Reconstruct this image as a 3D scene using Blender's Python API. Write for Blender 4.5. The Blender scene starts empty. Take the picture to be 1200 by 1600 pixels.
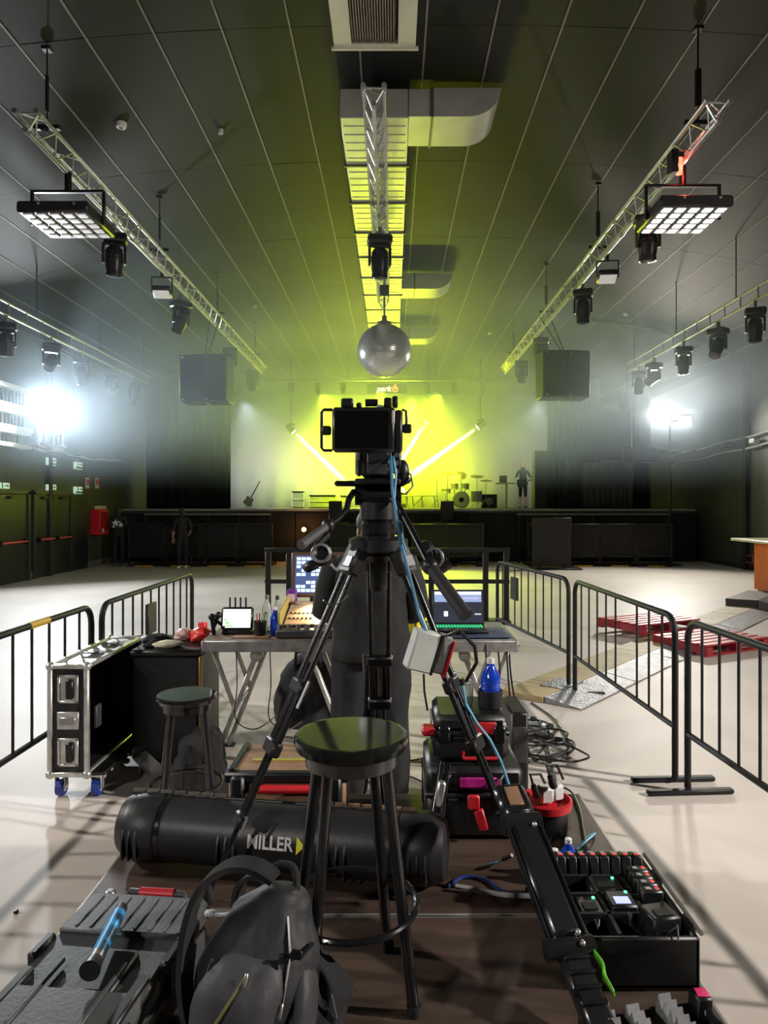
import bpy, math, random
from mathutils import Vector, Matrix, Euler, noise

random.seed(7)
S = bpy.context.scene
COL = S.collection
PI = math.pi
R = math.radians

# ------------------------------------------------------------------ camera
CAM_Z = 1.78
F = 1100.0            # focal length in pixels of the 1200x1600 frame
cam_d = bpy.data.cameras.new('camera')
cam_d.sensor_fit = 'VERTICAL'
cam_d.sensor_height = 36.0
cam_d.lens = F / 1600.0 * 36.0
cam_d.shift_x = -13.0 / 1600.0
cam_d.shift_y = -13.0 / 1600.0
cam_d.clip_start = 0.05
cam_d.clip_end = 200
cam = bpy.data.objects.new('camera', cam_d)
cam.location = (0, 0, CAM_Z)
cam.rotation_euler = (R(90), 0, 0)
COL.objects.link(cam)
S.camera = cam

# ------------------------------------------------------------------ view + world
S.view_settings.view_transform = 'Standard'
S.view_settings.look = 'None'
S.view_settings.gamma = 1.0
S.view_settings.use_curve_mapping = False
S.view_settings.exposure = 0.40
S.cycles.max_bounces = 6
S.cycles.diffuse_bounces = 3
S.cycles.glossy_bounces = 3
S.cycles.transmission_bounces = 5
S.cycles.transparent_max_bounces = 10
S.cycles.volume_bounces = 1
S.cycles.volume_step_rate = 2.0
S.cycles.sample_clamp_indirect = 4.0
S.cycles.use_denoising = True
S.cycles.caustics_reflective = False
S.cycles.caustics_refractive = False

W = bpy.data.worlds.new('hall_air')
S.world = W
W.use_nodes = True
W.node_tree.nodes['Background'].inputs[0].default_value = (0.5, 0.55, 0.6, 1)
W.node_tree.nodes['Background'].inputs[1].default_value = 0.02

def aim(o, target):
    d = Vector(target) - o.location
    o.rotation_euler = d.to_track_quat('-Z', 'Y').to_euler()

def light(name, kind, loc, target, power, color=(1, 1, 1), **kw):
    l = bpy.data.lights.new(name, kind)
    l.energy = power
    l.color = color
    for k, v in kw.items():
        setattr(l, k, v)
    o = bpy.data.objects.new(name, l)
    o.location = loc
    aim(o, target)
    COL.objects.link(o)
    return o

# work floods of the hall: two in view on the side walls, two nearer ones beside the camera
FLOODS = [((-7.95, 16.0, 4.07), (-1.0, 7.0, 0.6), 290, (0.88, 0.95, 1.0), 130),
          ((7.75, 20.3, 4.2), (2.0, 8.0, 0.6), 185, (1.0, 0.95, 0.86), 130),
          ((8.35, 20.1, 4.15), (4.0, 9.0, 0.6), 60, (1.0, 0.95, 0.84), 130),
          ((9.2, 1.2, 5.0), (1.0, 4.2, 0.0), 235, (1.0, 0.94, 0.87), 95),
          ((-8.1, 3.4, 5.0), (-1.5, 4.4, 0.0), 85, (1.0, 0.95, 0.88), 95),
          ((-5.2, -4.6, 4.9), (-0.3, 2.6, 0.5), 19, (1.0, 0.96, 0.92), 70)]
for i, (p, t, e, c, sprd) in enumerate(FLOODS):
    d = (Vector(t) - Vector(p)).normalized()
    light('flood_light', 'AREA', Vector(p) + d * 0.06, t, e, c, shape='RECTANGLE', size=0.34, size_y=0.26, spread=R(sprd))

# yellow stage wash: LED pars standing on the stage floor behind the drum riser, aimed up into the hall
YEL = (0.76, 1.0, 0.02)
for (x, z, tx, e) in ((-0.75, 2.25, -0.3, 2100), (0.35, 2.25, 0.4, 1300)):
    light('stage_wash_light', 'SPOT', (x, 26.35, z), (tx, 10.0, 13.0), e, YEL, spot_size=R(92), spot_blend=0.8, shadow_soft_size=0.12)
# three tight yellow beams from heads hung over the stage
BEAMS = [((-3.62, 25.2, 4.44), (-0.85, 25.4, 1.75), 0), ((1.28, 25.2, 4.80), (-0.7, 25.4, 1.75), 1), ((3.15, 25.2, 4.58), (-0.6, 25.4, 1.9), 2)]
for (p, t, k) in BEAMS:
    d = (Vector(t) - Vector(p)).normalized()
    light('beam_light', 'SPOT', Vector(p) + d * 0.2, t, 650000, (1.0, 0.94, 0.22), spot_size=R(5), spot_blend=0.3, shadow_soft_size=0.05)
# broad yellow spots with no lamp bodies, added to brighten the haze before the backdrop
for x in (-2.4, -0.4, 1.6):
    light('added_haze_fill', 'SPOT', (x, 24.0, 5.5), (x * 0.4 - 0.3, 27.6, 2.8), 2700, YEL, spot_size=R(100), spot_blend=1.0, shadow_soft_size=0.1)
light('floor_wash_light', 'SPOT', (0.6, 23.9, 5.4), (0.9, 16.5, 0.0), 5000, YEL, spot_size=R(38), spot_blend=0.9, shadow_soft_size=0.1)
# cool spots with no fixtures, added to brighten the white backdrop
light('added_backdrop_fill', 'SPOT', (-5.0, 23.6, 5.2), (-4.6, 28.0, 2.3), 1300, (0.80, 0.9, 1.0), spot_size=R(75), spot_blend=0.9, shadow_soft_size=0.15)
light('added_backdrop_fill', 'SPOT', (5.0, 23.6, 5.2), (4.8, 28.0, 2.4), 500, (0.80, 0.9, 1.0), spot_size=R(75), spot_blend=0.9, shadow_soft_size=0.15)
# ------------------------------------------------------------------ helpers
def P(px, py, d):
    """world point that lies d metres down the hall and projects to the photograph's pixel px, py"""
    return Vector(((px - 613.0) / F * d, d, CAM_Z - (py - 787.0) / F * d))

ORIG = {}

class MB:
    def __init__(s):
        s.v = []
        s.f = []

    def add(s, vs, fs):
        n = len(s.v)
        s.v += [Vector(v) for v in vs]
        s.f += [tuple(i + n for i in q) for q in fs]
        return s

    def box(s, c, size, rot=None, b=0.0):
        c = Vector(c)
        h = Vector(size) * 0.5
        if b <= 0:
            vs = [Vector((sx * h.x, sy * h.y, sz * h.z)) for sx in (-1, 1) for sy in (-1, 1) for sz in (-1, 1)]
            fs = [(0, 1, 3, 2), (4, 6, 7, 5), (0, 4, 5, 1), (2, 3, 7, 6), (0, 2, 6, 4), (1, 5, 7, 3)]
        else:
            b = min(b, h.x * 0.98, h.y * 0.98, h.z * 0.98)
            vs, idx = [], {}
            for sx in (-1, 1):
                for sy in (-1, 1):
                    for sz in (-1, 1):
                        for ax in range(3):
                            p = [sx * h.x, sy * h.y, sz * h.z]
                            for k in range(3):
                                if k != ax:
                                    p[k] -= (sx, sy, sz)[k] * b
                            idx[(sx, sy, sz, ax)] = len(vs)
                            vs.append(Vector(p))
            fs = []
            for ax in range(3):
                for sg in (-1, 1):
                    o = [k for k in range(3) if k != ax]
                    q = []
                    for (a, d) in ((-1, -1), (1, -1), (1, 1), (-1, 1)):
                        t = [0, 0, 0]
                        t[ax] = sg
                        t[o[0]] = a
                        t[o[1]] = d
                        q.append(idx[(t[0], t[1], t[2], ax)])
                    fs.append(tuple(q))
            for ax in range(3):
                o = [k for k in range(3) if k != ax]
                for a in (-1, 1):
                    for d in (-1, 1):
                        t0 = [0, 0, 0]
                        t0[o[0]] = a
                        t0[o[1]] = d
                        t1 = list(t0)
                        t0[ax] = -1
                        t1[ax] = 1
                        fs.append((idx[(*t0, o[0])], idx[(*t1, o[0])], idx[(*t1, o[1])], idx[(*t0, o[1])]))
            for sx in (-1, 1):
                for sy in (-1, 1):
                    for sz in (-1, 1):
                        fs.append(tuple(idx[(sx, sy, sz, k)] for k in range(3)))
            # consistent outward winding
            out = []
            for q in fs:
                a, d, e = vs[q[0]], vs[q[1]], vs[q[2]]
                nrm = (d - a).cross(e - a)
                cen = sum((vs[i] for i in q), Vector()) / len(q)
                out.append(q if nrm.dot(cen) > 0 else tuple(reversed(q)))
            fs = out
        if rot is not None:
            vs = [rot @ v for v in vs]
        return s.add([c + v for v in vs], fs)

    def cyl(s, p, q, r, r2=None, n=12, caps=True):
        p, q = Vector(p), Vector(q)
        r2 = r if r2 is None else r2
        d = (q - p).normalized()
        u = d.orthogonal().normalized()
        w = d.cross(u)
        vs, fs = [], []
        for c, rr in ((p, r), (q, r2)):
            for i in range(n):
                a = 2 * PI * i / n
                vs.append(c + (u * math.cos(a) + w * math.sin(a)) * rr)
        for i in range(n):
            j = (i + 1) % n
            fs.append((i, j, n + j, n + i))
        if caps:
            fs.append(tuple(reversed(range(n))))
            fs.append(tuple(range(n, 2 * n)))
        return s.add(vs, fs)

    def tube(s, pts, r, n=8, closed=False, caps=True):
        pts = [Vector(p) for p in pts]
        m = len(pts)
        rs = r if isinstance(r, (list, tuple)) else [r] * m
        u = None
        vs, fs = [], []
        for k in range(m):
            if closed:
                t = (pts[(k + 1) % m] - pts[k - 1]).normalized()
            else:
                t = (pts[min(k + 1, m - 1)] - pts[max(k - 1, 0)]).normalized()
            if u is None:
                u = t.orthogonal().normalized()
            else:
                u = (u - t * u.dot(t))
                u = u.normalized() if u.length > 1e-6 else t.orthogonal().normalized()
            w = t.cross(u)
            for i in range(n):
                a = 2 * PI * i / n
                vs.append(pts[k] + (u * math.cos(a) + w * math.sin(a)) * rs[k])
        for k in range(m if closed else m - 1):
            k2 = (k + 1) % m
            for i in range(n):
                j = (i + 1) % n
                fs.append((k * n + i, k * n + j, k2 * n + j, k2 * n + i))
        if caps and not closed:
            fs.append(tuple(reversed(range(n))))
            fs.append(tuple(range((m - 1) * n, m * n)))
        return s.add(vs, fs)

    def lathe(s, prof, o=(0, 0, 0), n=24, rot=None, caps=True):
        o = Vector(o)
        vs, fs = [], []
        for (r, z) in prof:
            for i in range(n):
                a = 2 * PI * i / n
                v = Vector((r * math.cos(a), r * math.sin(a), z))
                vs.append(o + (rot @ v if rot is not None else v))
        for k in range(len(prof) - 1):
            for i in range(n):
                j = (i + 1) % n
                fs.append((k * n + i, k * n + j, (k + 1) * n + j, (k + 1) * n + i))
        if caps:
            fs.append(tuple(reversed(range(n))))
            fs.append(tuple(range((len(prof) - 1) * n, len(prof) * n)))
        return s.add(vs, fs)

    def prism(s, poly, o, ex, ey, ez):
        """2-D outline poly in the plane ex, ey, extruded along ez"""
        o, ex, ey, ez = Vector(o), Vector(ex), Vector(ey), Vector(ez)
        n = len(poly)
        a = [o + ex * x + ey * y for x, y in poly]
        b = [v + ez for v in a]
        area = sum(poly[i][0] * poly[(i + 1) % n][1] - poly[(i + 1) % n][0] * poly[i][1] for i in range(n))
        flip = (area > 0) != (ex.cross(ey).dot(ez) > 0)
        fs = [tuple(reversed(range(n))), tuple(range(n, 2 * n))] + [(i, (i + 1) % n, n + (i + 1) % n, n + i) for i in range(n)]
        if flip:
            fs = [tuple(reversed(q)) for q in fs]
        return s.add(a + b, fs)

    def ball(s, c, r, n=16, m=10, rot=None):
        c = Vector(c)
        rv = Vector(r) if isinstance(r, (tuple, list, Vector)) else Vector((r, r, r))
        vs = [Vector((0, 0, -rv.z))]
        for k in range(1, m):
            t = -PI / 2 + PI * k / m
            for i in range(n):
                a = 2 * PI * i / n
                vs.append(Vector((rv.x * math.cos(t) * math.cos(a), rv.y * math.cos(t) * math.sin(a), rv.z * math.sin(t))))
        vs.append(Vector((0, 0, rv.z)))
        fs = []
        for i in range(n):
            fs.append((0, 1 + (i + 1) % n, 1 + i))
        for k in range(m - 2):
            for i in range(n):
                j = (i + 1) % n
                fs.append((1 + k * n + i, 1 + k * n + j, 1 + (k + 1) * n + j, 1 + (k + 1) * n + i))
        top = len(vs) - 1
        b = 1 + (m - 2) * n
        for i in range(n):
            fs.append((b + i, b + (i + 1) % n, top))
        if rot is not None:
            vs = [rot @ v for v in vs]
        return s.add([c + v for v in vs], fs)

    def ring(s, c, rad, r, n=40, m=8, rot=None):
        c = Vector(c)
        pts = []
        for i in range(n):
            a = 2 * PI * i / n
            v = Vector((rad * math.cos(a), rad * math.sin(a), 0))
            pts.append(c + (rot @ v if rot is not None else v))
        return s.tube(pts, r, m, closed=True)

    def mesh(s, name, mat, origin=(0, 0, 0), smooth=True, angle=38):
        o = Vector(origin)
        me = bpy.data.meshes.new(name)
        me.from_pydata([v - o for v in s.v], [], s.f)
        if mat is not None:
            me.materials.append(mat)
        if smooth:
            me.polygons.foreach_set('use_smooth', [True] * len(me.polygons))
            me.set_sharp_from_angle(angle=R(angle))
        me.update()
        return me

    def build(s, name, mat, parent=None, origin=None, smooth=True, angle=38):
        """one mesh object; vertices are in world space unless the parent was built as a local kit (ORIG 0)"""
        if parent is not None:
            org = ORIG.get(parent.name, Vector())
            loc = Vector()
        else:
            org = Vector(origin) if origin is not None else Vector()
            loc = org
        ob = bpy.data.objects.new(name, s.mesh(name, mat, org, smooth, angle))
        COL.objects.link(ob)
        ob.location = loc
        if parent is not None:
            ob.parent = parent
        ORIG[ob.name] = org
        return ob


def tag(o, label=None, cat=None, group=None, kind=None):
    if label:
        o['label'] = label
    if cat:
        o['category'] = cat
    if group:
        o['group'] = group
    if kind:
        o['kind'] = kind
    return o


def thing(name, label, cat, loc=(0, 0, 0), group=None, local=False, rz=0.0, kind=None):
    """an Empty at the thing's base; local=True: its parts are modelled round the origin"""
    o = bpy.data.objects.new(name, None)
    o.empty_display_size = 0.1
    COL.objects.link(o)
    o.location = loc
    o.rotation_euler = (0, 0, rz)
    ORIG[o.name] = Vector() if local else Vector(loc)
    return tag(o, label, cat, group, kind)


def kids(o):
    return KIDS.get(o.name, [c for c in o.children])

KIDS = {}

def copy_tree(o, loc=None, rot=None, label=None, parent=None, group=None):
    c = o.copy()
    COL.objects.link(c)
    ORIG[c.name] = ORIG.get(o.name, Vector())
    if parent is not None:
        c.parent = parent
    if loc is not None:
        c.location = loc
    if rot is not None:
        c.rotation_euler = rot
    if label:
        c['label'] = label
    if group:
        c['group'] = group
    for ch in list(o.children):
        copy_tree(ch, parent=c)
    return c


def share(name, me, parent, loc=(0, 0, 0), rot=(0, 0, 0), scale=None):
    """another object on mesh data that exists already"""
    o = bpy.data.objects.new(name, me)
    COL.objects.link(o)
    o.location = loc
    o.rotation_euler = rot
    if scale:
        o.scale = scale
    if parent is not None:
        o.parent = parent
    return o

# ------------------------------------------------------------------ materials
MATS = {}

def mat(name, col, rough=0.5, metal=0.0, var=0.12, scale=6.0, bump=0.0, bscale=40.0, emit=None, estr=0.0, trans=0.0, alpha=1.0, coat=0.0, spec=0.5, rvar=0.0, detail=4.0, stretch=None):
    if name in MATS:
        return MATS[name]
    m = bpy.data.materials.new(name)
    m.use_nodes = True
    nt = m.node_tree
    b = nt.nodes['Principled BSDF']
    tc = nt.nodes.new('ShaderNodeTexCoord')
    src = tc.outputs['Object']
    if stretch:
        mp = nt.nodes.new('ShaderNodeMapping')
        mp.inputs['Scale'].default_value = stretch
        nt.links.new(src, mp.inputs['Vector'])
        src = mp.outputs['Vector']
    nz = nt.nodes.new('ShaderNodeTexNoise')
    nz.inputs['Scale'].default_value = scale
    nz.inputs['Detail'].default_value = detail
    nt.links.new(src, nz.inputs['Vector'])
    rp = nt.nodes.new('ShaderNodeValToRGB')
    c = Vector(col[:3])
    rp.color_ramp.elements[0].position = 0.3
    rp.color_ramp.elements[1].position = 0.7
    rp.color_ramp.elements[0].color = (*(c * (1 - var)), 1)
    rp.color_ramp.elements[1].color = (*[min(1, k * (1 + var)) for k in c], 1)
    nt.links.new(nz.outputs['Fac'], rp.inputs['Fac'])
    nt.links.new(rp.outputs['Color'], b.inputs['Base Color'])
    b.inputs['Roughness'].default_value = rough
    b.inputs['Metallic'].default_value = metal
    b.inputs['Specular IOR Level'].default_value = spec
    if rvar > 0:
        mr = nt.nodes.new('ShaderNodeMapRange')
        mr.inputs['To Min'].default_value = max(0, rough - rvar)
        mr.inputs['To Max'].default_value = min(1, rough + rvar)
        nt.links.new(nz.outputs['Fac'], mr.inputs['Value'])
        nt.links.new(mr.outputs['Result'], b.inputs['Roughness'])
    if bump > 0:
        n2 = nt.nodes.new('ShaderNodeTexNoise')
        n2.inputs['Scale'].default_value = bscale
        n2.inputs['Detail'].default_value = 3
        nt.links.new(src, n2.inputs['Vector'])
        bp = nt.nodes.new('ShaderNodeBump')
        bp.inputs['Strength'].default_value = bump
        bp.inputs['Distance'].default_value = 0.02
        nt.links.new(n2.outputs['Fac'], bp.inputs['Height'])
        nt.links.new(bp.outputs['Normal'], b.inputs['Normal'])
    if emit is not None:
        b.inputs['Emission Color'].default_value = (*emit, 1)
        b.inputs['Emission Strength'].default_value = estr
    if trans > 0:
        b.inputs['Transmission Weight'].default_value = trans
        b.inputs['IOR'].default_value = 1.33
    b.inputs['Alpha'].default_value = alpha
    if coat > 0:
        b.inputs['Coat Weight'].default_value = coat
        b.inputs['Coat Roughness'].default_value = 0.1
    MATS[name] = m
    return m

BLACK = mat('black_plastic', (0.009, 0.009, 0.010), 0.42, var=0.2, scale=9)
BLACKG = mat('black_gloss', (0.010, 0.010, 0.011), 0.16, var=0.2, coat=0.3)
BLACKM = mat('black_metal', (0.012, 0.012, 0.014), 0.32, metal=0.3, var=0.15)
BLACKCLOTH = mat('black_cloth', (0.016, 0.016, 0.017), 0.9, var=0.35, scale=30, bump=0.15, bscale=220)
DGREY = mat('dark_grey_plastic', (0.055, 0.056, 0.058), 0.5, var=0.15, scale=12)
GREY = mat('grey_metal', (0.32, 0.32, 0.33), 0.38, metal=0.7, var=0.12)
ALU = mat('aluminium', (0.72, 0.72, 0.70), 0.32, metal=0.85, var=0.08, scale=20)
WHITE = mat('white_plastic', (0.75, 0.75, 0.73), 0.45, var=0.05)
RUBBER = mat('black_rubber', (0.012, 0.012, 0.012), 0.75, var=0.2)
RED = mat('red_plastic', (0.62, 0.02, 0.03), 0.4, var=0.12)
# ------------------------------------------------------------------ the hall
XL, XR, YB, YF = -8.5, 9.6, -5.0, 29.2
XC, ZC = 0.55, 7.03

def ceil_z(x):
    t = x - XC
    return ZC - 0.008 * t * t - 0.0001 * t ** 4

FLOOR = mat('polished_concrete', (0.62, 0.555, 0.50), 0.54, var=0.10, scale=0.9, rvar=0.08, detail=8, bump=0.05, bscale=3.0, spec=0.35)
WALL = mat('dark_wall_paint', (0.050, 0.052, 0.047), 0.55, var=0.18, scale=1.6)
WALLD = mat('black_wall_paint', (0.018, 0.019, 0.02), 0.6, var=0.15, scale=2)
JOINT = mat('ceiling_joint_profile', (0.23, 0.23, 0.22), 0.55, var=0.1)
PANEL = mat('ceiling_panel', (0.0105, 0.0105, 0.0115), 0.65, var=0.14, scale=0.8, spec=0.3)

def struct(ob):
    ob['kind'] = 'structure'
    return ob

struct(MB().box(((XL + XR) / 2, (YB + YF) / 2, -0.1), (XR - XL + 0.4, YF - YB + 0.4, 0.2)).build('floor', FLOOR, smooth=False))
wl = struct(MB().box((XL - 0.1, (YB + YF) / 2, 2.95), (0.2, YF - YB, 5.9)).build('wall_left', WALL, smooth=False))
wr = struct(MB().box((XR + 0.1, (YB + YF) / 2, 2.95), (0.2, YF - YB, 5.9)).build('wall_right', WALL, smooth=False))
wf = struct(MB().box(((XL + XR) / 2, YF + 0.1, 3.6), (XR - XL + 0.4, 0.2, 7.2)).build('wall_far', WALLD, smooth=False))
wb = struct(MB().box(((XL + XR) / 2, YB - 0.1, 3.6), (XR - XL + 0.4, 0.2, 7.2)).build('wall_rear', WALL, smooth=False))

# arched ceiling: a pale backing that shows only in the joints, dark boards screwed under it
m = MB()
N = 48
prof = [(XL - 0.2 + (XR - XL + 0.4) * i / N) for i in range(N + 1)]
vs, fs = [], []
for y in (YB - 0.2, YF + 0.2):
    for dz in (0.02, 0.3):
        for x in prof:
            vs.append((x, y, ceil_z(x) + dz))
n1 = N + 1
for i in range(N):
    fs.append((i, i + 1, 2 * n1 + i + 1, 2 * n1 + i))
    fs.append((n1 + i + 1, n1 + i, 3 * n1 + i, 3 * n1 + i + 1))
m.add(vs, fs)
ceiling = struct(m.build('ceiling', JOINT))
# board columns: joints measured on the photograph stand 0.74 m apart along the arch
xs = [0.37]
while xs[-1] < XR:
    x = xs[-1]
    s = (ceil_z(x + 0.01) - ceil_z(x)) / 0.01
    xs.append(x + 0.745 / math.sqrt(1 + s * s))
lo = [0.37]
while lo[-1] > XL:
    x = lo[-1]
    s = (ceil_z(x) - ceil_z(x - 0.01)) / 0.01
    lo.append(x - 0.745 / math.sqrt(1 + s * s))
xs = sorted(set(lo + xs))
ROW = 3.05
panel_me = MB().box((0, 0, 0), (0.745 - 0.028, ROW - 0.008, 0.02)).mesh('ceiling_panel', PANEL, smooth=False)
edge_me = None
for k in range(len(xs) - 1):
    a, b = xs[k], xs[k + 1]
    cx, cz = (a + b) / 2, (ceil_z(a) + ceil_z(b)) / 2
    th = math.atan2(ceil_z(b) - ceil_z(a), b - a)
    off = 0.0 if k % 2 == 0 else 0.0
    for r in range(9):
        y = 1.6 + ROW * (r + 0.5) + off
        if abs(cx) / max(0.5, cz - CAM_Z) * F / 1.0 > 99999:
            continue
        if y * 0.62 < abs(cx) - 1.0 and y < 9:
            continue
        share('ceiling_panel', panel_me, ceiling, (cx, y, cz - 0.002 + random.uniform(-0.002, 0.002)), (0, -th, 0))
strip_me = MB().box((0, 0, 0), (0.022, YF - 1.6, 0.014), b=0.003).mesh('joint_strip', JOINT)
for x in xs[1:-1]:
    share('joint_strip', strip_me, ceiling, (x, (YF + 1.6) / 2, ceil_z(x) - 0.014))
# the boards behind and beside the camera, out of its sight, as one sheet
m = MB()
for k in range(len(xs) - 1):
    a, b = xs[k] + 0.014, xs[k + 1] - 0.014
    m.add([(a, YB, ceil_z(a) + 0.005), (b, YB, ceil_z(b) + 0.005), (b, 1.6, ceil_z(b) + 0.005), (a, 1.6, ceil_z(a) + 0.005)], [(0, 3, 2, 1)])
st = m.build('ceiling_sheet', PANEL, ceiling, smooth=False)

# skirting boards and the pilasters of the side walls
TRIM = mat('grey_skirting', (0.16, 0.155, 0.14), 0.5)
struct(MB().box((XL + 0.02, 9.0, 0.09), (0.04, 26.0, 0.18), b=0.01).build('baseboard_left', TRIM))
struct(MB().box((XR - 0.02, 9.0, 0.06), (0.04, 26.0, 0.12), b=0.01).build('baseboard_right', WALLD))
for i, (x, y) in enumerate(((XR - 0.06, 19.0), (XR - 0.06, 11.5), (XL + 0.05, 17.35), (XL + 0.05, 12.1))):
    struct(MB().box((x, y, 2.85), (0.12 if x > 0 else 0.1, 0.16, 5.7), b=0.01).build('trim_%d' % (i + 1), WALLD))
# steel rib that follows the arch on the right above the pilaster
rib = MB()
pts = [(x, 19.0, ceil_z(x) - 0.06) for x in [4.5 + 0.3 * i for i in range(17)]]
for i in range(len(pts) - 1):
    rib.cyl(pts[i], pts[i + 1], 0.045, n=6)
struct(rib.build('trim_5', WALLD))

# ------------------------------------------------------------------ stage
DECK = mat('stage_floor', (0.10, 0.10, 0.10), 0.35, var=0.2, scale=2)
SKIRT = mat('stage_skirt_black', (0.007, 0.007, 0.008), 0.7, var=0.25, scale=3)
EDGE = mat('stage_edge_strip', (0.45, 0.45, 0.42), 0.4, metal=0.4)
SZ = 1.62
SY = 21.6
st = thing('stage', 'wide black stage across the far end of the hall', 'stage', (0.5, SY, 0))
MB().box((0.5, (SY + YF) / 2 + 0.03, SZ - 0.06), (17.6, YF - SY - 0.08, 0.12)).build('stage_deck', DECK, st, smooth=False)
MB().box((0.5, SY - 0.015, SZ - 0.03), (17.6, 0.03, 0.06), b=0.005).build('edge_strip', EDGE, st)
sk = MB().box((0, 0, 0), (1.74, 0.04, SZ - 0.13), b=0.008).mesh('skirt_panel', SKIRT)
for i in range(10):
    share('skirt_panel', sk, st, (-7.88 + 1.76 * i + 0.0, 0.02, (SZ - 0.13) / 2 + 0.005))

# white backdrop, black and grey drapes
BACKD = mat('white_backdrop_cloth', (0.62, 0.62, 0.60), 0.8, var=0.05, scale=2)
vs, fs = [], []
m = MB()
nx = 120
for i in range(nx + 1):
    x = -6.9 + 13.8 * i / nx
    yy = 28.6 + 0.02 * math.sin(i * 0.9)
    vs += [(x, yy, SZ), (x, yy, 6.2)]
for i in range(nx):
    fs.append((2 * i, 2 * i + 2, 2 * i + 3, 2 * i + 1))
m.add(vs, fs)
ob = m.build('backdrop', BACKD, origin=(0, 28.6, SZ))
tag(ob, 'tall white cloth backdrop across the rear of the stage', 'backdrop')
sd = ob.modifiers.new('thickness', 'SOLIDIFY')
sd.thickness = 0.01

def drape(name, x0, x1, y, z0, z1, amp, waves, material, label, group=None, jitter=0.25):
    m = MB()
    n = waves * 10
    vs, fs = [], []
    rnd = random.Random(int(abs(x0 * 100)))
    ph = [rnd.uniform(-jitter, jitter) for _ in range(waves + 2)]
    for i in range(n + 1):
        t = i / n
        w = t * waves
        k = int(w)
        a = (w + ph[k] * (1 - (w - k)) + ph[k + 1] * (w - k)) * 2 * PI
        for j in range(5):
            zt = j / 4
            am = amp * (1.0 - 0.35 * zt)
            vs.append((x0 + (x1 - x0) * t + 0.25 * am * math.sin(a * 2), y + am * math.cos(a), z0 + (z1 - z0) * zt))
    for i in range(n):
        for j in range(4):
            fs.append((i * 5 + j, (i + 1) * 5 + j, (i + 1) * 5 + j + 1, i * 5 + j + 1))
    m.add(vs, fs)
    o = m.build(name, material, origin=((x0 + x1) / 2, y, z0), angle=80)
    md = o.modifiers.new('thickness', 'SOLIDIFY')
    md.thickness = 0.012
    tag(o, label, 'curtain', group)
    return o

VEL = mat('black_velour', (0.012, 0.013, 0.013), 0.95, var=0.3, scale=5)
GVEL = mat('grey_velour', (0.12, 0.115, 0.115), 0.9, var=0.2, scale=5)
drape('stage_curtain', -8.15, -5.38, 23.3, SZ, 6.1, 0.06, 9, VEL, 'black velour curtain masking the left wing of the stage')
drape('stage_curtain', 5.2, 6.95, 23.6, SZ, 6.0, 0.09, 7, mat('charcoal_velour', (0.05, 0.05, 0.052), 0.9, var=0.25, scale=5), 'charcoal pleated curtain beside the tall speaker stack, right wing')
drape('stage_curtain', 6.35, 8.0, 23.35, SZ, 3.15, 0.07, 9, GVEL, 'short grey pleated curtain below the black square screen, right wing')
drape('stage_curtain', 7.75, 8.75, 23.9, SZ, 5.6, 0.07, 4, VEL, 'black velour curtain at the right end of the stage')
ob = thing('masking_screen', 'black square masking screen hung above the short grey curtain', 'screen', (7.25, 23.1, 3.2))
MB().box((7.0, 23.15, 4.02), (1.7, 0.03, 1.62)).build('cloth', VEL, ob, smooth=False)
MB().box((7.86, 23.13, 4.0), (0.05, 0.05, 1.75), b=0.01).build('upright', GREY, ob)
for x in (6.3, 7.7):
    MB().cyl((x, 23.13, 4.86), (x, 23.13, ceil_z(x) - 0.02), 0.012, n=6).build('drop_rod', BLACKM, ob)
MB().box((7.0, 23.13, 4.86), (1.76, 0.05, 0.05), b=0.01).build('rail', BLACKM, ob)
# ------------------------------------------------------------------ air duct, near vent box
GALV = mat('galvanised_sheet', (0.62, 0.62, 0.58), 0.42, metal=0.35, var=0.10, scale=3, bump=0.06, bscale=5)
SEAM = mat('duct_flange', (0.16, 0.16, 0.15), 0.5, metal=0.5)
DW, DX, DZ0, DZ1 = 0.84, -0.22, 6.50, 6.86
duct = thing('air_duct', 'long galvanised air duct lit yellow, running under the ceiling', 'air duct', (DX, 8.6, DZ0))
seg = 1.22
y = 8.6
k = 0
sm = MB().box((0, 0, 0), (DW, seg - 0.03, DZ1 - DZ0), b=0.008)
segme = sm.mesh('duct_section', GALV)
fl = MB()
for (c, s) in (((0, 0, (DZ1 - DZ0) / 2 + 0.012), (DW + 0.06, 0.035, 0.025)), ((0, 0, -(DZ1 - DZ0) / 2 - 0.012), (DW + 0.06, 0.035, 0.025)),
               ((DW / 2 + 0.012, 0, 0), (0.025, 0.035, DZ1 - DZ0)), ((-DW / 2 - 0.012, 0, 0), (0.025, 0.035, DZ1 - DZ0))):
    fl.box(c, s)
flme = fl.mesh('flange', SEAM, smooth=False)
rib_me = MB().cyl((-DW / 2 + 0.03, 0, 0), (DW / 2 - 0.03, 0, 0), 0.008, n=6).mesh('stiffening_rib', GALV)
while y < 22.0:
    so = share('duct_section', segme, duct, (0, y + seg / 2 - 8.6, (DZ1 - DZ0) / 2))
    share('flange', flme, duct, (0, y + seg - 8.6, (DZ1 - DZ0) / 2))
    if k > 0 or True:
        for j in range(1, 6 if k < 6 else 1):
            share('stiffening_rib', rib_me, so, (0, -seg / 2 + seg * j / 6, -(DZ1 - DZ0) / 2 + 0.001))
    y += seg
    k += 1
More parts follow.
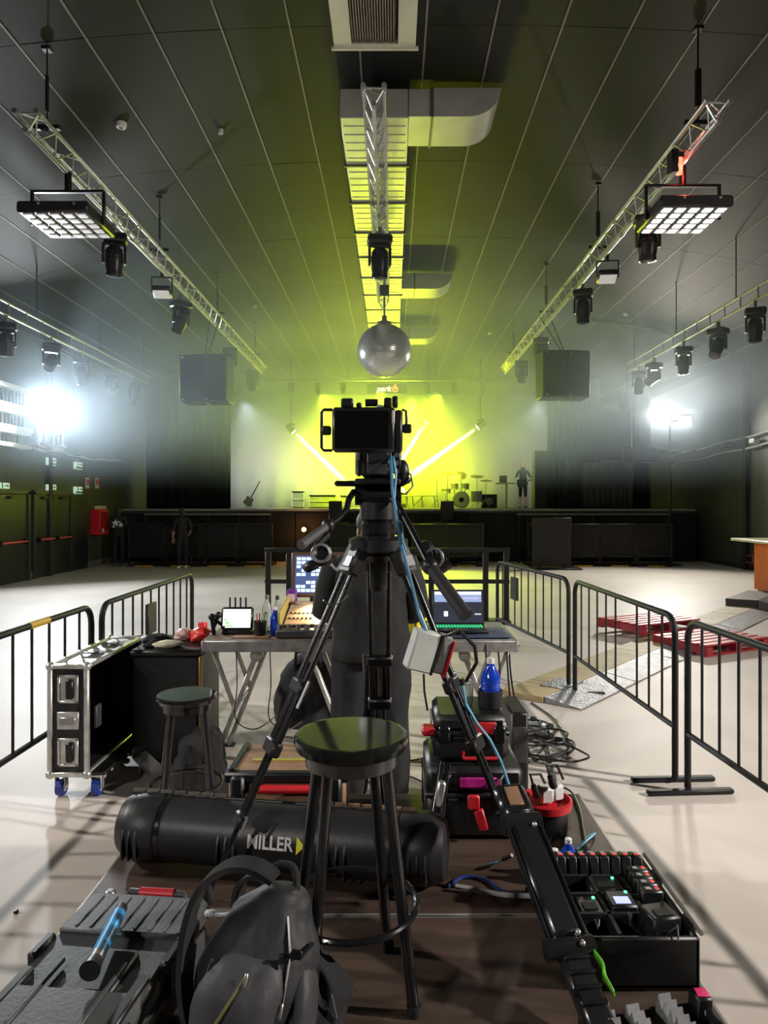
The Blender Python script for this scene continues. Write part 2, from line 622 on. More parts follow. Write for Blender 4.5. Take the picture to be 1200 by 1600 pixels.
# scoop outlets that leave the duct to the right
def outlet(y0, dy, label=None):
    h = DZ1 - DZ0 - 0.02
    x0 = DX + DW / 2
    MB().box((x0 + 0.14, y0 + dy / 2, DZ0 + 0.01 + h / 2), (0.28, dy, h), b=0.006).build('branch_collar', GALV, duct)
    MB().box((x0 + 0.29, y0 + dy / 2, DZ0 + 0.01 + h / 2), (0.03, dy + 0.04, h + 0.03)).build('flange', SEAM, duct, smooth=False)
    poly = [(0, h + 0.01), (0, 0), (0.42, 0.0)]
    for i in range(1, 11):
        a = PI / 2 * i / 10
        poly.append((0.42 + 0.40 * math.sin(a), h * (1 - math.cos(a))))
    poly.append((0.83, h + 0.01))
    MB().prism(poly, (x0 + 0.305, y0, DZ0 + 0.01), (1, 0, 0), (0, 0, 1), (0, dy, 0)).build('outlet_scoop', GALV, duct, angle=30)
for yy in (8.6, 15.5, 20.2):
    outlet(yy, 0.72)

vent = thing('ceiling_vent', 'pale metal vent box with brown grille on the ceiling nearest the camera', 'vent', (-0.18, 6.4, 6.5))
CREAM = mat('cream_sheet', (0.66, 0.66, 0.55), 0.45, var=0.08, scale=2)
m = MB()
for (c, s) in (((-0.18 - 0.33, 6.35, 6.68), (0.18, 1.9, 0.36)), ((-0.18 + 0.33, 6.35, 6.68), (0.18, 1.9, 0.36)), ((-0.18, 7.265, 6.68), (0.48, 0.07, 0.36)), ((-0.18, 5.43, 6.68), (0.48, 0.07, 0.36))):
    m.box(c, s)
m.box((-0.18, 6.35, 6.85), (0.48, 1.8, 0.02))
m.build('vent_box', CREAM, vent, smooth=False)
BROWN = mat('brown_grille', (0.24, 0.19, 0.14), 0.5, var=0.15)
lm = MB().box((0, 0, 0), (0.010, 1.76, 0.10), rot=Matrix.Rotation(R(18), 3, 'Y')).mesh('slat', BROWN, smooth=False)
for i in range(17):
    share('slat', lm, vent, (-0.208 + 0.026 * i, -0.05, 0.06))
MB().box((-0.18, 7.30, 6.50), (0.9, 0.03, 0.03)).build('rim', CREAM, vent, smooth=False)

# ------------------------------------------------------------------ triangular trusses
def truss(name, label, loc, L, rz=0.0, step=0.42):
    t = thing(name, label, 'truss', loc, local=True, rz=rz, group='aluminium lighting trusses')
    w, h = 0.115, 0.10
    ch = MB().cyl((0, 0, 0), (0, L, 0), 0.023, n=8).mesh('chord', ALU)
    for p in ((-w, 0, h), (w, 0, h), (0, 0, -h)):
        share('chord', ch, t, p)
    faces = (((-w, h), (0, -h)), ((w, h), (0, -h)), ((-w, h), (w, h)))
    n = int(L / step)
    st = L / n
    for fi, (a, b) in enumerate(faces):
        r = 0.0085
        d1 = MB().cyl((a[0], 0, a[1]), (b[0], st / 2, b[1]), r, n=5).mesh('brace', ALU)
        d2 = MB().cyl((b[0], 0, b[1]), (a[0], st / 2, a[1]), r, n=5).mesh('brace', ALU)
        for i in range(n):
            if fi == 2 and i % 2:
                continue
            share('brace', d1, t, (0, i * st, 0))
            if fi < 2:
                share('brace', d2, t, (0, i * st + st / 2, 0))
    e = MB()
    for p, q in (((-w, h), (w, h)), ((-w, h), (0, -h)), ((w, h), (0, -h))):
        e.cyl((p[0], 0.04, p[1]), (q[0], 0.04, q[1]), 0.012, n=6)
    eo = e.build('end_frame', ALU, t)
    share('end_frame', eo.data, t, (0, L - 0.08, 0))
    con = MB()
    for p in ((-w, h), (w, h), (0, -h)):
        con.cyl((p[0], -0.02, p[1]), (p[0], 0.05, p[1]), 0.030, n=8)
    share('connector', con.mesh('connector', GREY), t)
    jo = MB()
    for p in ((-w, h), (w, h), (0, -h)):
        jo.cyl((p[0], -0.05, p[1]), (p[0], 0.05, p[1]), 0.032, n=8)
    jm = jo.mesh('coupler', GREY)
    for i in range(1, int(L / 3.0) + 1):
        if i * 3.0 < L - 0.3:
            share('coupler', jm, t, (0, i * 3.0, 0))
    return t

TL = truss('ceiling_truss', 'triangular aluminium truss hung along the left side of the ceiling', (-3.80, 7.3, 5.75), 13.7, R(0.35))
TR = truss('ceiling_truss', 'triangular aluminium truss hung along the right side, with a red glow near its front end', (3.27, 7.05, 5.72), 13.8, R(-0.3))
TC = truss('ceiling_truss', 'triangular aluminium truss hung under the yellow-lit duct, above the mirror ball', (-0.205, 7.75, 6.28), 8.3, 0.0)
# steel hangers: one per suspension point
def hanger(x, y, z0, label, r=0.014, blk=0.04):
    z1 = ceil_z(x) - 0.02
    t = thing('truss_hanger', label, 'hanger', (x, y, z0), group='steel truss hangers')
    MB().cyl((x, y, z0), (x, y, z1), r, n=6).build('rod', BLACKM, t)
    MB().box((x, y, z0 + 0.05), (0.30, 0.06, 0.05), b=0.008).build('spreader', BLACKM, t)
    MB().box((x, y, z1 - 0.04), (0.10, 0.10, 0.04), b=0.008).build('ceiling_plate', BLACKM, t)
    MB().cyl((x, y, z0 + 0.22), (x, y, z0 + 0.62), blk, n=10).build('chain_hoist', BLACK, t)
ordn = ('first', 'second', 'third', 'fourth', 'fifth', 'sixth', 'seventh', 'eighth')
for i, y in enumerate((7.75, 11.5, 15.3, 19.5)):
    hanger(-3.80, y, 5.87, 'black steel hanger holding the left truss, %s from its near end' % ordn[i], blk=0.02, r=0.009)
for i, y in enumerate((7.6, 11.3, 15.1, 19.2)):
    hanger(3.30, y, 5.84, 'black steel hanger holding the right truss, %s from its near end' % ordn[i], blk=0.035, r=0.010)

# ------------------------------------------------------------------ moving heads
LENS = mat('dark_lens', (0.05, 0.055, 0.06), 0.08, metal=0.2, coat=0.6)
HEADM = mat('fixture_black', (0.020, 0.020, 0.023), 0.35, var=0.2)
def mover_kit(nm, tilt, lens):
    t = thing(nm, 'black moving head lamp', 'stage light', (0, 0, 0), local=True)
    MB().box((0, 0, -0.06), (0.05, 0.09, 0.14), b=0.01).build('clamp', GREY, t)
    MB().box((0, 0, -0.18), (0.34, 0.27, 0.12), b=0.025).build('base', HEADM, t)
    y = MB().box((0, 0, -0.27), (0.30, 0.12, 0.05), b=0.012)
    for sx in (-1, 1):
        y.box((sx * 0.142, 0, -0.40), (0.035, 0.11, 0.26), b=0.012)
    y.build('yoke', HEADM, t)
    rot = Matrix.Rotation(tilt, 3, 'X')
    h = MB().lathe([(0.075, 0.16), (0.105, 0.13), (0.118, 0.03), (0.118, -0.10), (0.105, -0.17), (0.112, -0.20), (0.112, -0.235)], (0, 0, -0.46), 18, rot)
    ho = h.build('head', HEADM, t)
    MB().lathe([(0.095, -0.231), (0.09, -0.242), (0.05, -0.252), (0.01, -0.255)], (0, 0, -0.46), 18, rot).build('lens', lens, ho)
    g = MB()
    for zz in (0.0, 0.05, 0.10):
        g.ring(Vector((0, 0, -0.46)) + rot @ Vector((0, 0, zz)), 0.117, 0.006, 18, 5, rot)
    g.build('cooling_fins', BLACKM, ho)
    return t
KIT = {}
def mover(loc, label, tilt=0.0, rz=0.0, scale=1.0, lens=LENS, group='moving heads', nm='moving_head'):
    key = (round(tilt, 2), lens.name)
    if key not in KIT:
        KIT[key] = mover_kit(nm, tilt, lens)
        o = KIT[key]
    else:
        o = copy_tree(KIT[key])
    o.location = loc
    o.rotation_euler = (0, 0, rz)
    o.scale = (scale,) * 3
    tag(o, label, 'stage light', group)
    return o

ZT = 5.63
gl = 'moving heads under the ceiling trusses'
for (x, y, tl, rz, lab) in ((-3.85, 9.75, 0.1, 0.3, 'black moving head under the left truss, just past the unlit lamp panel'),
                            (-3.9, 13.0, 0.6, 0.9, 'black tilted moving head under the left truss, before the hung speaker'),
                            (-3.9, 16.9, 0.1, 0.3, 'black moving head under the left truss, past the hung speaker'),
                            (-3.92, 19.7, 0.1, 0.2, 'black moving head under the left truss at its stage end')):
    mover((x, y, ZT), lab, tl, rz, group=gl)
for (x, y, tl, rz, lab) in ((3.32, 9.15, 0.1, -0.2, 'black moving head under the right truss, just past the lit lamp panel'),
                            (3.33, 12.3, 0.1, -0.3, 'black moving head under the right truss, before the hung speaker'),
                            (3.36, 15.9, 0.1, -0.2, 'black moving head under the right truss, past the hung speaker'),
                            (3.38, 18.4, 0.1, -0.2, 'black moving head under the right truss at its stage end')):
    mover((x, y, ZT), lab, tl, rz, group=gl)
mover((-0.2, 11.2, 6.17), 'black moving head under the centre truss, before the mirror ball', 0.1, 0.1, 1.15, group=gl)

# lamp panels, 25 cells each
def matrix_light(loc, rx, label, cellmat):
    t = thing('matrix_light', label, 'stage light', loc, local=True, rz=rx, group='square lamp panels under the trusses')
    MB().box((0, 0, 0), (0.80, 0.80, 0.13), b=0.02).build('housing', HEADM, t)
    c = MB().box((0, 0, 0), (0.105, 0.105, 0.02), b=0.02).mesh('lamp_cell', cellmat)
    for i in range(5):
        for j in range(5):
            share('lamp_cell', c, t, (-0.30 + 0.15 * i, -0.30 + 0.15 * j, -0.069))
    y = MB()
    for sx in (-1, 1):
        y.box((sx * 0.42, 0, 0.14), (0.03, 0.05, 0.40), b=0.008)
    y.box((0, 0, 0.335), (0.86, 0.06, 0.03), b=0.008)
    y.build('bracket', BLACKM, t)
    MB().cyl((0, 0, 0.33), (0, 0, 0.56), 0.04, n=10).build('clamp', BLACKM, t)
    bo = MB()
    for sx in (-1, 1):
        for yy in (-0.25, 0.1):
            bo.ball((sx * 0.2 + 0.05, -0.405, 0.03), 0.018, 8, 6)
    bo.build('bolt', ALU, t)
OFFGLOW = mat('frosted_cell_off_glow', (0.62, 0.60, 0.60), 0.35, var=0.1, emit=(1.0, 0.96, 0.95), estr=0.22)  # unlit cells and flood glass, given a faint added glow
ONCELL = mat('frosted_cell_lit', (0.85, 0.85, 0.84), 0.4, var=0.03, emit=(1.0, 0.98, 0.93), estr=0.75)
matrix_light((-3.80, 8.25, 5.10), 0.0, 'unlit square lamp panel of grey cells under the left truss', OFFGLOW)
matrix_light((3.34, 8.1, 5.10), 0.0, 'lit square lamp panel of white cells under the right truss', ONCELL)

# small floods clamped under the trusses
def small_flood(loc, rz, label):
    t = thing('flood_lamp', label, 'flood light', loc, local=True, rz=rz, group='small flood lamps under the trusses')
    rot = Matrix.Rotation(R(-20), 3, 'X')
    MB().box((0, 0, -0.30), (0.30, 0.26, 0.10), rot, 0.02).build('housing', HEADM, t)
    MB().box(Vector((0, 0, -0.30)) + rot @ Vector((0, 0, -0.053)), (0.26, 0.22, 0.01), rot, 0.004).build('glass', OFFGLOW, t)
    m = MB()
    for sx in (-1, 1):
        m.box((sx * 0.165, 0, -0.19), (0.02, 0.04, 0.26), b=0.005)
    m.box((0, 0, -0.06), (0.35, 0.05, 0.02), b=0.005)
    m.box((0, 0, 0.0), (0.05, 0.06, 0.12), b=0.01)
    m.build('bracket', BLACKM, t)
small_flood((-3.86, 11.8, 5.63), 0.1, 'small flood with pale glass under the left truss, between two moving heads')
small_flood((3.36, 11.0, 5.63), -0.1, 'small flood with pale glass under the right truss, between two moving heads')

# red marker lamp on the right truss
rl = thing('red_lamp', 'small red glowing lamp clamped to the right truss', 'lamp', (3.27, 7.95, 5.45))
REDGLOW = mat('red_glow', (0.8, 0.05, 0.03), 0.4, emit=(1.0, 0.10, 0.05), estr=4.0)
MB().cyl((3.24, 7.95, 5.50), (3.24, 7.95, 5.68), 0.035, n=12).build('bulb', REDGLOW, rl)
MB().box((3.24, 7.95, 5.71), (0.09, 0.09, 0.06), b=0.01).build('holder', BLACK, rl)
MB().box((3.16, 7.93, 5.62), (0.08, 0.16, 0.26), b=0.012).build('ballast_box', BLACK, rl)
pl = light('red_lamp_light', 'POINT', (3.30, 7.9, 5.58), (3.3, 7.9, 0), 5, (1.0, 0.08, 0.05), shadow_soft_size=0.03)

# ------------------------------------------------------------------ mirror ball
MIR = mat('mirror_facet', (0.82, 0.82, 0.84), 0.26, metal=0.55, var=0.12, scale=30)
bc = P(600.5, 548, 13.5)
BR = 0.515
ballt = thing('mirror_ball', 'large silver mirror ball hung below the centre truss', 'mirror ball', bc - Vector((0, 0, BR)))
MB().ball(bc, BR - 0.012, 32, 20).build('core', mat('ball_core', (0.12, 0.12, 0.12), 0.4), ballt)
fm = MB()
rows = 44
for i in range(1, rows):
    t = -PI / 2 + PI * i / rows
    cnt = max(6, int(2 * PI * math.cos(t) * BR / (PI * BR / rows)))
    for j in range(cnt):
        a0, a1 = 2 * PI * (j + 0.04) / cnt, 2 * PI * (j + 0.96) / cnt
        ht = PI / rows * 0.46
        jit = random.uniform(-0.006, 0.006)
        q = []
        for (tt, aa) in ((t - ht, a0), (t - ht, a1), (t + ht, a1), (t + ht, a0)):
            rr = BR + jit * math.sin(aa * 3 + i)
            q.append(bc + Vector((math.cos(tt) * math.cos(aa), math.cos(tt) * math.sin(aa), math.sin(tt))) * rr)
        fm.add(q, [(0, 1, 2, 3)])
fo = fm.build('mirror_facets', MIR, ballt, smooth=False)
fo['kind'] = 'stuff'
MB().lathe([(0.14, 0), (0.14, 0.04), (0.05, 0.07), (0.05, 0.16)], bc + Vector((0, 0, BR - 0.01)), 16).build('cap', GREY, ballt)
MB().cyl(bc + Vector((0, 0, BR + 0.1)), (bc.x, bc.y, 6.19), 0.02, n=8).build('rod', GREY, ballt)
MB().box((bc.x, bc.y, 5.85), (0.18, 0.18, 0.22), b=0.02).build('motor', BLACK, ballt)

# ------------------------------------------------------------------ flown speakers
GRILL = mat('speaker_grille', (0.022, 0.023, 0.025), 0.6, var=0.3, scale=60, bump=0.3, bscale=120)
def flown(c, rz, label, zt, x_t):
    t = thing('hung_speaker', label, 'speaker', (c.x, c.y, c.z - 0.5), group='speaker clusters hung from the trusses', local=True, rz=rz)
    for sx in (-1, 1):
        b = MB().box((sx * 0.257, 0.28, 0.5), (0.505, 0.6, 1.0), b=0.02).build('cabinet', BLACK, t)
        MB().box((sx * 0.257, -0.025, 0.5), (0.475, 0.02, 0.96), b=0.008).build('grille', GRILL, b)
        bo = MB()
        for zz in (0.05, 0.95):
            bo.ball((sx * 0.257 - 0.17, -0.04, zz), 0.016, 8, 6)
        bo.build('bolt', ALU, b)
    MB().box((0, 0.25, 1.03), (0.7, 0.08, 0.05), b=0.01).build('fly_bar', BLACKM, t)
    m = MB()
    top = zt - (c.z - 0.5)
    dx = x_t - c.x
    for sx in (-1, 1):
        m.cyl((sx * 0.03, 0.25, 1.03), (dx + sx * 0.115, 0.25, top), 0.012, n=6)
    m.build('cable', BLACKM, t)
flown(P(317, 591, 15.0), R(-4), 'black double speaker cabinet hung below the left truss', 5.85, -3.85)
flown(P(885, 584, 15.0), R(4), 'black double speaker cabinet hung below the right truss', 5.82, 3.31)

# ------------------------------------------------------------------ side lighting bars with movers
BARGREY = mat('dull_bar_grey', (0.28, 0.29, 0.31), 0.45, metal=0.3)
def side_bar(x, y0, y1, z, label):
    t = thing('lighting_bar', label, 'lighting bar', (x, y0, z), group='lighting bars beside the trusses')
    for dz in (0, 0.22):
        MB().cyl((x, y0, z + dz), (x, y1, z + dz), 0.022, n=8).build('tube', BARGREY, t)
    rung = MB().cyl((0, 0, 0), (0, 0, 0.22), 0.012, n=6).mesh('rung', BARGREY)
    n = int((y1 - y0) / 0.6)
    for i in range(n + 1):
        share('rung', rung, t, (0, (y1 - y0) * i / n, 0))
    k = int((y1 - y0) / 3) + 1
    for i in range(k):
        yy = y0 + 0.5 + (y1 - y0 - 1.0) * i / (k - 1)
        MB().cyl((x, yy, z + 0.22), (x, yy, ceil_z(x) - 0.01), 0.012, n=6).build('drop_rod', BLACKM, t)
side_bar(-6.75, 10.0, 19.6, 5.08, 'aluminium ladder bar of lamps along the left side of the ceiling')
side_bar(6.25, 9.6, 18.7, 5.28, 'aluminium ladder bar of lamps along the right side of the ceiling')
gl = 'moving heads under the side lighting bars'
for i, (px, tl, rz) in enumerate(((10, 0.1, 0.4), (80, 1.2, 0.6), (128, 0.1, 0.2), (176, 1.2, 0.3), (210, 0.6, 0.9))):
    d = 6.75 * F / (613 - px)
    mover((-6.75, d, 5.06), 'black moving head on the left ladder bar, %s from the picture edge' % ordn[i], tl, rz, group=gl)
for i, (px, tl, rz) in enumerate(((1180, 0.1, -0.4), (1122, 0.6, 2.2), (1068, 0.1, -0.2), (1022, 1.2, 0.3), (998, 0.1, -0.3))):
    d = 6.25 * F / (px - 613)
    mover((6.25, d, 5.26), 'black moving head on the right ladder bar, %s from the picture edge' % ordn[i], tl, rz, group=gl)

# ------------------------------------------------------------------ lamp bar over the stage front
t = thing('lighting_bar', 'thin lamp bar across the ceiling over the stage front', 'lighting bar', (0, 24.0, 5.98))
MB().cyl((-5.6, 24.0, 5.98), (5.6, 24.0, 5.98), 0.025, n=8).build('tube', GREY, t)
for x in (-4.5, -1.5, 1.5, 4.5):
    MB().cyl((x, 24.0, 5.98), (x, 24.0, ceil_z(x) - 0.02), 0.01, n=6).build('drop_rod', BLACKM, t)
for i, px in enumerate((455, 497, 536, 668, 709, 753)):
    mover(((px - 613) / F * 24.0, 24.0, 5.96), 'small moving head over the stage front, %s of six counted from the left' % ordn[i], 0.1, 0.0, 0.62, group='small moving heads over the stage front')
for i, (p, tt, k) in enumerate(BEAMS):
    p = Vector(p)
    d = (Vector(tt) - p).normalized()
    t = thing('beam_lamp', ('beam lamp throwing the yellow ray on the left of the camera', 'beam lamp throwing the steep yellow ray right of the camera', 'beam lamp throwing the long flat yellow ray, farthest right')[i], 'stage light', p, group='beam lamps over the stage')
    MB().cyl(p - d * 0.22, p + d * 0.12, 0.10, 0.12, n=16).build('head', HEADM, t)
    MB().cyl(p + d * 0.115, p + d * 0.13, 0.10, n=16).build('lens', mat('beam_lens', (1, 1, 0.6), 0.3, emit=(1, 1, 0.55), estr=9), t)
    m = MB()
    m.cyl(p, (p.x, p.y, ceil_z(p.x) - 0.02), 0.02, n=6)
    m.build('drop_rod', BLACKM, t)
    MB().box(p + Vector((0, 0, 0.17)), (0.26, 0.2, 0.08), b=0.02).build('base', HEADM, t)

# smoke detectors on the ceiling boards
for i, (px, py, rr, lab) in enumerate(((189, 193, 0.075, 'round white smoke detector on the ceiling above the left truss'),
                                       (978, 490, 0.07, 'round white smoke detector on the ceiling right of the right truss'),
                                       (397, 477, 0.07, 'small white smoke detector on the ceiling left of the mirror ball'),
                                       (765, 520, 0.06, 'small white smoke detector on the ceiling right of the duct outlets'),
                                       (345, 203, 0.035, 'tiny white sensor on the ceiling boards between left truss and duct'))):
    d = 10.0
    for _ in range(20):
        x = (px - 613) / F * d
        d = (ceil_z(x) - 0.02 - CAM_Z) * F / (787 - py)
    x = (px - 613) / F * d
    z = ceil_z(x) - 0.03
    t = thing('smoke_detector', lab, 'smoke detector', (x, d, z), group='ceiling detectors')
    MB().lathe([(rr, 0.02), (rr, -0.01), (rr * 0.8, -0.045), (rr * 0.35, -0.05)], (x, d, z), 18).build('cover', WHITE, t)
    MB().lathe([(rr * 0.3, -0.045), (rr * 0.3, -0.065), (rr * 0.1, -0.07)], (x, d, z), 12).build('sensor_cap', GREY, t)

# the four work floods: housings round the area lights
FLENS = mat('flood_lens', (1, 1, 1), 0.3, emit=(1.0, 0.98, 0.94), estr=12)
for i, (p, tt, e, c, sprd) in enumerate(FLOODS):
    p = Vector(p)
    rot = (Vector(tt) - p).to_track_quat('-Z', 'Y').to_matrix()
    lab = ('glaring white work flood high on the left wall', 'glaring warm work flood above the right wing, left of its pole',
           'glaring warm work flood above the right wing, right of its pole', 'work flood on the right wall beside the camera', 'work flood on the left wall beside the camera', 'work flood on the rear wall behind the camera')[i]
    t = thing('work_flood', lab, 'flood light', p, group='white work floods of the hall')
    MB().box(p + rot @ Vector((0, 0, 0.06)), (0.40, 0.32, 0.12), rot, 0.02).build('housing', HEADM, t)
    MB().box(p + rot @ Vector((0, 0, -0.012)), (0.35, 0.27, 0.02), rot, 0.004).build('glass', FLENS, t)
    m = MB()
    if i in (1, 2):
        m.cyl(p + rot @ Vector((0, 0, 0.1)), (8.05, 20.4, p.z), 0.03, n=8)
        m.build('bracket', BLACKM, t)
    elif i == 5:
        m.cyl(p + rot @ Vector((0, 0, 0.1)), (p.x, YB, p.z), 0.03, n=8)
        m.build('bracket', BLACKM, t)
    else:
        wx = XL if p.x < 0 else XR
        m.cyl(p + rot @ Vector((0, 0, 0.1)), (wx, p.y, p.z), 0.03, n=8)
        m.build('bracket', BLACKM, t)
pole = thing('lamp_pole', 'thin black pole carrying two work floods by the right wall', 'pole', (8.05, 20.4, 0))
MB().cyl((8.05, 20.4, 0.01), (8.05, 20.4, 4.6), 0.035, n=10).build('tube', BLACKM, pole)
MB().box((8.05, 20.4, 0.02), (0.5, 0.5, 0.03), b=0.01).build('base_plate', BLACKM, pole)
# ------------------------------------------------------------------ left wall: doors, signs, hose cabinet, upper windows
DOORM = mat('door_dark_steel', (0.020, 0.022, 0.022), 0.35, var=0.15, scale=1.5)
FRAME = mat('door_frame', (0.035, 0.037, 0.035), 0.4)
REDBAR = mat('red_push_bar', (0.75, 0.06, 0.09), 0.35)
for n, (y0, y1, leaves) in enumerate(((13.55, 16.3, 2), (16.65, 18.45, 2))):
    d = bpy.data.objects.new('door_%d' % (n + 1), None)
    COL.objects.link(d)
    d.location = (XL, y0, 0)
    ORIG[d.name] = Vector((XL, y0, 0))
    struct(d)
    m = MB()
    m.box((XL + 0.03, y0 - 0.05, 1.03), (0.1, 0.1, 2.06)).box((XL + 0.03, y1 + 0.05, 1.03), (0.1, 0.1, 2.06)).box((XL + 0.03, (y0 + y1) / 2, 2.05), (0.1, y1 - y0 + 0.2, 0.1))
    m.build('door_frame', FRAME, d, smooth=False)
    lw = (y1 - y0) / leaves
    for k in range(leaves):
        yc = y0 + lw * (k + 0.5)
        lf = MB().box((XL + 0.02, yc, 1.0), (0.05, lw - 0.015, 1.98), b=0.006).build('door_leaf', DOORM, d)
        MB().cyl((XL + 0.14, yc - lw * 0.38, 0.92), (XL + 0.14, yc + lw * 0.38, 0.92), 0.024, n=8).build('push_bar', REDBAR, lf)
        mm = MB()
        for s in (-1, 1):
            mm.box((XL + 0.09, yc + s * lw * 0.40, 0.92), (0.14, 0.07, 0.12), b=0.01)
        mm.build('bar_mount', BLACKM, lf)
        MB().box((XL + 0.08, yc, 1.92), (0.06, 0.3, 0.06), b=0.01).build('door_closer', BLACKM, lf)
m = MB().box((XL + 0.03, 19.05, 1.0), (0.06, 0.98, 1.98), b=0.006)
d3 = struct(m.build('door_3', DOORM))

SIGNW = mat('exit_sign_pale', (0.62, 0.78, 0.66), 0.4, emit=(0.75, 1.0, 0.8), estr=0.35)
SIGNG = mat('exit_sign_green', (0.02, 0.30, 0.10), 0.4)
for i, (px, z, lab) in enumerate(((5, 2.14, 'green and white exit sign over the door nearest the picture edge'), (80, 2.16, 'green and white exit sign just above the double doors, lower of a pair'),
                                  (122, 2.14, 'green and white exit sign just above the plain door panel, lower of a pair'),
                                  (80, 2.82, 'green and white exit sign hung under the cable run, nearer one'), (122, 2.80, 'green and white exit sign hung under the cable run, farther one'))):
    d = 8.46 * F / (613 - px)
    t = thing('exit_sign', lab, 'exit sign', (XL + 0.05, d, z - 0.1), group='exit signs on the left wall')
    MB().box((XL + 0.035, d, z), (0.07, 0.42, 0.19), b=0.01).build('lamp_body', SIGNW, t)
    MB().box((XL + 0.072, d, z - 0.055), (0.008, 0.38, 0.05)).build('green_band', SIGNG, t, smooth=False)
    q = MB().box((XL + 0.074, d - 0.09, z + 0.02), (0.008, 0.04, 0.09))
    q.box((XL + 0.074, d - 0.09, z + 0.08), (0.008, 0.035, 0.03)).box((XL + 0.074, d + 0.07, z + 0.03), (0.008, 0.16, 0.025)).box((XL + 0.074, d + 0.13, z + 0.03), (0.008, 0.03, 0.07))
    q.build('pictogram', SIGNG, t, smooth=False)
    if z > 2.5:
        MB().cyl((XL + 0.035, d, z + 0.09), (XL + 0.035, d, 3.15), 0.008, n=6).build('drop_rod', WHITE, t)

t = thing('hose_cabinet', 'red fire hose cabinet with white surround on the left wall', 'fire cabinet', (XL, 20.2, 0.9))
REDM = mat('fire_red', (0.75, 0.02, 0.03), 0.35)
MB().box((XL + 0.02, 20.45, 1.36), (0.04, 0.75, 0.72), b=0.008).build('surround', WHITE, t)
MB().box((XL + 0.14, 20.1, 1.26), (0.28, 0.62, 0.72), b=0.015).build('cabinet_box', REDM, t)
MB().box((XL + 0.287, 20.1, 1.28), (0.012, 0.5, 0.55), b=0.004).build('cabinet_door', mat('dark_red', (0.45, 0.015, 0.02), 0.25), t)
MB().box((XL + 0.292, 19.98, 1.02), (0.01, 0.14, 0.12)).build('label_plate', WHITE, t, smooth=False)
for i, (px, py) in enumerate(((138, 755), (153, 755))):
    d = 8.46 * F / (613 - px)
    z = CAM_Z + (787 - py) / F * d
    t = thing('safety_notice', ('red and white safety notice above the hose cabinet, left one', 'red and white safety notice above the hose cabinet, right one')[i], 'sign', (XL, d, z - 0.15), group='safety notices')
    MB().box((XL + 0.012, d, z), (0.02, 0.22, 0.30), b=0.003).build('plate', WHITE, t)
    MB().box((XL + 0.024, d, z + 0.03), (0.006, 0.16, 0.16)).build('red_symbol', REDM, t, smooth=False)

# barred windows with pale ledges high on the left wall
LEDGE = mat('pale_ledge', (0.62, 0.62, 0.55), 0.5, var=0.06)
DARKGL = mat('dark_glazing', (0.03, 0.033, 0.04), 0.12, coat=0.3)
def tier(no, y0, y1, z0, z1, nb):
    d = bpy.data.objects.new('window_%d' % no, None)
    COL.objects.link(d)
    d.location = (XL, y0, z0)
    ORIG[d.name] = Vector((XL, y0, z0))
    struct(d)
    MB().box((XL + 0.015, (y0 + y1) / 2, (z0 + z1) / 2), (0.03, y1 - y0, z1 - z0)).build('pane', DARKGL, d, smooth=False)
    for zz in (z0, z1):
        MB().box((XL + 0.12, (y0 + y1) / 2, zz), (0.24, y1 - y0 + 0.16, 0.10), b=0.012).build('ledge', LEDGE, d)
    b = MB().box((0, 0, 0), (0.03, 0.03, z1 - z0 - 0.1)).mesh('bar', LEDGE if nb < 8 else mat('window_bar_grey', (0.30, 0.30, 0.28), 0.5), smooth=False)
    for i in range(nb):
        share('bar', b, d, (0.08, (y1 - y0) * (i + 0.5) / nb, (z1 - z0) / 2))
tier(1, 12.3, 16.05, 3.06, 3.36, 26)
tier(2, 12.3, 16.15, 3.44, 3.80, 26)
tier(3, 12.3, 16.2, 3.92, 4.34, 26)
W2 = struct(MB().box((XL + 0.03, 17.45, 3.62), (0.06, 1.35, 1.15), b=0.01).build('window_4', LEDGE))
for zz in (3.40, 3.83):
    o = MB().box((XL + 0.065, 17.45, zz), (0.02, 0.95, 0.26)).build('pane', DARKGL, W2, smooth=False)
    W2b = MB()
    for k in range(4):
        W2b.box((XL + 0.08, 17.13 + 0.21 * k, zz), (0.025, 0.05, 0.26))
    W2b.build('mullion', LEDGE, W2, smooth=False)
    MB().box((XL + 0.10, 17.45, zz - 0.17), (0.12, 1.15, 0.05)).build('sill', LEDGE, W2, smooth=False)
t = thing('cable_run', 'pale cable bundle sagging along the upper left wall', 'cable run', (XL + 0.08, 12.0, 3.1))
pts = [(XL + 0.1, 11.5 + 0.25 * i, 3.05 + 0.02 * math.sin(i * 1.3) + 0.04 * math.sin(i * 0.35)) for i in range(42)]
MB().tube(pts, 0.035, 6).build('conduit', mat('pale_conduit', (0.5, 0.5, 0.5), 0.45), t)
pts = [(XL + 0.12, 11.5 + 0.25 * i, 2.99 + 0.015 * math.sin(i * 0.9 + 1)) for i in range(42)]
MB().tube(pts, 0.02, 6).build('cable', BLACK, t)
cl = MB().box((0, 0, 0), (0.12, 0.03, 0.10), b=0.005).mesh('clip', GREY)
for i in range(9):
    share('clip', cl, t, (-0.02, -0.3 + 1.2 * i, -0.06))

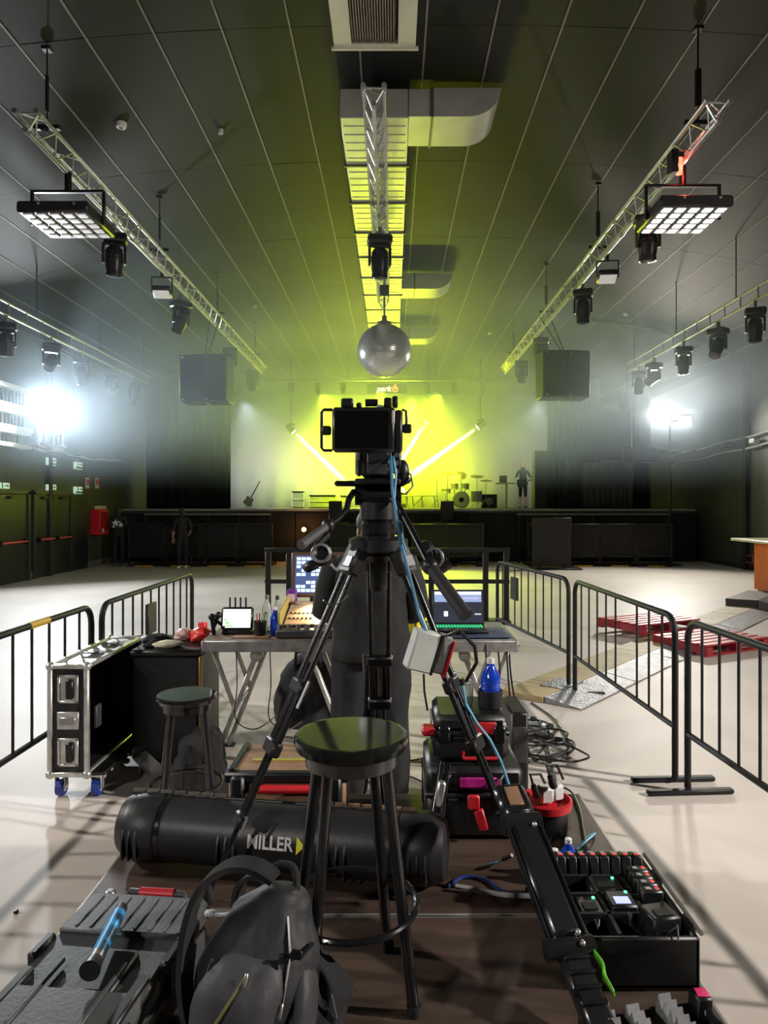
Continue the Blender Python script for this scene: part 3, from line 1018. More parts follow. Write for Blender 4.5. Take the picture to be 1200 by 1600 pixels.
# ------------------------------------------------------------------ right wall
t = thing('cable_run', 'pair of pale conduits with lamps along the upper right wall', 'cable run', (XR - 0.1, 12.0, 3.6))
for dz in (0.0, -0.30):
    pts = [(XR - 0.09, 11.0 + 0.5 * i, 3.85 - 0.035 * i * 0.5 + dz + 0.02 * math.sin(i * 1.1)) for i in range(27)]
    MB().tube(pts, 0.03, 6).build('conduit', mat('pale_conduit', (0.5, 0.5, 0.5), 0.45), t)
for yy in (18.4, 19.9):
    MB().box((XR - 0.14, yy, 3.42), (0.16, 0.28, 0.13), b=0.02).build('lamp_box', LEDGE if yy < 19 else BLACK, t)
t = thing('wall_speaker', 'black oblong speaker box on a bracket high by the right wall', 'speaker', (7.75, 22.0, 3.0))
MB().box((7.72, 22.0, 3.30), (1.02, 0.5, 0.46), b=0.02).build('cabinet', BLACK, t)
MB().box((7.72, 21.74, 3.30), (0.96, 0.02, 0.40), b=0.006).build('grille', GRILL, t)
MB().box((8.9, 22.05, 3.45), (1.4, 0.06, 0.06), b=0.01).build('bracket', GREY, t)
t = thing('wall_socket', 'small reddish socket box low on the right wall', 'socket', (XR, 19.2, 0.15))
MB().box((XR - 0.05, 18.75, 0.30), (0.1, 0.4, 0.22), b=0.01).build('box', mat('brown_red', (0.22, 0.07, 0.05), 0.5), t)
MB().box((XR - 0.105, 18.75, 0.31), (0.012, 0.3, 0.14), b=0.004).build('flap', BLACK, t)

# bar counter
ORANGE = mat('orange_laminate', (0.72, 0.16, 0.03), 0.4, var=0.1, scale=2)
t = thing('bar_counter', 'orange fronted bar counter with pale top against the right wall', 'counter', (7.4, 11.0, 0))
for i in range(5):
    yy = 9.42 + 0.87 * i
    MB().box((7.35, yy, 0.62), (1.0, 0.862, 0.90), b=0.006).build('front_panel', ORANGE, t)
MB().box((7.38, 11.16, 0.085), (0.94, 4.3, 0.17)).build('plinth', mat('olive_plinth', (0.10, 0.11, 0.03), 0.6), t, smooth=False)
MB().box((7.22, 11.25, 1.095), (1.36, 4.75, 0.05), b=0.012).build('counter_top', mat('cream_top', (0.72, 0.68, 0.42), 0.35, var=0.06), t)

# ------------------------------------------------------------------ barriers in front of the stage
MESHM = bpy.data.materials.new('dark_mesh_screen')
MESHM.use_nodes = True
nt = MESHM.node_tree
pb = nt.nodes['Principled BSDF']
pb.inputs['Base Color'].default_value = (0.012, 0.012, 0.013, 1)
pb.inputs['Roughness'].default_value = 0.5
tr = nt.nodes.new('ShaderNodeBsdfTransparent')
mx = nt.nodes.new('ShaderNodeMixShader')
tcn = nt.nodes.new('ShaderNodeTexCoord')
ck = nt.nodes.new('ShaderNodeTexChecker')
ck.inputs['Scale'].default_value = 60
nt.links.new(tcn.outputs['Object'], ck.inputs['Vector'])
mr = nt.nodes.new('ShaderNodeMapRange')
mr.inputs['To Min'].default_value = 0.55
mr.inputs['To Max'].default_value = 0.85
nt.links.new(ck.outputs['Fac'], mr.inputs['Value'])
nt.links.new(mr.outputs['Result'], mx.inputs['Fac'])
nt.links.new(tr.outputs[0], mx.inputs[1])
nt.links.new(pb.outputs[0], mx.inputs[2])
nt.links.new(mx.outputs[0], nt.nodes['Material Output'].inputs['Surface'])
STEEL = mat('dark_barrier_steel', (0.022, 0.022, 0.022), 0.45, metal=0.3, var=0.15)

def stage_barrier(loc, label, w=1.02, h=1.18, kit=[None]):
    if kit[0] is None:
        t = thing('stage_barrier', label, 'barrier', (0, 0, 0), local=True)
        f = MB()
        for s in (-1, 1):
            f.box((s * (w / 2 - 0.025), 0, h / 2 + 0.03), (0.05, 0.05, h - 0.03), b=0.008)
        f.box((0, 0, h), (w, 0.09, 0.06), b=0.015)
        f.box((0, 0, 0.30), (w - 0.1, 0.04, 0.04), b=0.006)
        f.build('frame', STEEL, t)
        MB().box((0, 0.0, h / 2 + 0.12), (w - 0.1, 0.012, h - 0.26)).build('mesh_panel', MESHM, t, smooth=False)
        MB().box((0, 0.35, 0.02), (w - 0.02, 1.0, 0.03), b=0.006).build('foot_plate', STEEL, t)
        for s in (-1, 1):
            MB().cyl((s * (w / 2 - 0.06), 0.03, h - 0.08), (s * (w / 2 - 0.06), 0.82, 0.05), 0.024, n=8).build('brace', STEEL, t)
        MB().box((0, -0.17, 0.022), (w * 0.5, 0.05, 0.034), b=0.004).build('warning_strip', mat('yellow_strip', (0.80, 0.48, 0.02), 0.5), t)
        kit[0] = t
        o = t
    else:
        o = copy_tree(kit[0])
    o.location = loc
    tag(o, label, 'barrier', 'black mesh barriers before the stage')
for i in range(4):
    stage_barrier((-7.0 + 1.03 * i, 20.0, 0), 'black mesh stage barrier left of the camera, %s from the left wall' % ordn[i])
for i in range(4):
    stage_barrier((4.35 + 1.03 * i, 20.0, 0), 'black mesh stage barrier right of the camera, %s from the stage centre' % ordn[i])
for i in range(2):
    stage_barrier((1.05 + 1.03 * i, 20.0, 0), ('yellow-lit black mesh barrier at the stage centre, nearer the camera tripod', 'yellow-lit black mesh barrier at the stage centre, farther from the tripod')[i])
stage_barrier((-1.35, 20.0, 0), 'black mesh barrier behind the mixing desk lamp, left of the camera head')
# grey board standing before the right barriers
t = thing('display_board', 'plain grey board on a foot before the right stage barriers', 'board', (4.55, 19.1, 0))
MB().box((4.32, 19.1, 0.74), (1.05, 0.04, 1.32), b=0.006).build('board', mat('grey_board', (0.022, 0.022, 0.024), 0.5), t)
MB().box((4.42, 19.1, 0.02), (1.35, 0.5, 0.04), b=0.008).build('foot', BLACKM, t)
for s in (-1, 1):
    MB().box((4.32 + s * 0.35, 19.1, 0.06), (0.05, 0.1, 0.10), b=0.004).build('post', BLACKM, t)
# rails behind the barriers
for i, (x0, x1, lab) in enumerate(((-7.45, -3.65, 'pale topped black railing between left barriers and stage'), (3.75, 8.3, 'pale topped black railing between right barriers and stage'))):
    t = thing('stage_railing', lab, 'railing', (x0, 21.15, 0), group='railings before the stage')
    MB().box(((x0 + x1) / 2, 21.15, 1.46), (x1 - x0, 0.08, 0.05), b=0.008).build('top_rail', mat('worn_rail', (0.30, 0.29, 0.26), 0.4, metal=0.4), t)
    n = 5
    for k in range(n):
        MB().box((x0 + 0.04 + (x1 - x0 - 0.08) * k / (n - 1), 21.15, 0.715), (0.07, 0.06, 1.43), b=0.008).build('post', STEEL, t)

# stacked chairs behind the left barriers, red frames
t0 = None
CHR = mat('red_chair_shell', (0.28, 0.03, 0.03), 0.4)
for i, (x, z) in enumerate(((-6.42, 0.0), (-6.42, 0.09), (-6.42, 0.18), (-5.62, 0.0), (-5.62, 0.09))):
    if t0 is None:
        t0 = thing('stacking_chair', 'x', 'chair', (0, 0, 0), local=True)
        MB().box((0, 0, 0.44), (0.44, 0.42, 0.03), b=0.01).build('seat', CHR, t0)
        MB().box((0, 0.22, 0.68), (0.42, 0.03, 0.34), b=0.01).build('backrest', CHR, t0)
        for sx in (-1, 1):
            for sy in (-1, 1):
                MB().cyl((sx * 0.19, sy * 0.18, 0.43), (sx * 0.22, sy * 0.21, 0.0), 0.012, n=6).build('leg', GREY, t0)
        o = t0
    else:
        o = copy_tree(t0)
    o.location = (x, 20.62, z)
    tag(o, ('red stacking chair at the foot of the taller stack behind the left barriers', 'red stacking chair in the middle of the taller stack behind the left barriers', 'red stacking chair on top of the taller stack behind the left barriers',
            'red stacking chair at the foot of the lower stack behind the left barriers', 'red stacking chair on top of the lower stack behind the left barriers')[i], 'chair', 'stacked red chairs')

# ------------------------------------------------------------------ people
SKIN = mat('skin', (0.50, 0.30, 0.22), 0.55, var=0.08)
HAIRD = mat('dark_hair', (0.025, 0.018, 0.014), 0.6, var=0.4, scale=60)
HAIRB = mat('fair_hair', (0.35, 0.20, 0.08), 0.6, var=0.3, scale=60)
CLOTHB = mat('black_jersey', (0.020, 0.020, 0.022), 0.85, var=0.3, scale=14, bump=0.2, bscale=18)
TROUS = mat('black_trousers', (0.014, 0.014, 0.016), 0.85, var=0.3, scale=12, bump=0.2, bscale=14)
SHOEW = mat('white_trainers', (0.75, 0.74, 0.70), 0.5)
SHOED = mat('grey_trainers', (0.10, 0.10, 0.10), 0.6, var=0.5, scale=60)

def person(loc, rz, label, J, mats, hair=HAIRD, shoe=SHOED, height=1.75, bare_arms=True, bare_legs=False, hairlen=0.0):
    """J: joint overrides for a 1.75 m figure that faces -Y; one skinned body with clothes by region, hair and shoes as parts"""
    D = {'pelvis': (0, 0, 0.95), 'waist': (0, 0, 1.10), 'chest': (0, 0, 1.28), 'collar': (0, 0.01, 1.42), 'neck': (0, 0.0, 1.49), 'skull': (0, -0.015, 1.60), 'crown': (0, -0.01, 1.70),
         'shL': (0.17, 0.01, 1.40), 'elL': (0.24, 0.05, 1.12), 'wrL': (0.24, -0.06, 0.88), 'haL': (0.235, -0.09, 0.80),
         'shR': (-0.17, 0.01, 1.40), 'elR': (-0.24, 0.05, 1.12), 'wrR': (-0.24, -0.06, 0.88), 'haR': (-0.235, -0.09, 0.80),
         'hipL': (0.09, 0, 0.90), 'knL': (0.10, -0.02, 0.50), 'anL': (0.10, 0.02, 0.09), 'toL': (0.11, -0.14, 0.035),
         'hipR': (-0.09, 0, 0.90), 'knR': (-0.10, -0.02, 0.50), 'anR': (-0.10, 0.02, 0.09), 'toR': (-0.11, -0.14, 0.035)}
    D.update(J)
    rad = {'pelvis': (.155, .115), 'waist': (.14, .105), 'chest': (.165, .115), 'collar': (.10, .085), 'neck': (.055, .06), 'skull': (.075, .092), 'crown': (.062, .075),
           'sh': (.068, .068), 'el': (.048, .048), 'wr': (.032, .028), 'ha': (.038, .02), 'hip': (.095, .095), 'kn': (.066, .066), 'an': (.045, .048), 'to': (.036, .03)}
    names = list(D)
    E = [('pelvis', 'waist'), ('waist', 'chest'), ('chest', 'collar'), ('collar', 'neck'), ('neck', 'skull'), ('skull', 'crown')]
    for s in 'LR':
        E += [('collar', 'sh' + s), ('sh' + s, 'el' + s), ('el' + s, 'wr' + s), ('wr' + s, 'ha' + s), ('pelvis', 'hip' + s), ('hip' + s, 'kn' + s), ('kn' + s, 'an' + s), ('an' + s, 'to' + s)]
    k = height / 1.75
    me = bpy.data.meshes.new('skeleton')
    me.from_pydata([Vector(D[n]) * k for n in names], [(names.index(a), names.index(b)) for a, b in E], [])
    ob = bpy.data.objects.new('skeleton', me)
    COL.objects.link(ob)
    ob.modifiers.new('skin', 'SKIN')
    sv = me.skin_vertices[0].data
    for i, n in enumerate(names):
        key = n if n in rad else n[:-1]
        sv[i].radius = (rad[key][0] * k, rad[key][1] * k)
        sv[i].use_root = (n == 'pelvis')
    ob.modifiers.new('sub', 'SUBSURF').levels = 2
    dg = bpy.context.evaluated_depsgraph_get()
    ev = bpy.data.meshes.new_from_object(ob.evaluated_get(dg))
    bpy.data.objects.remove(ob)
    ev.name = 'body'
    ev.materials.clear()
    for mm in mats:                       # 0 skin, 1 top, 2 trousers, 3 shoes
        ev.materials.append(mm)
    reg = {}
    for a, b in E:
        r = 1
        if a == 'neck' or a == 'skull' or (a == 'collar' and b == 'neck'):
            r = 0
        elif a[:2] in ('el',):
            r = 0 if bare_arms else 1
        elif a[:2] == 'wr':
            r = 0
        elif a == 'pelvis' or a[:3] == 'hip':
            r = 2
        elif a[:2] == 'kn':
            r = 0 if bare_legs else 2
        elif a[:2] == 'an':
            r = 3
        reg[(a, b)] = r
    mi = []
    for p in ev.polygons:
        c = p.center
        best = (1e9, 0)
        for (a, b), r in reg.items():
            A, B = Vector(D[a]) * k, Vector(D[b]) * k
            t = max(0, min(1, (c - A).dot(B - A) / max(1e-6, (B - A).length_squared)))
            rr = rad[a if a in rad else a[:-1]][0] * k
            dd = (c - A - (B - A) * t).length - rr
            if dd < best[0]:
                best = (dd, r)
        mi.append(best[1])
    ev.polygons.foreach_set('material_index', mi)
    ev.polygons.foreach_set('use_smooth', [True] * len(ev.polygons))
    root = thing('person', label, 'person', loc, local=True, rz=rz)
    bo = bpy.data.objects.new('body', ev)
    COL.objects.link(bo)
    bo.parent = root
    h = Vector(D['skull']) * k
    up = (Vector(D['crown']) - Vector(D['skull'])).normalized()
    hm = MB().ball(h + up * 0.055 * k + Vector((0, 0.022, 0)) * k, Vector((0.088, 0.098, 0.092)) * k, 18, 12)
    if hairlen:
        hm.ball(h + Vector((0, 0.06, -hairlen / 2)), (0.085, 0.05, hairlen / 2 + 0.06), 14, 10)
    hm.build('hair', hair, root)
    fm = MB()
    fm.ball(h + Vector((0, -0.092, -0.015)) * k, Vector((0.013, 0.02, 0.022)) * k, 8, 6)
    for s in (-1, 1):
        fm.ball(h + Vector((s * 0.076, 0.0, -0.005)) * k, Vector((0.01, 0.02, 0.03)) * k, 8, 6)
    fm.build('face_features', mats[0], root)
    em = MB()
    for s in (-1, 1):
        em.ball(h + Vector((s * 0.03, -0.084, 0.012)) * k, 0.010 * k, 8, 6)
    em.box(h + Vector((0, -0.085, -0.055)) * k, Vector((0.04, 0.012, 0.008)) * k, b=0.003)
    em.build('eyes_and_mouth', HAIRD, root)
    for s in 'LR':
        an, to = Vector(D['an' + s]) * k, Vector(D['to' + s]) * k
        dirv = (to - an)
        dirv.z = 0
        dirv.normalize()
        c = (an + to) / 2
        rot = dirv.to_track_quat('Y', 'Z').to_matrix()
        MB().box((c.x, c.y, 0.045 * k), (0.095 * k, 0.27 * k, 0.085 * k), rot, 0.03 * k).build('shoe', shoe, root)
        # fingers and thumb at the end of each arm
        wr, ha = Vector(D['wr' + s]) * k, Vector(D['ha' + s]) * k
        dv = (ha - wr).normalized()
        sd = dv.cross(Vector((0, 0, 1)))
        if sd.length < 0.2:
            sd = Vector((0, 1, 0))
        sd.normalize()
        nr = dv.cross(sd).normalized()
        fg = MB()
        for j, ln in enumerate((0.062, 0.075, 0.07, 0.055)):
            b0 = ha + sd * (0.03 - 0.02 * j) * k
            fg.tube([b0, b0 + dv * ln * 0.55 * k, b0 + (dv * ln * 0.9 + nr * 0.02) * k, b0 + (dv * ln * 1.05 + nr * 0.04) * k], [0.010 * k, 0.009 * k, 0.0085 * k, 0.006 * k], 6)
        b0 = wr + (ha - wr) * 0.5 + sd * 0.03 * k
        fg.tube([b0, b0 + (sd * 0.03 + dv * 0.02) * k, b0 + (sd * 0.04 + dv * 0.055) * k], [0.012 * k, 0.011 * k, 0.008 * k], 6)
        fg.build('fingers', mats[0], root)
    return root

# jacketed figure by the hose cabinet with a white star print on the back
pj = person((-7.80, 20.05, 0), R(188), 'person in a black jacket with a white star print by the hose cabinet',
            {'skull': (0.01, -0.03, 1.58), 'crown': (0.02, -0.04, 1.68), 'elL': (0.25, 0.02, 1.14), 'wrL': (0.15, -0.17, 1.10), 'haL': (0.07, -0.2, 1.12), 'elR': (-0.25, 0.02, 1.14), 'wrR': (-0.15, -0.17, 1.08), 'haR': (-0.08, -0.2, 1.08)},
            (SKIN, CLOTHB, TROUS, SHOED), HAIRD, SHOED, 1.72, bare_arms=False, hairlen=0.08)
def star(cx, cz, r, y):
    pts = []
    for i in range(10):
        a = PI / 2 + PI * i / 5
        q = r if i % 2 == 0 else r * 0.42
        pts.append((cx + q * math.cos(a), cz + q * math.sin(a)))
    return pts
m = MB()
for (cx, cz, r) in ((0.05, 1.23, 0.12), (-0.10, 1.18, 0.085)):
    pp = star(cx, cz, r, 0)
    m.prism(pp, (0, 0.125, 0), (1, 0, 0), (0, 0, 1), (0, 0.012, 0))
m.box((-0.02, 0.13, 1.27), (0.12, 0.012, 0.03)).box((0.1, 0.128, 1.12), (0.08, 0.012, 0.025))
m.build('star_print', WHITE, pj, smooth=False)
person((-5.78, 19.35, 0), R(205), 'person in a black T-shirt and white trainers before the left stage barriers',
       {'elR': (-0.26, 0.04, 1.13), 'wrR': (-0.20, -0.12, 0.95), 'haR': (-0.15, -0.17, 0.90), 'skull': (0, -0.03, 1.59), 'crown': (0, -0.035, 1.69)},
       (SKIN, CLOTHB, TROUS, SHOEW), HAIRD, SHOEW, 1.68)
# guitarist on the stage
pg = person((4.75, 25.6, SZ), R(-20), 'fair haired person in black shorts playing a dark guitar on the stage',
            {'elL': (0.30, -0.02, 1.16), 'wrL': (0.36, -0.22, 1.20), 'haL': (0.38, -0.27, 1.23), 'elR': (-0.28, 0.02, 1.15), 'wrR': (-0.10, -0.20, 1.02), 'haR': (-0.03, -0.22, 1.0),
             'hipL': (0.09, 0, 0.90), 'anL': (0.13, 0.03, 0.09), 'anR': (-0.13, 0.02, 0.09)},
            (SKIN, CLOTHB, TROUS, SHOED), HAIRB, SHOED, 1.66, bare_legs=True, hairlen=0.14)
gt = thing('guitar', 'dark electric guitar held by the person on the stage', 'guitar', (4.75, 25.3, SZ + 0.9))
gm = MB()
go = Vector((4.70, 25.36, SZ + 0.93))
outl = [(-0.22, -0.05), (-0.20, -0.15), (-0.08, -0.17), (0.03, -0.11), (0.14, -0.14), (0.18, -0.06), (0.14, 0.0), (0.19, 0.08), (0.12, 0.14), (0.02, 0.10), (-0.08, 0.15), (-0.19, 0.12)]
rg = Matrix.Rotation(R(-15), 3, 'Y')
ex, ez = rg @ Vector((1, 0, 0)), rg @ Vector((0, 0, 1))
gm.prism(outl, go, ex, ez, (0, 0.045, 0))
gm.build('guitar_body', BLACKG, gt)
MB().box(go + ex * 0.50 + Vector((0, 0.01, 0)), (0.66, 0.025, 0.05), rg, 0.006).build('neck', mat('guitar_neck', (0.20, 0.10, 0.05), 0.4), gt)
MB().box(go + ex * 0.88 + Vector((0, 0.01, 0)), (0.16, 0.022, 0.08), rg, 0.006).build('headstock', BLACKG, gt)

# ------------------------------------------------------------------ things on the stage
def cyl_drum(m, c, r, h, axis=(0, 0, 1), n=24):
    a = Vector(axis).normalized() * h / 2
    m.cyl(Vector(c) - a, Vector(c) + a, r, n=n)
CH = mat('chrome_hardware', (0.75, 0.75, 0.76), 0.2, metal=0.9)
BRASS = mat('cymbal_brass', (0.75, 0.60, 0.28), 0.28, metal=0.8)
SHELL = mat('drum_shell', (0.55, 0.54, 0.52), 0.3, var=0.15)
HEAD = mat('drum_head', (0.80, 0.79, 0.75), 0.5)
kx, ky = 2.45, 25.2
dk = thing('drum_kit', 'pale drum kit with brass cymbals on the stage', 'drum kit', (kx, ky, SZ))
m = MB(); cyl_drum(m, (kx, ky, SZ + 0.30), 0.29, 0.42, (0, 1, 0)); b = m.build('bass_drum', SHELL, dk)
m = MB(); cyl_drum(m, (kx, ky - 0.22, SZ + 0.30), 0.265, 0.012, (0, 1, 0)); m.build('drum_head', HEAD, b)
m = MB(); m.ring((kx, ky - 0.21, SZ + 0.30), 0.285, 0.014, 28, 6, Matrix.Rotation(R(90), 3, 'X')); m.build('hoop', CH, b)
m = MB(); cyl_drum(m, (kx, ky - 0.23, SZ + 0.30), 0.09, 0.012, (0, 1, 0)); m.build('port_ring', BLACK, b)
for (dx, dy, z, r, h) in ((-0.22, 0.1, 0.78, 0.14, 0.18), (0.16, 0.1, 0.78, 0.15, 0.19), (0.58, 0.12, 0.42, 0.20, 0.36), (-0.52, 0.15, 0.62, 0.17, 0.13)):
    m = MB(); cyl_drum(m, (kx + dx, ky + dy, SZ + z), r, h); o = m.build('drum', SHELL, dk)
    m = MB(); cyl_drum(m, (kx + dx, ky + dy, SZ + z + h / 2 + 0.006), r * 0.96, 0.01); m.build('drum_head', HEAD, o)
    MB().ring((kx + dx, ky + dy, SZ + z + h / 2), r, 0.012, 24, 6).build('hoop', CH, o); MB().ring((kx + dx, ky + dy, SZ + z - h / 2), r, 0.012, 24, 6).build('hoop', CH, o)
    m = MB(); m.cyl((kx + dx, ky + dy, SZ + z - h / 2), (kx + dx, ky + dy, SZ + 0.01), 0.014, n=6); m.build('stand', CH, o)
for (dx, dy, z, r, ax) in ((-0.85, 0.1, 1.02, 0.20, 0.1), (-0.45, 0.35, 1.25, 0.24, 0.25), (0.05, 0.45, 1.18, 0.2, 0.9), (0.62, 0.35, 1.15, 0.25, 0.3), (0.9, 0.05, 0.98, 0.24, 0.2)):
    rt = Matrix.Rotation(ax, 3, 'X')
    c = Vector((kx + dx, ky + dy, SZ + z))
    m = MB().lathe([(r, 0.0), (r * 0.35, 0.02), (r * 0.12, 0.045), (0.012, 0.05)], c, 24, rt)
    o = m.build('cymbal', BRASS, dk)
    m = MB().cyl(c, (c.x, c.y, SZ + 0.25), 0.012, n=6)
    for i in range(3):
        a = 2 * PI * i / 3 + dx
        m.cyl((c.x, c.y, SZ + 0.32), (c.x + 0.22 * math.cos(a), c.y + 0.22 * math.sin(a), SZ + 0.012), 0.01, n=6)
    m.build('stand', CH, o)
m = MB().lathe([(0.17, 0), (0.17, 0.08), (0.15, 0.1)], (kx, ky + 0.75, SZ + 0.45), 18)
m.cyl((kx, ky + 0.75, SZ + 0.45), (kx, ky + 0.75, SZ + 0.01), 0.02, n=8)
m.build('throne', BLACK, dk)

t = thing('tall_speaker', 'tall black speaker stack at the right edge of the white backdrop', 'speaker', (4.95, 23.6, SZ))
for i, (z, h) in enumerate(((0.0, 0.72), (0.72, 0.62), (1.34, 0.58))):
    o = MB().box((4.95, 23.6, SZ + z + h / 2), (0.46, 0.5, h - 0.01), b=0.015).build('cabinet', BLACK, t)
    MB().box((4.95, 23.34, SZ + z + h / 2), (0.42, 0.02, h - 0.06), b=0.006).build('grille', GRILL, o)
PALE = mat('pale_stand', (0.70, 0.70, 0.66), 0.4)
t = thing('lectern_stand', 'pale T-shaped stand with a dark device beside the guitarist', 'stand', (4.02, 25.0, SZ))
MB().cyl((4.05, 25.0, SZ + 0.02), (4.05, 25.0, SZ + 0.86), 0.05, 0.04, n=10).build('column', PALE, t)
MB().box((4.02, 25.0, SZ + 0.88), (0.66, 0.4, 0.04), b=0.01).build('table_top', PALE, t)
MB().box((4.05, 25.0, SZ + 0.02), (0.45, 0.45, 0.03), b=0.01).build('base_plate', PALE, t)
MB().box((3.93, 25.0, SZ + 1.03), (0.26, 0.2, 0.26), b=0.02).build('device', BLACK, t)
t = thing('guitar_amp', 'small dark amplifier with pale speaker cone on the stage floor', 'amplifier', (3.55, 25.4, SZ))
MB().box((3.5, 25.5, SZ + 0.25), (0.55, 0.3, 0.5), b=0.015).build('cabinet', BLACK, t)
MB().lathe([(0.13, 0), (0.13, 0.015), (0.06, 0.02)], (3.5, 25.34, SZ + 0.24), 20, Matrix.Rotation(R(90), 3, 'X')).build('speaker_cone', GREY, t)
t = thing('keyboard_stand', 'pale framed keyboard stand on the stage right of the camera', 'stand', (0.9, 25.3, SZ))
MB().box((1.0, 25.3, SZ + 0.45), (1.3, 0.35, 0.05), b=0.01).build('keyboard', PALE, t)
for x in (0.5, 0.72, 1.05, 1.5):
    MB().cyl((x, 25.3, SZ + 0.42), (x + 0.05, 25.3, SZ + 0.01), 0.02, n=6).build('leg', PALE, t)
MB().cyl((0.7, 25.25, SZ + 0.02), (1.1, 25.25, SZ + 0.42), 0.015, n=6).build('cross_strut', PALE, t)
MB().cyl((0.86, 25.3, SZ + 0.47), (0.86, 25.3, SZ + 0.85), 0.012, n=6).build('microphone_pole', CH, t)
HAZEBOX = mat('grey_case', (0.30, 0.31, 0.30), 0.5)
for i, (x, w, h, lab) in enumerate(((-3.45, 0.45, 0.62, 'small pale framed rack on the stage left of the camera'), (-2.55, 1.0, 0.48, 'wide pale edged case on the stage left of the camera'), (-1.75, 0.35, 0.46, 'narrow pale edged case near the stage centre'))):
    t = thing('equipment_case', lab, 'case', (x, 26.0, SZ), group='cases on the stage floor')
    MB().box((x, 26.0, SZ + h / 2), (w - 0.04, 0.45, h - 0.04), b=0.01).build('case_body', HAZEBOX, t)
    m = MB()
    for sx in (-1, 1):
        for zz in (0.02, h - 0.02):
            m.box((x, 25.77, SZ + zz), (w, 0.03, 0.03))
        m.box((x + sx * (w / 2 - 0.015), 25.77, SZ + h / 2), (0.03, 0.03, h))
    m.box((x, 25.77, SZ + h * 0.5), (w, 0.03, 0.02))
    m.build('edge_frame', PALE, t, smooth=False)
t = thing('spare_guitar', 'white guitar leaning on a floor stand at the left of the stage', 'guitar', (-5.0, 24.5, SZ))
MB().prism([(a * 0.8, b * 1.1) for a, b in outl], (-5.0, 24.5, SZ + 0.25), (0.5, 0, 0.87), (-0.87, 0, 0.5), (0, 0.05, 0)).build('guitar_body', WHITE, t)
MB().cyl((-4.93, 24.52, SZ + 0.35), (-4.62, 24.56, SZ + 0.95), 0.02, n=6).build('neck', mat('guitar_neck', (0.20, 0.10, 0.05), 0.4), t)
m = MB()
m.cyl((-5.1, 24.45, SZ + 0.01), (-5.0, 24.6, SZ + 0.3), 0.015, n=6)
m.cyl((-4.9, 24.45, SZ + 0.01), (-5.0, 24.6, SZ + 0.3), 0.015, n=6)
m.build('floor_stand', CH, t)
# subwoofers on the floor with front fills on top
for i, (px, lab1, lab2) in enumerate(((525, 'black subwoofer on the floor before the stage, left of the camera', 'small black front fill speaker on the left subwoofer'), (698, 'black subwoofer on the floor before the stage, right of the camera', 'small black front fill speaker on the right subwoofer'))):
    x = (px - 613) / F * 21.2
    t = thing('subwoofer', lab1, 'speaker', (x, 21.2, 0), group='subwoofers before the stage')
    MB().box((x, 21.2, 0.62), (0.8, 0.6, 1.22), b=0.02).build('cabinet', BLACK, t)
    MB().box((x, 20.89, 0.62), (0.74, 0.02, 1.14), b=0.01).build('grille', GRILL, t)
    t = thing('front_fill', lab2, 'speaker', (x, 21.2, 1.24), group='front fill speakers')
    MB().box((x, 21.2, 1.55), (0.40, 0.4, 0.62), b=0.02).build('cabinet', BLACK, t)
    MB().box((x, 20.99, 1.55), (0.36, 0.02, 0.56), b=0.01).build('grille', GRILL, t)
# LED wash fixtures that throw the yellow light
YLENS = mat('yellow_lens', (1, 0.95, 0.1), 0.3, emit=(0.95, 1.0, 0.05), estr=14)
for i, x in enumerate((-0.75, 0.35)):
    t = thing('wash_lamp', ('yellow wash lamp on the stage floor behind the camera head', 'yellow wash lamp on the stage floor nearer the keyboard stand')[i], 'stage light', (x, 26.5, SZ), group='yellow wash lamps on the stage')
    rot = (Vector((0, 10, 6.4)) - Vector((x, 26.35, 2.25))).to_track_quat('-Z', 'Y').to_matrix()
    MB().box((x, 26.55, SZ + 0.08), (0.36, 0.3, 0.16), b=0.02).build('base', HEADM, t)
    m = MB()
    for s in (-1, 1):
        m.box((x + s * 0.2, 26.55, SZ + 0.38), (0.04, 0.12, 0.5), b=0.01)
    m.build('yoke', HEADM, t)
    hb = MB().cyl(Vector((x, 26.55, 2.24)) + rot @ Vector((0, 0, 0.15)), Vector((x, 26.55, 2.24)) + rot @ Vector((0, 0, -0.10)), 0.13, 0.16, n=18).build('head', HEADM, t)
    MB().cyl(Vector((x, 26.55, 2.24)) + rot @ Vector((0, 0, -0.095)), Vector((x, 26.55, 2.24)) + rot @ Vector((0, 0, -0.115)), 0.14, n=18).build('lens', YLENS, hb)
# name board hung over the stage
sg = thing('name_board', 'dark board with pale park lettering and coral swirl over the stage', 'sign', (-0.2, 24.3, 5.55))
bz = CAM_Z + (787 - 608) / F * 24.4
MB().box((-0.19, 24.4, bz), (1.40, 0.06, 0.33), b=0.008).build('board', mat('olive_board', (0.02, 0.02, 0.016), 0.5), sg)
def text(body, size, loc, material, parent, name='lettering', rot=(R(90), 0, 0), extrude=0.004, align='CENTER', shear=0.0, bold=0.0, sx=1.0):
    cu = bpy.data.curves.new(name, 'FONT')
    cu.body = body
    cu.size = size
    cu.extrude = extrude
    cu.align_x = align
    cu.align_y = 'CENTER'
    cu.shear = shear
    cu.offset = bold
    o = bpy.data.objects.new(name, cu)
    COL.objects.link(o)
    dg = bpy.context.evaluated_depsgraph_get()
    me = bpy.data.meshes.new_from_object(o.evaluated_get(dg))
    bpy.data.objects.remove(o)
    me.materials.clear()
    me.materials.append(material)
    o = bpy.data.objects.new(name, me)
    COL.objects.link(o)
    o.location = Vector(loc) - (ORIG.get(parent.name, Vector()) if parent else Vector())
    o.rotation_euler = rot
    o.scale = (sx, 1, 1)
    if parent:
        o.parent = parent
    return o
LET = mat('pale_lettering_glow', (0.85, 0.86, 0.78), 0.5, emit=(0.95, 1.0, 0.9), estr=1.6)  # letters carry added emission so they show through the haze
text('park', 0.27, (-0.30, 24.36, bz), LET, sg, shear=0.25, bold=0.004)
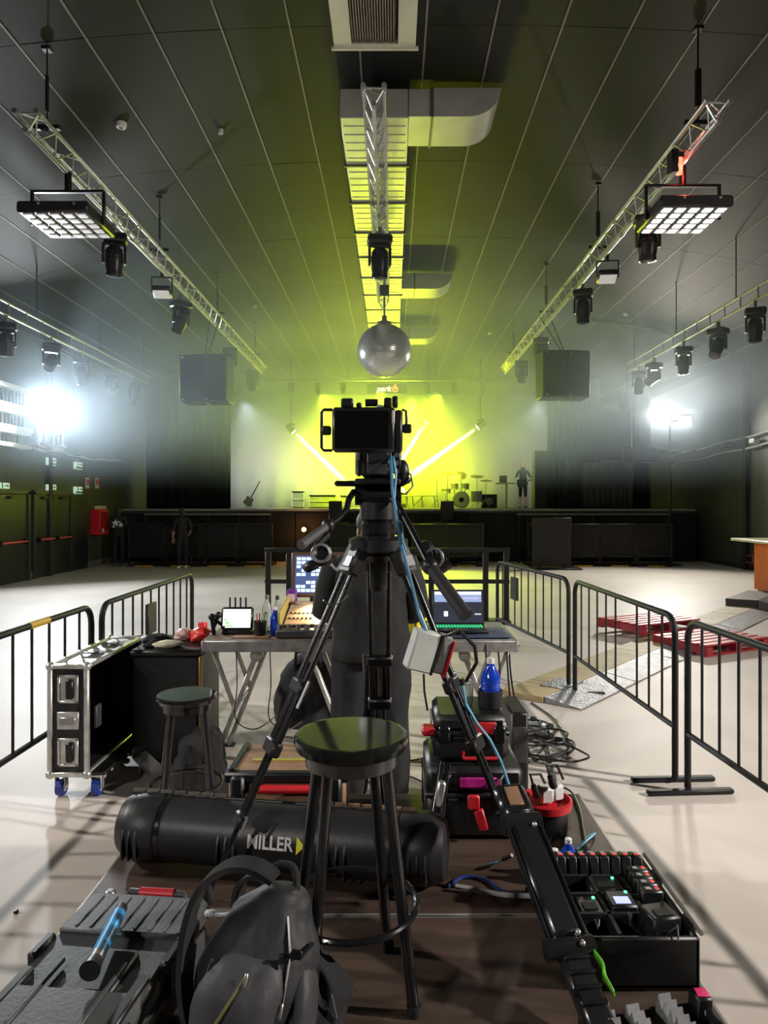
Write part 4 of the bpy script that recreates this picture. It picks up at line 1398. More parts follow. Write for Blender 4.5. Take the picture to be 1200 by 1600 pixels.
CORAL = mat('coral_emblem_glow', (0.85, 0.25, 0.15), 0.5, emit=(1.0, 0.25, 0.15), estr=1.6)  # emblem glows like the letters, emission added against the haze
m = MB().ring((0.10, 24.355, bz - 0.01), 0.085, 0.022, 28, 6, Matrix.Rotation(R(90), 3, 'X'))
m.tube([(0.0, 24.355, bz + 0.01), (0.08, 24.355, bz + 0.03), (0.14, 24.355, bz + 0.0)], 0.02, 6)
m.tube([(0.04, 24.355, bz + 0.06), (0.10, 24.355, bz + 0.13), (0.13, 24.355, bz + 0.17)], [0.03, 0.035, 0.008], 6)
m.build('swirl_emblem', CORAL, sg)
for x in (-0.7, 0.3):
    MB().cyl((x, 24.4, bz + 0.15), (x, 24.4, ceil_z(x) - 0.02), 0.01, n=6).build('drop_rod', BLACKM, sg)

# warm lamp glowing before the stage skirt
t = thing('warm_lamp', 'small bare warm lamp glowing orange before the stage skirt', 'lamp', (-2.67, 21.3, 0))
wl_ = Vector((-2.67, 21.25, 1.0))
MB().ball(wl_, 0.07, 14, 10).build('bulb', mat('warm_bulb', (1, 0.6, 0.3), 0.3, emit=(1.0, 0.45, 0.12), estr=7), t)
MB().cyl(wl_ - Vector((0, 0, 0.06)), (wl_.x, wl_.y, 0.02), 0.015, n=8).build('pole', BLACKM, t)
MB().lathe([(0.16, 0.0), (0.16, 0.02), (0.03, 0.04)], (wl_.x, wl_.y, 0.002), 16).build('base', BLACKM, t)
light('warm_lamp_light', 'POINT', wl_ - Vector((0, 0.16, 0)), (0, 0, 0), 12, (1.0, 0.42, 0.14), shadow_soft_size=0.07)

# ------------------------------------------------------------------ rail at the rear of the mixing place
FR = mat('black_rail_steel', (0.012, 0.012, 0.013), 0.4, metal=0.3)
def foh_rail(x0, x1, lab):
    t = thing('steel_railing', lab, 'railing', (x0, 10.5, 0), group='black square railings behind the mixing desk')
    for z in (1.09, 0.62):
        MB().box(((x0 + x1) / 2, 10.5, z), (x1 - x0, 0.06, 0.06), b=0.008).build('rail', FR, t)
    for x in (x0 + 0.05, x0 + 0.36, x1 - 0.36, x1 - 0.05):
        MB().box((x, 10.5, 0.54), (0.08, 0.07, 1.08), b=0.008).build('post', FR, t)
    MB().box(((x0 + x1) / 2, 10.5, 0.03), (x1 - x0, 0.3, 0.05), b=0.008).build('foot_bar', FR, t)
foh_rail(-1.90, -0.25, 'black square steel railing behind the mixing desk, left of the tripod')
foh_rail(0.22, 1.75, 'black square steel railing behind the laptop, right of the tripod')

# ------------------------------------------------------------------ crowd barriers
BARR = mat('black_barrier_paint', (0.011, 0.011, 0.012), 0.55, var=0.2, spec=0.3)
def crowd_barrier(p, q, label, plate=None, skip=(), h=1.06, yellow=False):
    p, q = Vector((*p, 0)), Vector((*q, 0))
    L = (q - p).length
    rz = math.atan2(q.y - p.y, q.x - p.x)
    t = thing('crowd_barrier', label, 'barrier', p, local=True, rz=rz, group='black crowd barriers round the mixing place')
    r = 0.12
    pts = [(0.02, 0, 0.03), (0.02, 0, h - r)]
    for i in range(1, 6):
        a = PI / 2 * i / 5
        pts.append((0.02 + r - r * math.cos(a), 0, h - r + r * math.sin(a)))
    for i in range(0, 6):
        a = PI / 2 * i / 5
        pts.append((L - 0.02 - r + r * math.sin(a), 0, h - r + r * math.cos(a)))
    pts.append((L - 0.02, 0, 0.03))
    MB().tube(pts, 0.021, 10).build('frame', BARR, t)
    MB().cyl((0.02, 0, 0.36), (L - 0.02, 0, 0.36), 0.018, n=8).build('lower_rail', BARR, t)
    n = int(round(L / 0.205)) - 1
    bm = MB().cyl((0, 0, 0.36), (0, 0, h - 0.01), 0.0085, n=6).mesh('bar', BARR)
    for i in range(1, n + 1):
        if i not in skip:
            share('bar', bm, t, (L * i / (n + 1), 0, 0))
    fm = MB().box((0, 0, 0), (0.05, 0.54, 0.03), b=0.008).mesh('foot', BARR)
    for x in (0.05, L - 0.05):
        share('foot', fm, t, (x, 0, 0.018))
    if plate:
        MB().box((L * plate, -0.005, 0.80), (0.20, 0.03, 0.26), b=0.005).build('sign_plate', BLACK, t)
    if yellow:
        MB().cyl((L * 0.62, 0, h), (L * 0.72, 0, h), 0.0225, n=8).build('yellow_tape', mat('ochre_tape', (0.55, 0.33, 0.03), 0.5), t)
crowd_barrier((1.30, 8.75), (1.68, 6.68), 'black crowd barrier right of the laptop, farthest from the camera', plate=0.30)
crowd_barrier((1.70, 6.58), (1.80, 4.46), 'black crowd barrier on the right between the floor ramp and the red pallet', skip=(6,))
crowd_barrier((1.82, 4.36), (1.95, 2.20), 'black crowd barrier cut by the right picture edge', plate=0.55)
crowd_barrier((-2.16, 2.75), (-2.12, 4.98), 'black crowd barrier cut by the left picture edge, with a patch of ochre tape', yellow=True)
crowd_barrier((-2.08, 5.02), (-2.06, 7.26), 'black crowd barrier left of the table, beyond the open flight case', plate=0.45)

# ------------------------------------------------------------------ floor ramp, pallets
PLY = mat('worn_plywood', (0.42, 0.33, 0.17), 0.6, var=0.2, scale=3, bump=0.1)
PLATE = mat('grey_tread_plate', (0.26, 0.27, 0.29), 0.45, metal=0.4, var=0.2, scale=12, bump=0.6, bscale=45)
DRAMP = mat('dark_ramp', (0.06, 0.05, 0.05), 0.6)
a0, a1 = Vector((1.02, 6.55, 0)), Vector((6.85, 13.3, 0))
dr = (a1 - a0).normalized()
pn = Vector((dr.y, -dr.x, 0))
Lr = (a1 - a0).length
def strip(u0, u1, w0, w1, z0, z1):
    m = MB()
    q = []
    for (u, w, z) in ((u0, w0, z0), (u1, w0, z0), (u1, w1, z1), (u0, w1, z1)):
        v = a0 + dr * u + pn * w
        q.append(Vector((v.x, v.y, z)))
    bt = [Vector((v.x, v.y, 0.002)) for v in q]
    m.add(q + bt, [(0, 3, 2, 1), (4, 5, 6, 7), (0, 1, 5, 4), (1, 2, 6, 5), (2, 3, 7, 6), (3, 0, 4, 7)])
    return m
rm = thing('floor_ramp', 'low cable ramp of plywood and grey tread plate crossing the floor', 'ramp', a0)
cuts = [0, 1.25, 2.5, 3.75, 5.0, 6.25, 7.2]
for i in range(len(cuts) - 1):
    strip(cuts[i], cuts[i + 1] - 0.015, 0.0, 0.42, 0.05, 0.055).build('plywood_board', PLY, rm, smooth=False)
    strip(cuts[i] + 0.02, cuts[i + 1], 0.43, 0.78, 0.055, 0.012).build('tread_plate', PLATE, rm, smooth=False)
strip(7.22, 8.7, -0.05, 0.45, 0.16, 0.17).build('dark_board', DRAMP, rm, smooth=False)
strip(7.22, 8.7, 0.46, 1.15, 0.17, 0.01).build('dark_slope', mat('dark_slope', (0.13, 0.12, 0.12), 0.6), rm, smooth=False)
m = strip(0.35, 0.75, 0.2, 0.45, 0.062, 0.062)
m.build('patch_plate', PLATE, rm, smooth=False)

PRED = mat('red_pallet_paint', (0.40, 0.03, 0.04), 0.5, var=0.25, scale=5)
def pallet(c, rz, label, w=1.15, d=0.8):
    t = thing('pallet', label, 'pallet', c, local=True, rz=rz, group='red pallets on the floor')
    for i in range(6):
        MB().box((0, -d / 2 + d * (i + 0.5) / 6, 0.128), (w, d / 6 - 0.035, 0.022), b=0.004).build('slat', PRED, t)
    for x in (-w / 2 + 0.06, 0, w / 2 - 0.06):
        MB().box((x, 0, 0.07), (0.10, d, 0.09), b=0.004).build('bearer', PRED, t)
    for y in (-d / 2 + 0.05, d / 2 - 0.05):
        MB().box((0, y, 0.013), (w, 0.09, 0.022), b=0.004).build('foot_board', PRED, t)
pallet((3.55, 9.75, 0.062), R(28), 'red slatted pallet lying across the floor ramp, farther one')
pallet((3.95, 8.75, 0.0), R(28), 'red slatted pallet on the floor behind the right barrier, nearer one')
# ------------------------------------------------------------------ mixing place: trestle tables
def LB(m, name, material, parent):
    return m.build(name, material, parent, angle=75)

def loft(rings, n=28, fold=0.0, seed=0.0, fscale=4.0):
    """closed skin over elliptical rings (centre, rx, ry); fold: depth of cloth creases"""
    m = MB()
    vs, fs = [], []
    fine = []
    K = 4
    for q in range(len(rings) - 1):
        g = [rings[max(q - 1, 0)], rings[q], rings[q + 1], rings[min(q + 2, len(rings) - 1)]]
        g = [list(Vector(c)) + [rx, ry] for (c, rx, ry) in g]
        for j in range(K):
            u = j / K
            w = [0.5 * (2 * g[1][e] + (g[2][e] - g[0][e]) * u + (2 * g[0][e] - 5 * g[1][e] + 4 * g[2][e] - g[3][e]) * u * u + (3 * g[1][e] - g[0][e] - 3 * g[2][e] + g[3][e]) * u ** 3) for e in range(5)]
            fine.append((Vector(w[:3]), max(0.004, w[3]), max(0.004, w[4])))
    c, rx, ry = rings[-1]
    fine.append((Vector(c), rx, ry))
    rings = fine
    n = int(n * 1.6)
    for (c, rx, ry) in rings:
        for i in range(n):
            a = 2 * PI * i / n
            p = c + Vector((rx * math.cos(a), ry * math.sin(a), 0))
            q = Vector((p.x * fscale + seed, p.y * fscale, p.z * fscale * 0.6)) * 1.7
            k = 1.0 + fold * (noise.noise(q) + 0.45 * noise.noise(q * 2.3)) / max(0.05, (rx + ry) / 2)
            vs.append(c + Vector((rx * math.cos(a) * k, ry * math.sin(a) * k, 0)))
    for k in range(len(rings) - 1):
        for i in range(n):
            j = (i + 1) % n
            fs.append((k * n + i, k * n + j, (k + 1) * n + j, (k + 1) * n + i))
    fs.append(tuple(reversed(range(n))))
    fs.append(tuple(range((len(rings) - 1) * n, len(rings) * n)))
    m.add(vs, fs)
    return m

TWOOD = mat('worn_table_wood', (0.24, 0.16, 0.11), 0.55, var=0.35, scale=7, stretch=(1, 6, 6))
TEDGE = mat('worn_metal_edge', (0.34, 0.33, 0.32), 0.45, metal=0.5, var=0.3, scale=14)
TLEG = mat('worn_alu_leg', (0.55, 0.54, 0.51), 0.42, metal=0.55, var=0.25, scale=12)
TZ = 0.90
def trestle(x0, x1, y0, y1, label, topm, left_leg=True, right_leg=True):
    t = thing('trestle_table', label, 'table', ((x0 + x1) / 2, (y0 + y1) / 2, 0), group='trestle tables of the mixing place')
    MB().box(((x0 + x1) / 2, (y0 + y1) / 2, TZ - 0.012), (x1 - x0 - 0.02, y1 - y0 - 0.02, 0.024), b=0.004).build('table_top', topm, t)
    m = MB()
    for yy in (y0, y1):
        m.box(((x0 + x1) / 2, yy, TZ - 0.04), (x1 - x0, 0.03, 0.075), b=0.008)
    for xx in (x0, x1):
        m.box((xx, (y0 + y1) / 2, TZ - 0.04), (0.03, y1 - y0 + 0.03, 0.075), b=0.008)
    m.build('edge_frame', TEDGE, t)
    def bar(a, b, w=0.055):
        a, b = Vector(a), Vector(b)
        rot = (b - a).to_track_quat('Z', 'Y').to_matrix()
        return MB().box((a + b) / 2, (w, 0.03, (b - a).length), rot, 0.006)
    for (xe, s, on) in ((x0, 1, left_leg), (x1, -1, right_leg)):
        if not on:
            continue
        for yy in (y0 + 0.10, y1 - 0.08):
            bar((xe + s * 0.34, yy, TZ - 0.07), (xe + s * 0.02, yy, 0.015)).build('leg', TLEG, t)
            bar((xe + s * 0.03, yy, TZ - 0.07), (xe + s * 0.17, yy + 0.032, 0.43), 0.05).build('brace', TLEG, t)
            MB().cyl((xe + s * 0.325, yy - 0.03, TZ - 0.12), (xe + s * 0.325, yy + 0.03, TZ - 0.12), 0.04, n=14).build('pivot', TLEG, t)
            MB().box((xe + s * 0.02, yy, 0.012), (0.09, 0.05, 0.022), b=0.006).build('foot', RUBBER, t)
        MB().cyl((xe + s * 0.17, y0 + 0.10, 0.42), (xe + s * 0.17, y1 - 0.08, 0.42), 0.014, n=8).build('cross_tube', TLEG, t)
    return t
trestle(-1.22, -0.22, 4.55, 5.25, 'worn wooden trestle table under the lighting desk', TWOOD)
trestle(-0.18, 0.80, 4.55, 5.25, 'grey trestle table under the open laptop', mat('grey_table_top', (0.20, 0.20, 0.20), 0.5, var=0.2), left_leg=False)

# small monitor with aerials
t = thing('field_monitor', 'small bright white monitor with four stub aerials on the wooden table', 'monitor', (-1.06, 4.75, TZ))
c = Vector((-1.045, 4.75, TZ + 0.105))
rt = Matrix.Rotation(R(-12), 3, 'X')
MB().box(c, (0.215, 0.035, 0.155), rt, 0.012).build('housing', BLACK, t)
MB().box(c + rt @ Vector((0.0, -0.0185, 0.0)), (0.185, 0.003, 0.122), rt).build('screen', mat('monitor_white', (0.9, 0.9, 0.9), 0.3, emit=(0.95, 1.0, 0.97), estr=1.15), t, smooth=False)
m = MB()
for (dx, dz, w, h) in ((-0.06, -0.03, 0.03, 0.012), (-0.05, -0.048, 0.05, 0.01), (-0.075, -0.01, 0.012, 0.018)):
    m.box(c + rt @ Vector((dx, -0.0205, dz)), (w, 0.002, h), rt)
m.build('screen_marks', mat('screen_green', (0.2, 0.5, 0.15), 0.4, emit=(0.3, 0.7, 0.2), estr=0.6), t, smooth=False)
am = MB().cyl((0, 0, 0), (0, 0, 0.065), 0.006, n=8).mesh('aerial', BLACK)
for i in range(4):
    share('aerial', am, t, (-1.045 - 0.055 + 0.036 * i + 1.06, 0.02, 0.18))
MB().box((-1.045, 4.80, TZ + 0.014), (0.2, 0.16, 0.026), b=0.006).build('stand', BLACK, t)
# folded arm with clamp at the table corner
t = thing('clamp_arm', 'black articulated clamp arm at the corner of the wooden table', 'clamp', (-1.2, 4.75, TZ))
for (a, b, r) in (((-1.19, 4.7, TZ + 0.005), (-1.21, 4.72, TZ + 0.12), 0.014), ((-1.21, 4.72, TZ + 0.12), (-1.13, 4.74, TZ + 0.05), 0.012), ((-1.22, 4.76, TZ + 0.01), (-1.17, 4.74, TZ + 0.13), 0.012)):
    MB().cyl(a, b, r, n=8).build('arm_tube', BLACKM, t)
for p in ((-1.21, 4.72, TZ + 0.12), (-1.13, 4.74, TZ + 0.05), (-1.17, 4.74, TZ + 0.13)):
    MB().ball(p, 0.024, 10, 8).build('joint', BLACK, t)
# bottles, cup, box on the wooden table
GLASS = mat('clear_bottle', (0.85, 0.9, 0.9), 0.08, trans=0.85, var=0.02)
BLUEB = mat('blue_bottle', (0.01, 0.06, 0.55), 0.12, var=0.1, coat=0.4)
CAPW = mat('white_cap', (0.82, 0.82, 0.80), 0.4)
def bottle(p, h, r, body, cap, label, group='bottles on the tables', ribs=False):
    t = thing('bottle', label, 'bottle', p, group=group)
    pr = [(r * 0.9, 0.0), (r, 0.01), (r, h * 0.55), (r * 0.95, h * 0.62), (r * 0.45, h * 0.82), (r * 0.38, h * 0.86), (r * 0.38, h * 0.90)]
    MB().lathe(pr, p, 18).build('bottle_body', body, t)
    MB().lathe([(r * 0.42, h * 0.885), (r * 0.42, h * 0.99), (r * 0.36, h)], p, 14).build('cap', cap, t)
    if ribs:
        m = MB()
        for k in range(4):
            m.ring(Vector(p) + Vector((0, 0, h * (0.15 + 0.11 * k))), r, 0.002, 18, 5)
        m.build('ribs', body, t)
bottle((-0.865, 4.86, TZ), 0.25, 0.036, GLASS, GREY, 'clear empty bottle beside the lighting desk, taller one')
bottle((-0.80, 4.9, TZ), 0.24, 0.032, GLASS, BLACK, 'clear empty bottle touching the lighting desk')
bottle((-0.785, 4.72, TZ), 0.19, 0.034, BLUEB, CAPW, 'short blue bottle with white cap in front of the lighting desk')
t = thing('black_cup', 'black cup of pens before the bottles on the wooden table', 'cup', (-0.88, 4.68, TZ))
MB().lathe([(0.035, 0), (0.045, 0.10), (0.041, 0.10), (0.032, 0.01)], (-0.88, 4.68, TZ), 18).build('cup_wall', BLACK, t)
for k in range(4):
    MB().cyl((-0.88 + 0.01 * k - 0.015, 4.68, TZ + 0.01), (-0.90 + 0.016 * k, 4.68 + 0.01 * k, TZ + 0.15), 0.004, n=6).build('pen', (RED, BLACK, GREY, BLACK)[k], t)
t = thing('drink_carton', 'small purple and pink carton beside the lighting desk screen', 'carton', (-0.71, 5.1, TZ))
MB().box((-0.725, 5.1, TZ + 0.13), (0.07, 0.07, 0.26), b=0.006).build('carton', mat('purple_card', (0.16, 0.03, 0.30), 0.45), t)
MB().box((-0.725, 5.062, TZ + 0.20), (0.05, 0.006, 0.06)).build('pale_print', mat('pink_print', (0.75, 0.55, 0.62), 0.5), t, smooth=False)
MB().box((-0.725, 5.062, TZ + 0.09), (0.055, 0.006, 0.08)).build('pink_print', mat('rose_print', (0.55, 0.12, 0.18), 0.5), t, smooth=False)
t = thing('kraft_sheet', 'brown card lying flat at the front of the wooden table', 'card', (-0.98, 4.63, TZ))
MB().box((-0.93, 4.64, TZ + 0.004), (0.24, 0.09, 0.006), b=0.001).build('card', mat('brown_card', (0.42, 0.22, 0.12), 0.6), t)

# lighting desk with tilted screen, lit by its gooseneck lamp
DESKM = mat('desk_surface', (0.66, 0.48, 0.32), 0.45, var=0.08)
BEZELM = mat('warm_lit_bezel', (0.10, 0.055, 0.035), 0.4)  # brown stands for the warm lamp light reflected in the bezel
t = thing('lighting_desk', 'lighting desk with tilted blue screen and faders under a warm lamp', 'mixing desk', (-0.5, 4.9, TZ))
dx0, dx1 = -0.74, -0.18
xm = (dx0 + dx1) / 2
MB().prism([(0, 0), (0, 0.06), (0.42, 0.17), (0.42, 0)], (dx0, 4.70, TZ + 0.002), (0, 1, 0), (0, 0, 1), (dx1 - dx0, 0, 0)).build('desk_body', BLACK, t)
rt = Matrix.Rotation(math.atan2(0.11, 0.42), 3, 'X')
MB().box((xm, 4.91, TZ + 0.121), (dx1 - dx0 - 0.03, 0.40, 0.008), rt).build('control_panel', DESKM, t, smooth=False)
kb = MB().box((0, 0, 0.006), (0.014, 0.02, 0.016), rt, 0.003).mesh('fader_cap', BLACK)
for r_ in range(2):
    for i in range(18):
        if i in (6, 13):
            continue
        yy = 4.80 + 0.085 * r_
        share('fader_cap', kb, t, (dx0 + 0.04 + 0.0285 * i + 0.5, yy - 4.9, 0.068 + (yy - 4.70) * 0.262 - 0.003))
rs = Matrix.Rotation(R(-12), 3, 'X')
sc_ = Vector((xm, 5.16, TZ + 0.36))
MB().box(sc_, (dx1 - dx0, 0.03, 0.33), rs, 0.008).build('screen_housing', BEZELM, t)
scr = MB().box(sc_ + rs @ Vector((0, -0.0165, 0)), (dx1 - dx0 - 0.06, 0.003, 0.275), rs).build('screen', mat('desk_screen_blue', (0.02, 0.03, 0.08), 0.25, emit=(0.10, 0.14, 0.36), estr=0.55), t, smooth=False)
tile = mat('screen_tile_pale', (0.5, 0.6, 0.7), 0.3, emit=(0.55, 0.75, 0.95), estr=0.8)
rnd = random.Random(4)
m = MB()
for i in range(9):
    for j in range(13):
        if rnd.random() < (0.62 if j < 6 else 0.25) and i not in (5,):
            m.box(sc_ + rs @ Vector((-0.225 + 0.036 * j, -0.019, 0.115 - 0.029 * i)), (0.031, 0.002, 0.022), rs)
m.build('window_tiles', tile, scr, smooth=False)
MB().cyl((xm - 0.12, 5.10, TZ + 0.16), (xm - 0.12, 5.16, TZ + 0.24), 0.02, n=8).build('hinge', BLACK, t)
gn = [(xm + 0.02, 5.13, TZ + 0.17), (xm + 0.0, 5.08, TZ + 0.24), (xm - 0.03, 5.02, TZ + 0.27), (xm - 0.05, 4.98, TZ + 0.255)]
MB().tube(gn, 0.006, 6).build('gooseneck', BLACKM, t)
MB().cyl(gn[-1], (xm - 0.055, 4.965, TZ + 0.235), 0.012, 0.018, n=10).build('lamp_head', BLACK, t)
MB().ball((xm - 0.058, 4.963, TZ + 0.228), 0.011, 8, 6).build('lamp_bulb', mat('desk_lamp_bulb', (1, 0.9, 0.7), 0.3, emit=(1.0, 0.85, 0.55), estr=30), t)
light('desk_lamp_light', 'SPOT', (xm - 0.06, 4.955, TZ + 0.218), (xm - 0.05, 4.93, TZ), 13.0, (1.0, 0.66, 0.32), spot_size=R(140), spot_blend=0.5, shadow_soft_size=0.012)
MB().box((dx0 - 0.012, 4.9, TZ + 0.10), (0.02, 0.43, 0.19), Matrix.Rotation(R(8), 3, 'X'), 0.005).build('side_cheek', mat('side_cheek_yellow', (0.50, 0.42, 0.12), 0.5), t)
# grey wing in front of the desk
t = thing('button_wing', 'grey control wing with round knobs in front of the lighting desk', 'controller', (-0.5, 4.62, TZ))
MB().box((-0.50, 4.625, TZ + 0.03), (0.52, 0.10, 0.055), b=0.008).build('case', DGREY, t)
kn = MB().lathe([(0.017, 0), (0.016, 0.025), (0.012, 0.028)], (0, 0, 0), 12).mesh('knob', GREY)
for i in range(6):
    share('knob', kn, t, (-0.24 + 0.06 * i, 0.005 + 0.012 * (i % 2), 0.058))

# laptop
t = thing('laptop', 'open laptop showing a video timeline, green lit keys', 'laptop', (0.45, 4.8, TZ))
lx, ly = 0.462, 4.80
MB().box((lx, ly, TZ + 0.025), (0.36, 0.25, 0.02), b=0.006).build('base', BLACK, t)
rs = Matrix.Rotation(R(-14), 3, 'X')
lc = Vector((lx, ly + 0.155, TZ + 0.152))
MB().box(lc, (0.36, 0.012, 0.245), rs, 0.004).build('lid', BLACK, t)
so = MB().box(lc + rs @ Vector((0, -0.0072, 0.002)), (0.345, 0.002, 0.222), rs).build('screen', mat('laptop_dark', (0.02, 0.02, 0.03), 0.25, emit=(0.035, 0.04, 0.06), estr=0.6), t, smooth=False)
def patch(x0, x1, z0, z1, col, s, nm):
    MB().box(lc + rs @ Vector(((x0 + x1) / 2, -0.0086, (z0 + z1) / 2)), (x1 - x0, 0.0012, z1 - z0), rs).build(nm, mat('screen_' + nm, col, 0.3, emit=col, estr=s), so, smooth=False)
patch(-0.165, 0.165, 0.085, 0.108, (0.50, 0.56, 0.66), 1.1, 'menu_bar')
patch(-0.165, 0.165, 0.035, 0.083, (0.16, 0.22, 0.36), 1.2, 'timeline')
for i in range(22):
    x = -0.10 + 0.0115 * i
    patch(x, x + 0.008, 0.052 + 0.003 * (i % 3), 0.066, ((0.75, 0.35, 0.40), (0.55, 0.55, 0.75), (0.8, 0.5, 0.55))[i % 3], 0.8, ('red_clip', 'blue_clip', 'rose_clip')[i % 3])
patch(-0.10, -0.072, -0.065, -0.03, (0.8, 0.82, 0.85), 0.9, 'pale_square')
patch(-0.005, 0.055, -0.07, 0.015, (0.22, 0.24, 0.32), 0.9, 'preview')
patch(0.03, 0.065, -0.03, 0.015, (0.06, 0.06, 0.09), 0.6, 'dark_preview')
patch(0.115, 0.16, -0.055, -0.045, (0.45, 0.45, 0.5), 0.7, 'counter_bar')
km = mat('green_key', (0.02, 0.25, 0.10), 0.4, emit=(0.05, 0.75, 0.28), estr=0.55)
ke = MB().box((0, 0, 0), (0.015, 0.015, 0.005), b=0.002).mesh('key', km)
for r_ in range(5):
    for i in range(16):
        share('key', ke, t, (lx - 0.45 - 0.15 + 0.02 * i, 0.005 + 0.02 * r_, 0.038))
t = thing('blue_cloth', 'dark blue patterned cloth under the laptop', 'cloth', (0.45, 4.72, TZ))
m = MB()
nx_, ny_ = 30, 14
for zz in (0.012, 0.0):
    pass
vs, fs = [], []
for i in range(nx_ + 1):
    for j in range(ny_ + 1):
        x, y = 0.20 + 0.58 * i / nx_, 4.57 + 0.36 * j / ny_
        vs.append((x, y, TZ + 0.006 + 0.005 * (1 + noise.noise(Vector((x * 14, y * 14, 0))))))
for i in range(nx_):
    for j in range(ny_):
        a = i * (ny_ + 1) + j
        fs.append((a, a + ny_ + 1, a + ny_ + 2, a + 1))
m.add(vs, fs)
o = m.build('cloth_sheet', mat('navy_cloth', (0.04, 0.055, 0.11), 0.8, var=0.6, scale=40), t)
o.modifiers.new('thickness', 'SOLIDIFY').thickness = 0.003
t = thing('yellow_bag', 'crumpled yellow bag behind the tripod on the laptop table', 'bag', (0.155, 4.75, TZ))
loft([((0.155, 4.75, TZ + 0.001), 0.04, 0.04), ((0.155, 4.75, TZ + 0.05), 0.055, 0.045), ((0.16, 4.75, TZ + 0.12), 0.045, 0.04), ((0.15, 4.75, TZ + 0.19), 0.03, 0.02)], 16, 0.03, 3.0, 20).build('bag_body', mat('yellow_plastic', (0.75, 0.62, 0.03), 0.4), t, angle=75)
MB().box((0.15, 4.745, TZ + 0.2), (0.05, 0.02, 0.03), Matrix.Rotation(0.4, 3, 'Y'), 0.004).build('bag_neck', mat('yellow_plastic', (0.75, 0.62, 0.03), 0.4), t)

# ------------------------------------------------------------------ technician at the desk, seen from behind
tp = person((-0.13, 4.22, 0), R(180), 'person in baggy black clothes standing at the desk, back to the camera',
            {'skull': (0.0, -0.06, 1.585), 'crown': (0, -0.085, 1.68), 'neck': (0, -0.02, 1.49), 'shL': (0.18, 0.0, 1.40), 'shR': (-0.18, 0, 1.40),
             'elL': (0.26, -0.05, 1.13), 'wrL': (0.22, -0.30, 1.06), 'haL': (0.19, -0.38, 1.05), 'elR': (-0.26, -0.05, 1.13), 'wrR': (-0.22, -0.30, 1.06), 'haR': (-0.19, -0.38, 1.05),
             'anL': (0.12, 0.04, 0.09), 'toL': (0.15, -0.11, 0.035), 'anR': (-0.11, 0.03, 0.09), 'toR': (-0.14, -0.12, 0.035)},
            (SKIN, CLOTHB, TROUS, SHOED), HAIRD, SHOED, 1.78, bare_arms=False)
JK = mat('black_jacket', (0.013, 0.013, 0.013), 0.8, var=0.4, scale=7, bump=0.3, bscale=9)
loft([((0, 0.0, 0.86), 0.235, 0.18), ((0, 0, 0.88), 0.245, 0.19), ((0, 0, 1.00), 0.235, 0.185), ((0, 0.005, 1.15), 0.225, 0.175), ((0, 0.01, 1.28), 0.225, 0.17), ((0, 0.01, 1.38), 0.225, 0.155), ((0, 0.0, 1.455), 0.19, 0.13), ((0, -0.01, 1.50), 0.09, 0.09)], 40, 0.022, 2.0, 5).build('jacket', JK, tp, angle=75)
for s in (-1, 1):
    x = s * 0.11
    loft([((x * 1.15, 0.02, 0.07), 0.105, 0.12), ((x * 1.1, 0.02, 0.14), 0.11, 0.125), ((x * 1.05, 0.0, 0.45), 0.115, 0.125), ((x, 0.0, 0.75), 0.125, 0.14), ((x * 0.95, 0, 0.93), 0.13, 0.145)], 24, 0.02, 5.0 + s, 6).build('trouser_leg', TROUS, tp, angle=75)
    A, B, C_ = Vector((s * 0.19, 0.0, 1.44)), Vector((s * 0.275, -0.05, 1.13)), Vector((s * 0.22, -0.27, 1.08))
    MB().tube([A, A.lerp(B, 0.5) + Vector((s * 0.012, 0, 0)), B, B.lerp(C_, 0.4), C_], [0.09, 0.088, 0.085, 0.075, 0.062], 14).build('sleeve', JK, tp)
# dark bag under the table and black trunk beside it
t = thing('holdall', 'black holdall on the floor under the wooden table', 'bag', (-0.72, 5.75, 0))
loft([((-0.72, 5.75, 0.0), 0.20, 0.20), ((-0.72, 5.75, 0.06), 0.25, 0.22), ((-0.70, 5.75, 0.30), 0.235, 0.20), ((-0.66, 5.75, 0.48), 0.19, 0.17), ((-0.62, 5.75, 0.58), 0.09, 0.08)], 26, 0.03, 9.0, 5).build('bag_body', BLACKCLOTH, t, angle=75)
MB().tube([(-0.78, 5.6, 0.45), (-0.76, 5.56, 0.60), (-0.64, 5.56, 0.64), (-0.56, 5.6, 0.48)], 0.014, 8).build('carry_strap', BLACK, t)
t = thing('equipment_case', 'glossy black trunk behind the far stool, heaped with packets', 'trunk', (-1.53, 5.0, 0))
MB().box((-1.53, 5.02, 0.40), (0.46, 0.56, 0.72), b=0.02).build('trunk_body', BLACK, t)
MB().box((-1.53, 5.02, 0.77), (0.48, 0.58, 0.05), b=0.015).build('lid', BLACK, t)
for sx in (-1, 1):
    for sy in (-1, 1):
        MB().cyl((-1.53 + sx * 0.17 - 0.015, 5.02 + sy * 0.22, 0.022), (-1.53 + sx * 0.17 + 0.015, 5.02 + sy * 0.22, 0.022), 0.022, n=12).build('caster', BLACK, t)
MB().box((-1.292, 4.74, 0.5), (0.02, 0.03, 0.5), b=0.006).build('corner_trim', mat('bronze_trim', (0.45, 0.24, 0.08), 0.3, metal=0.6), t)
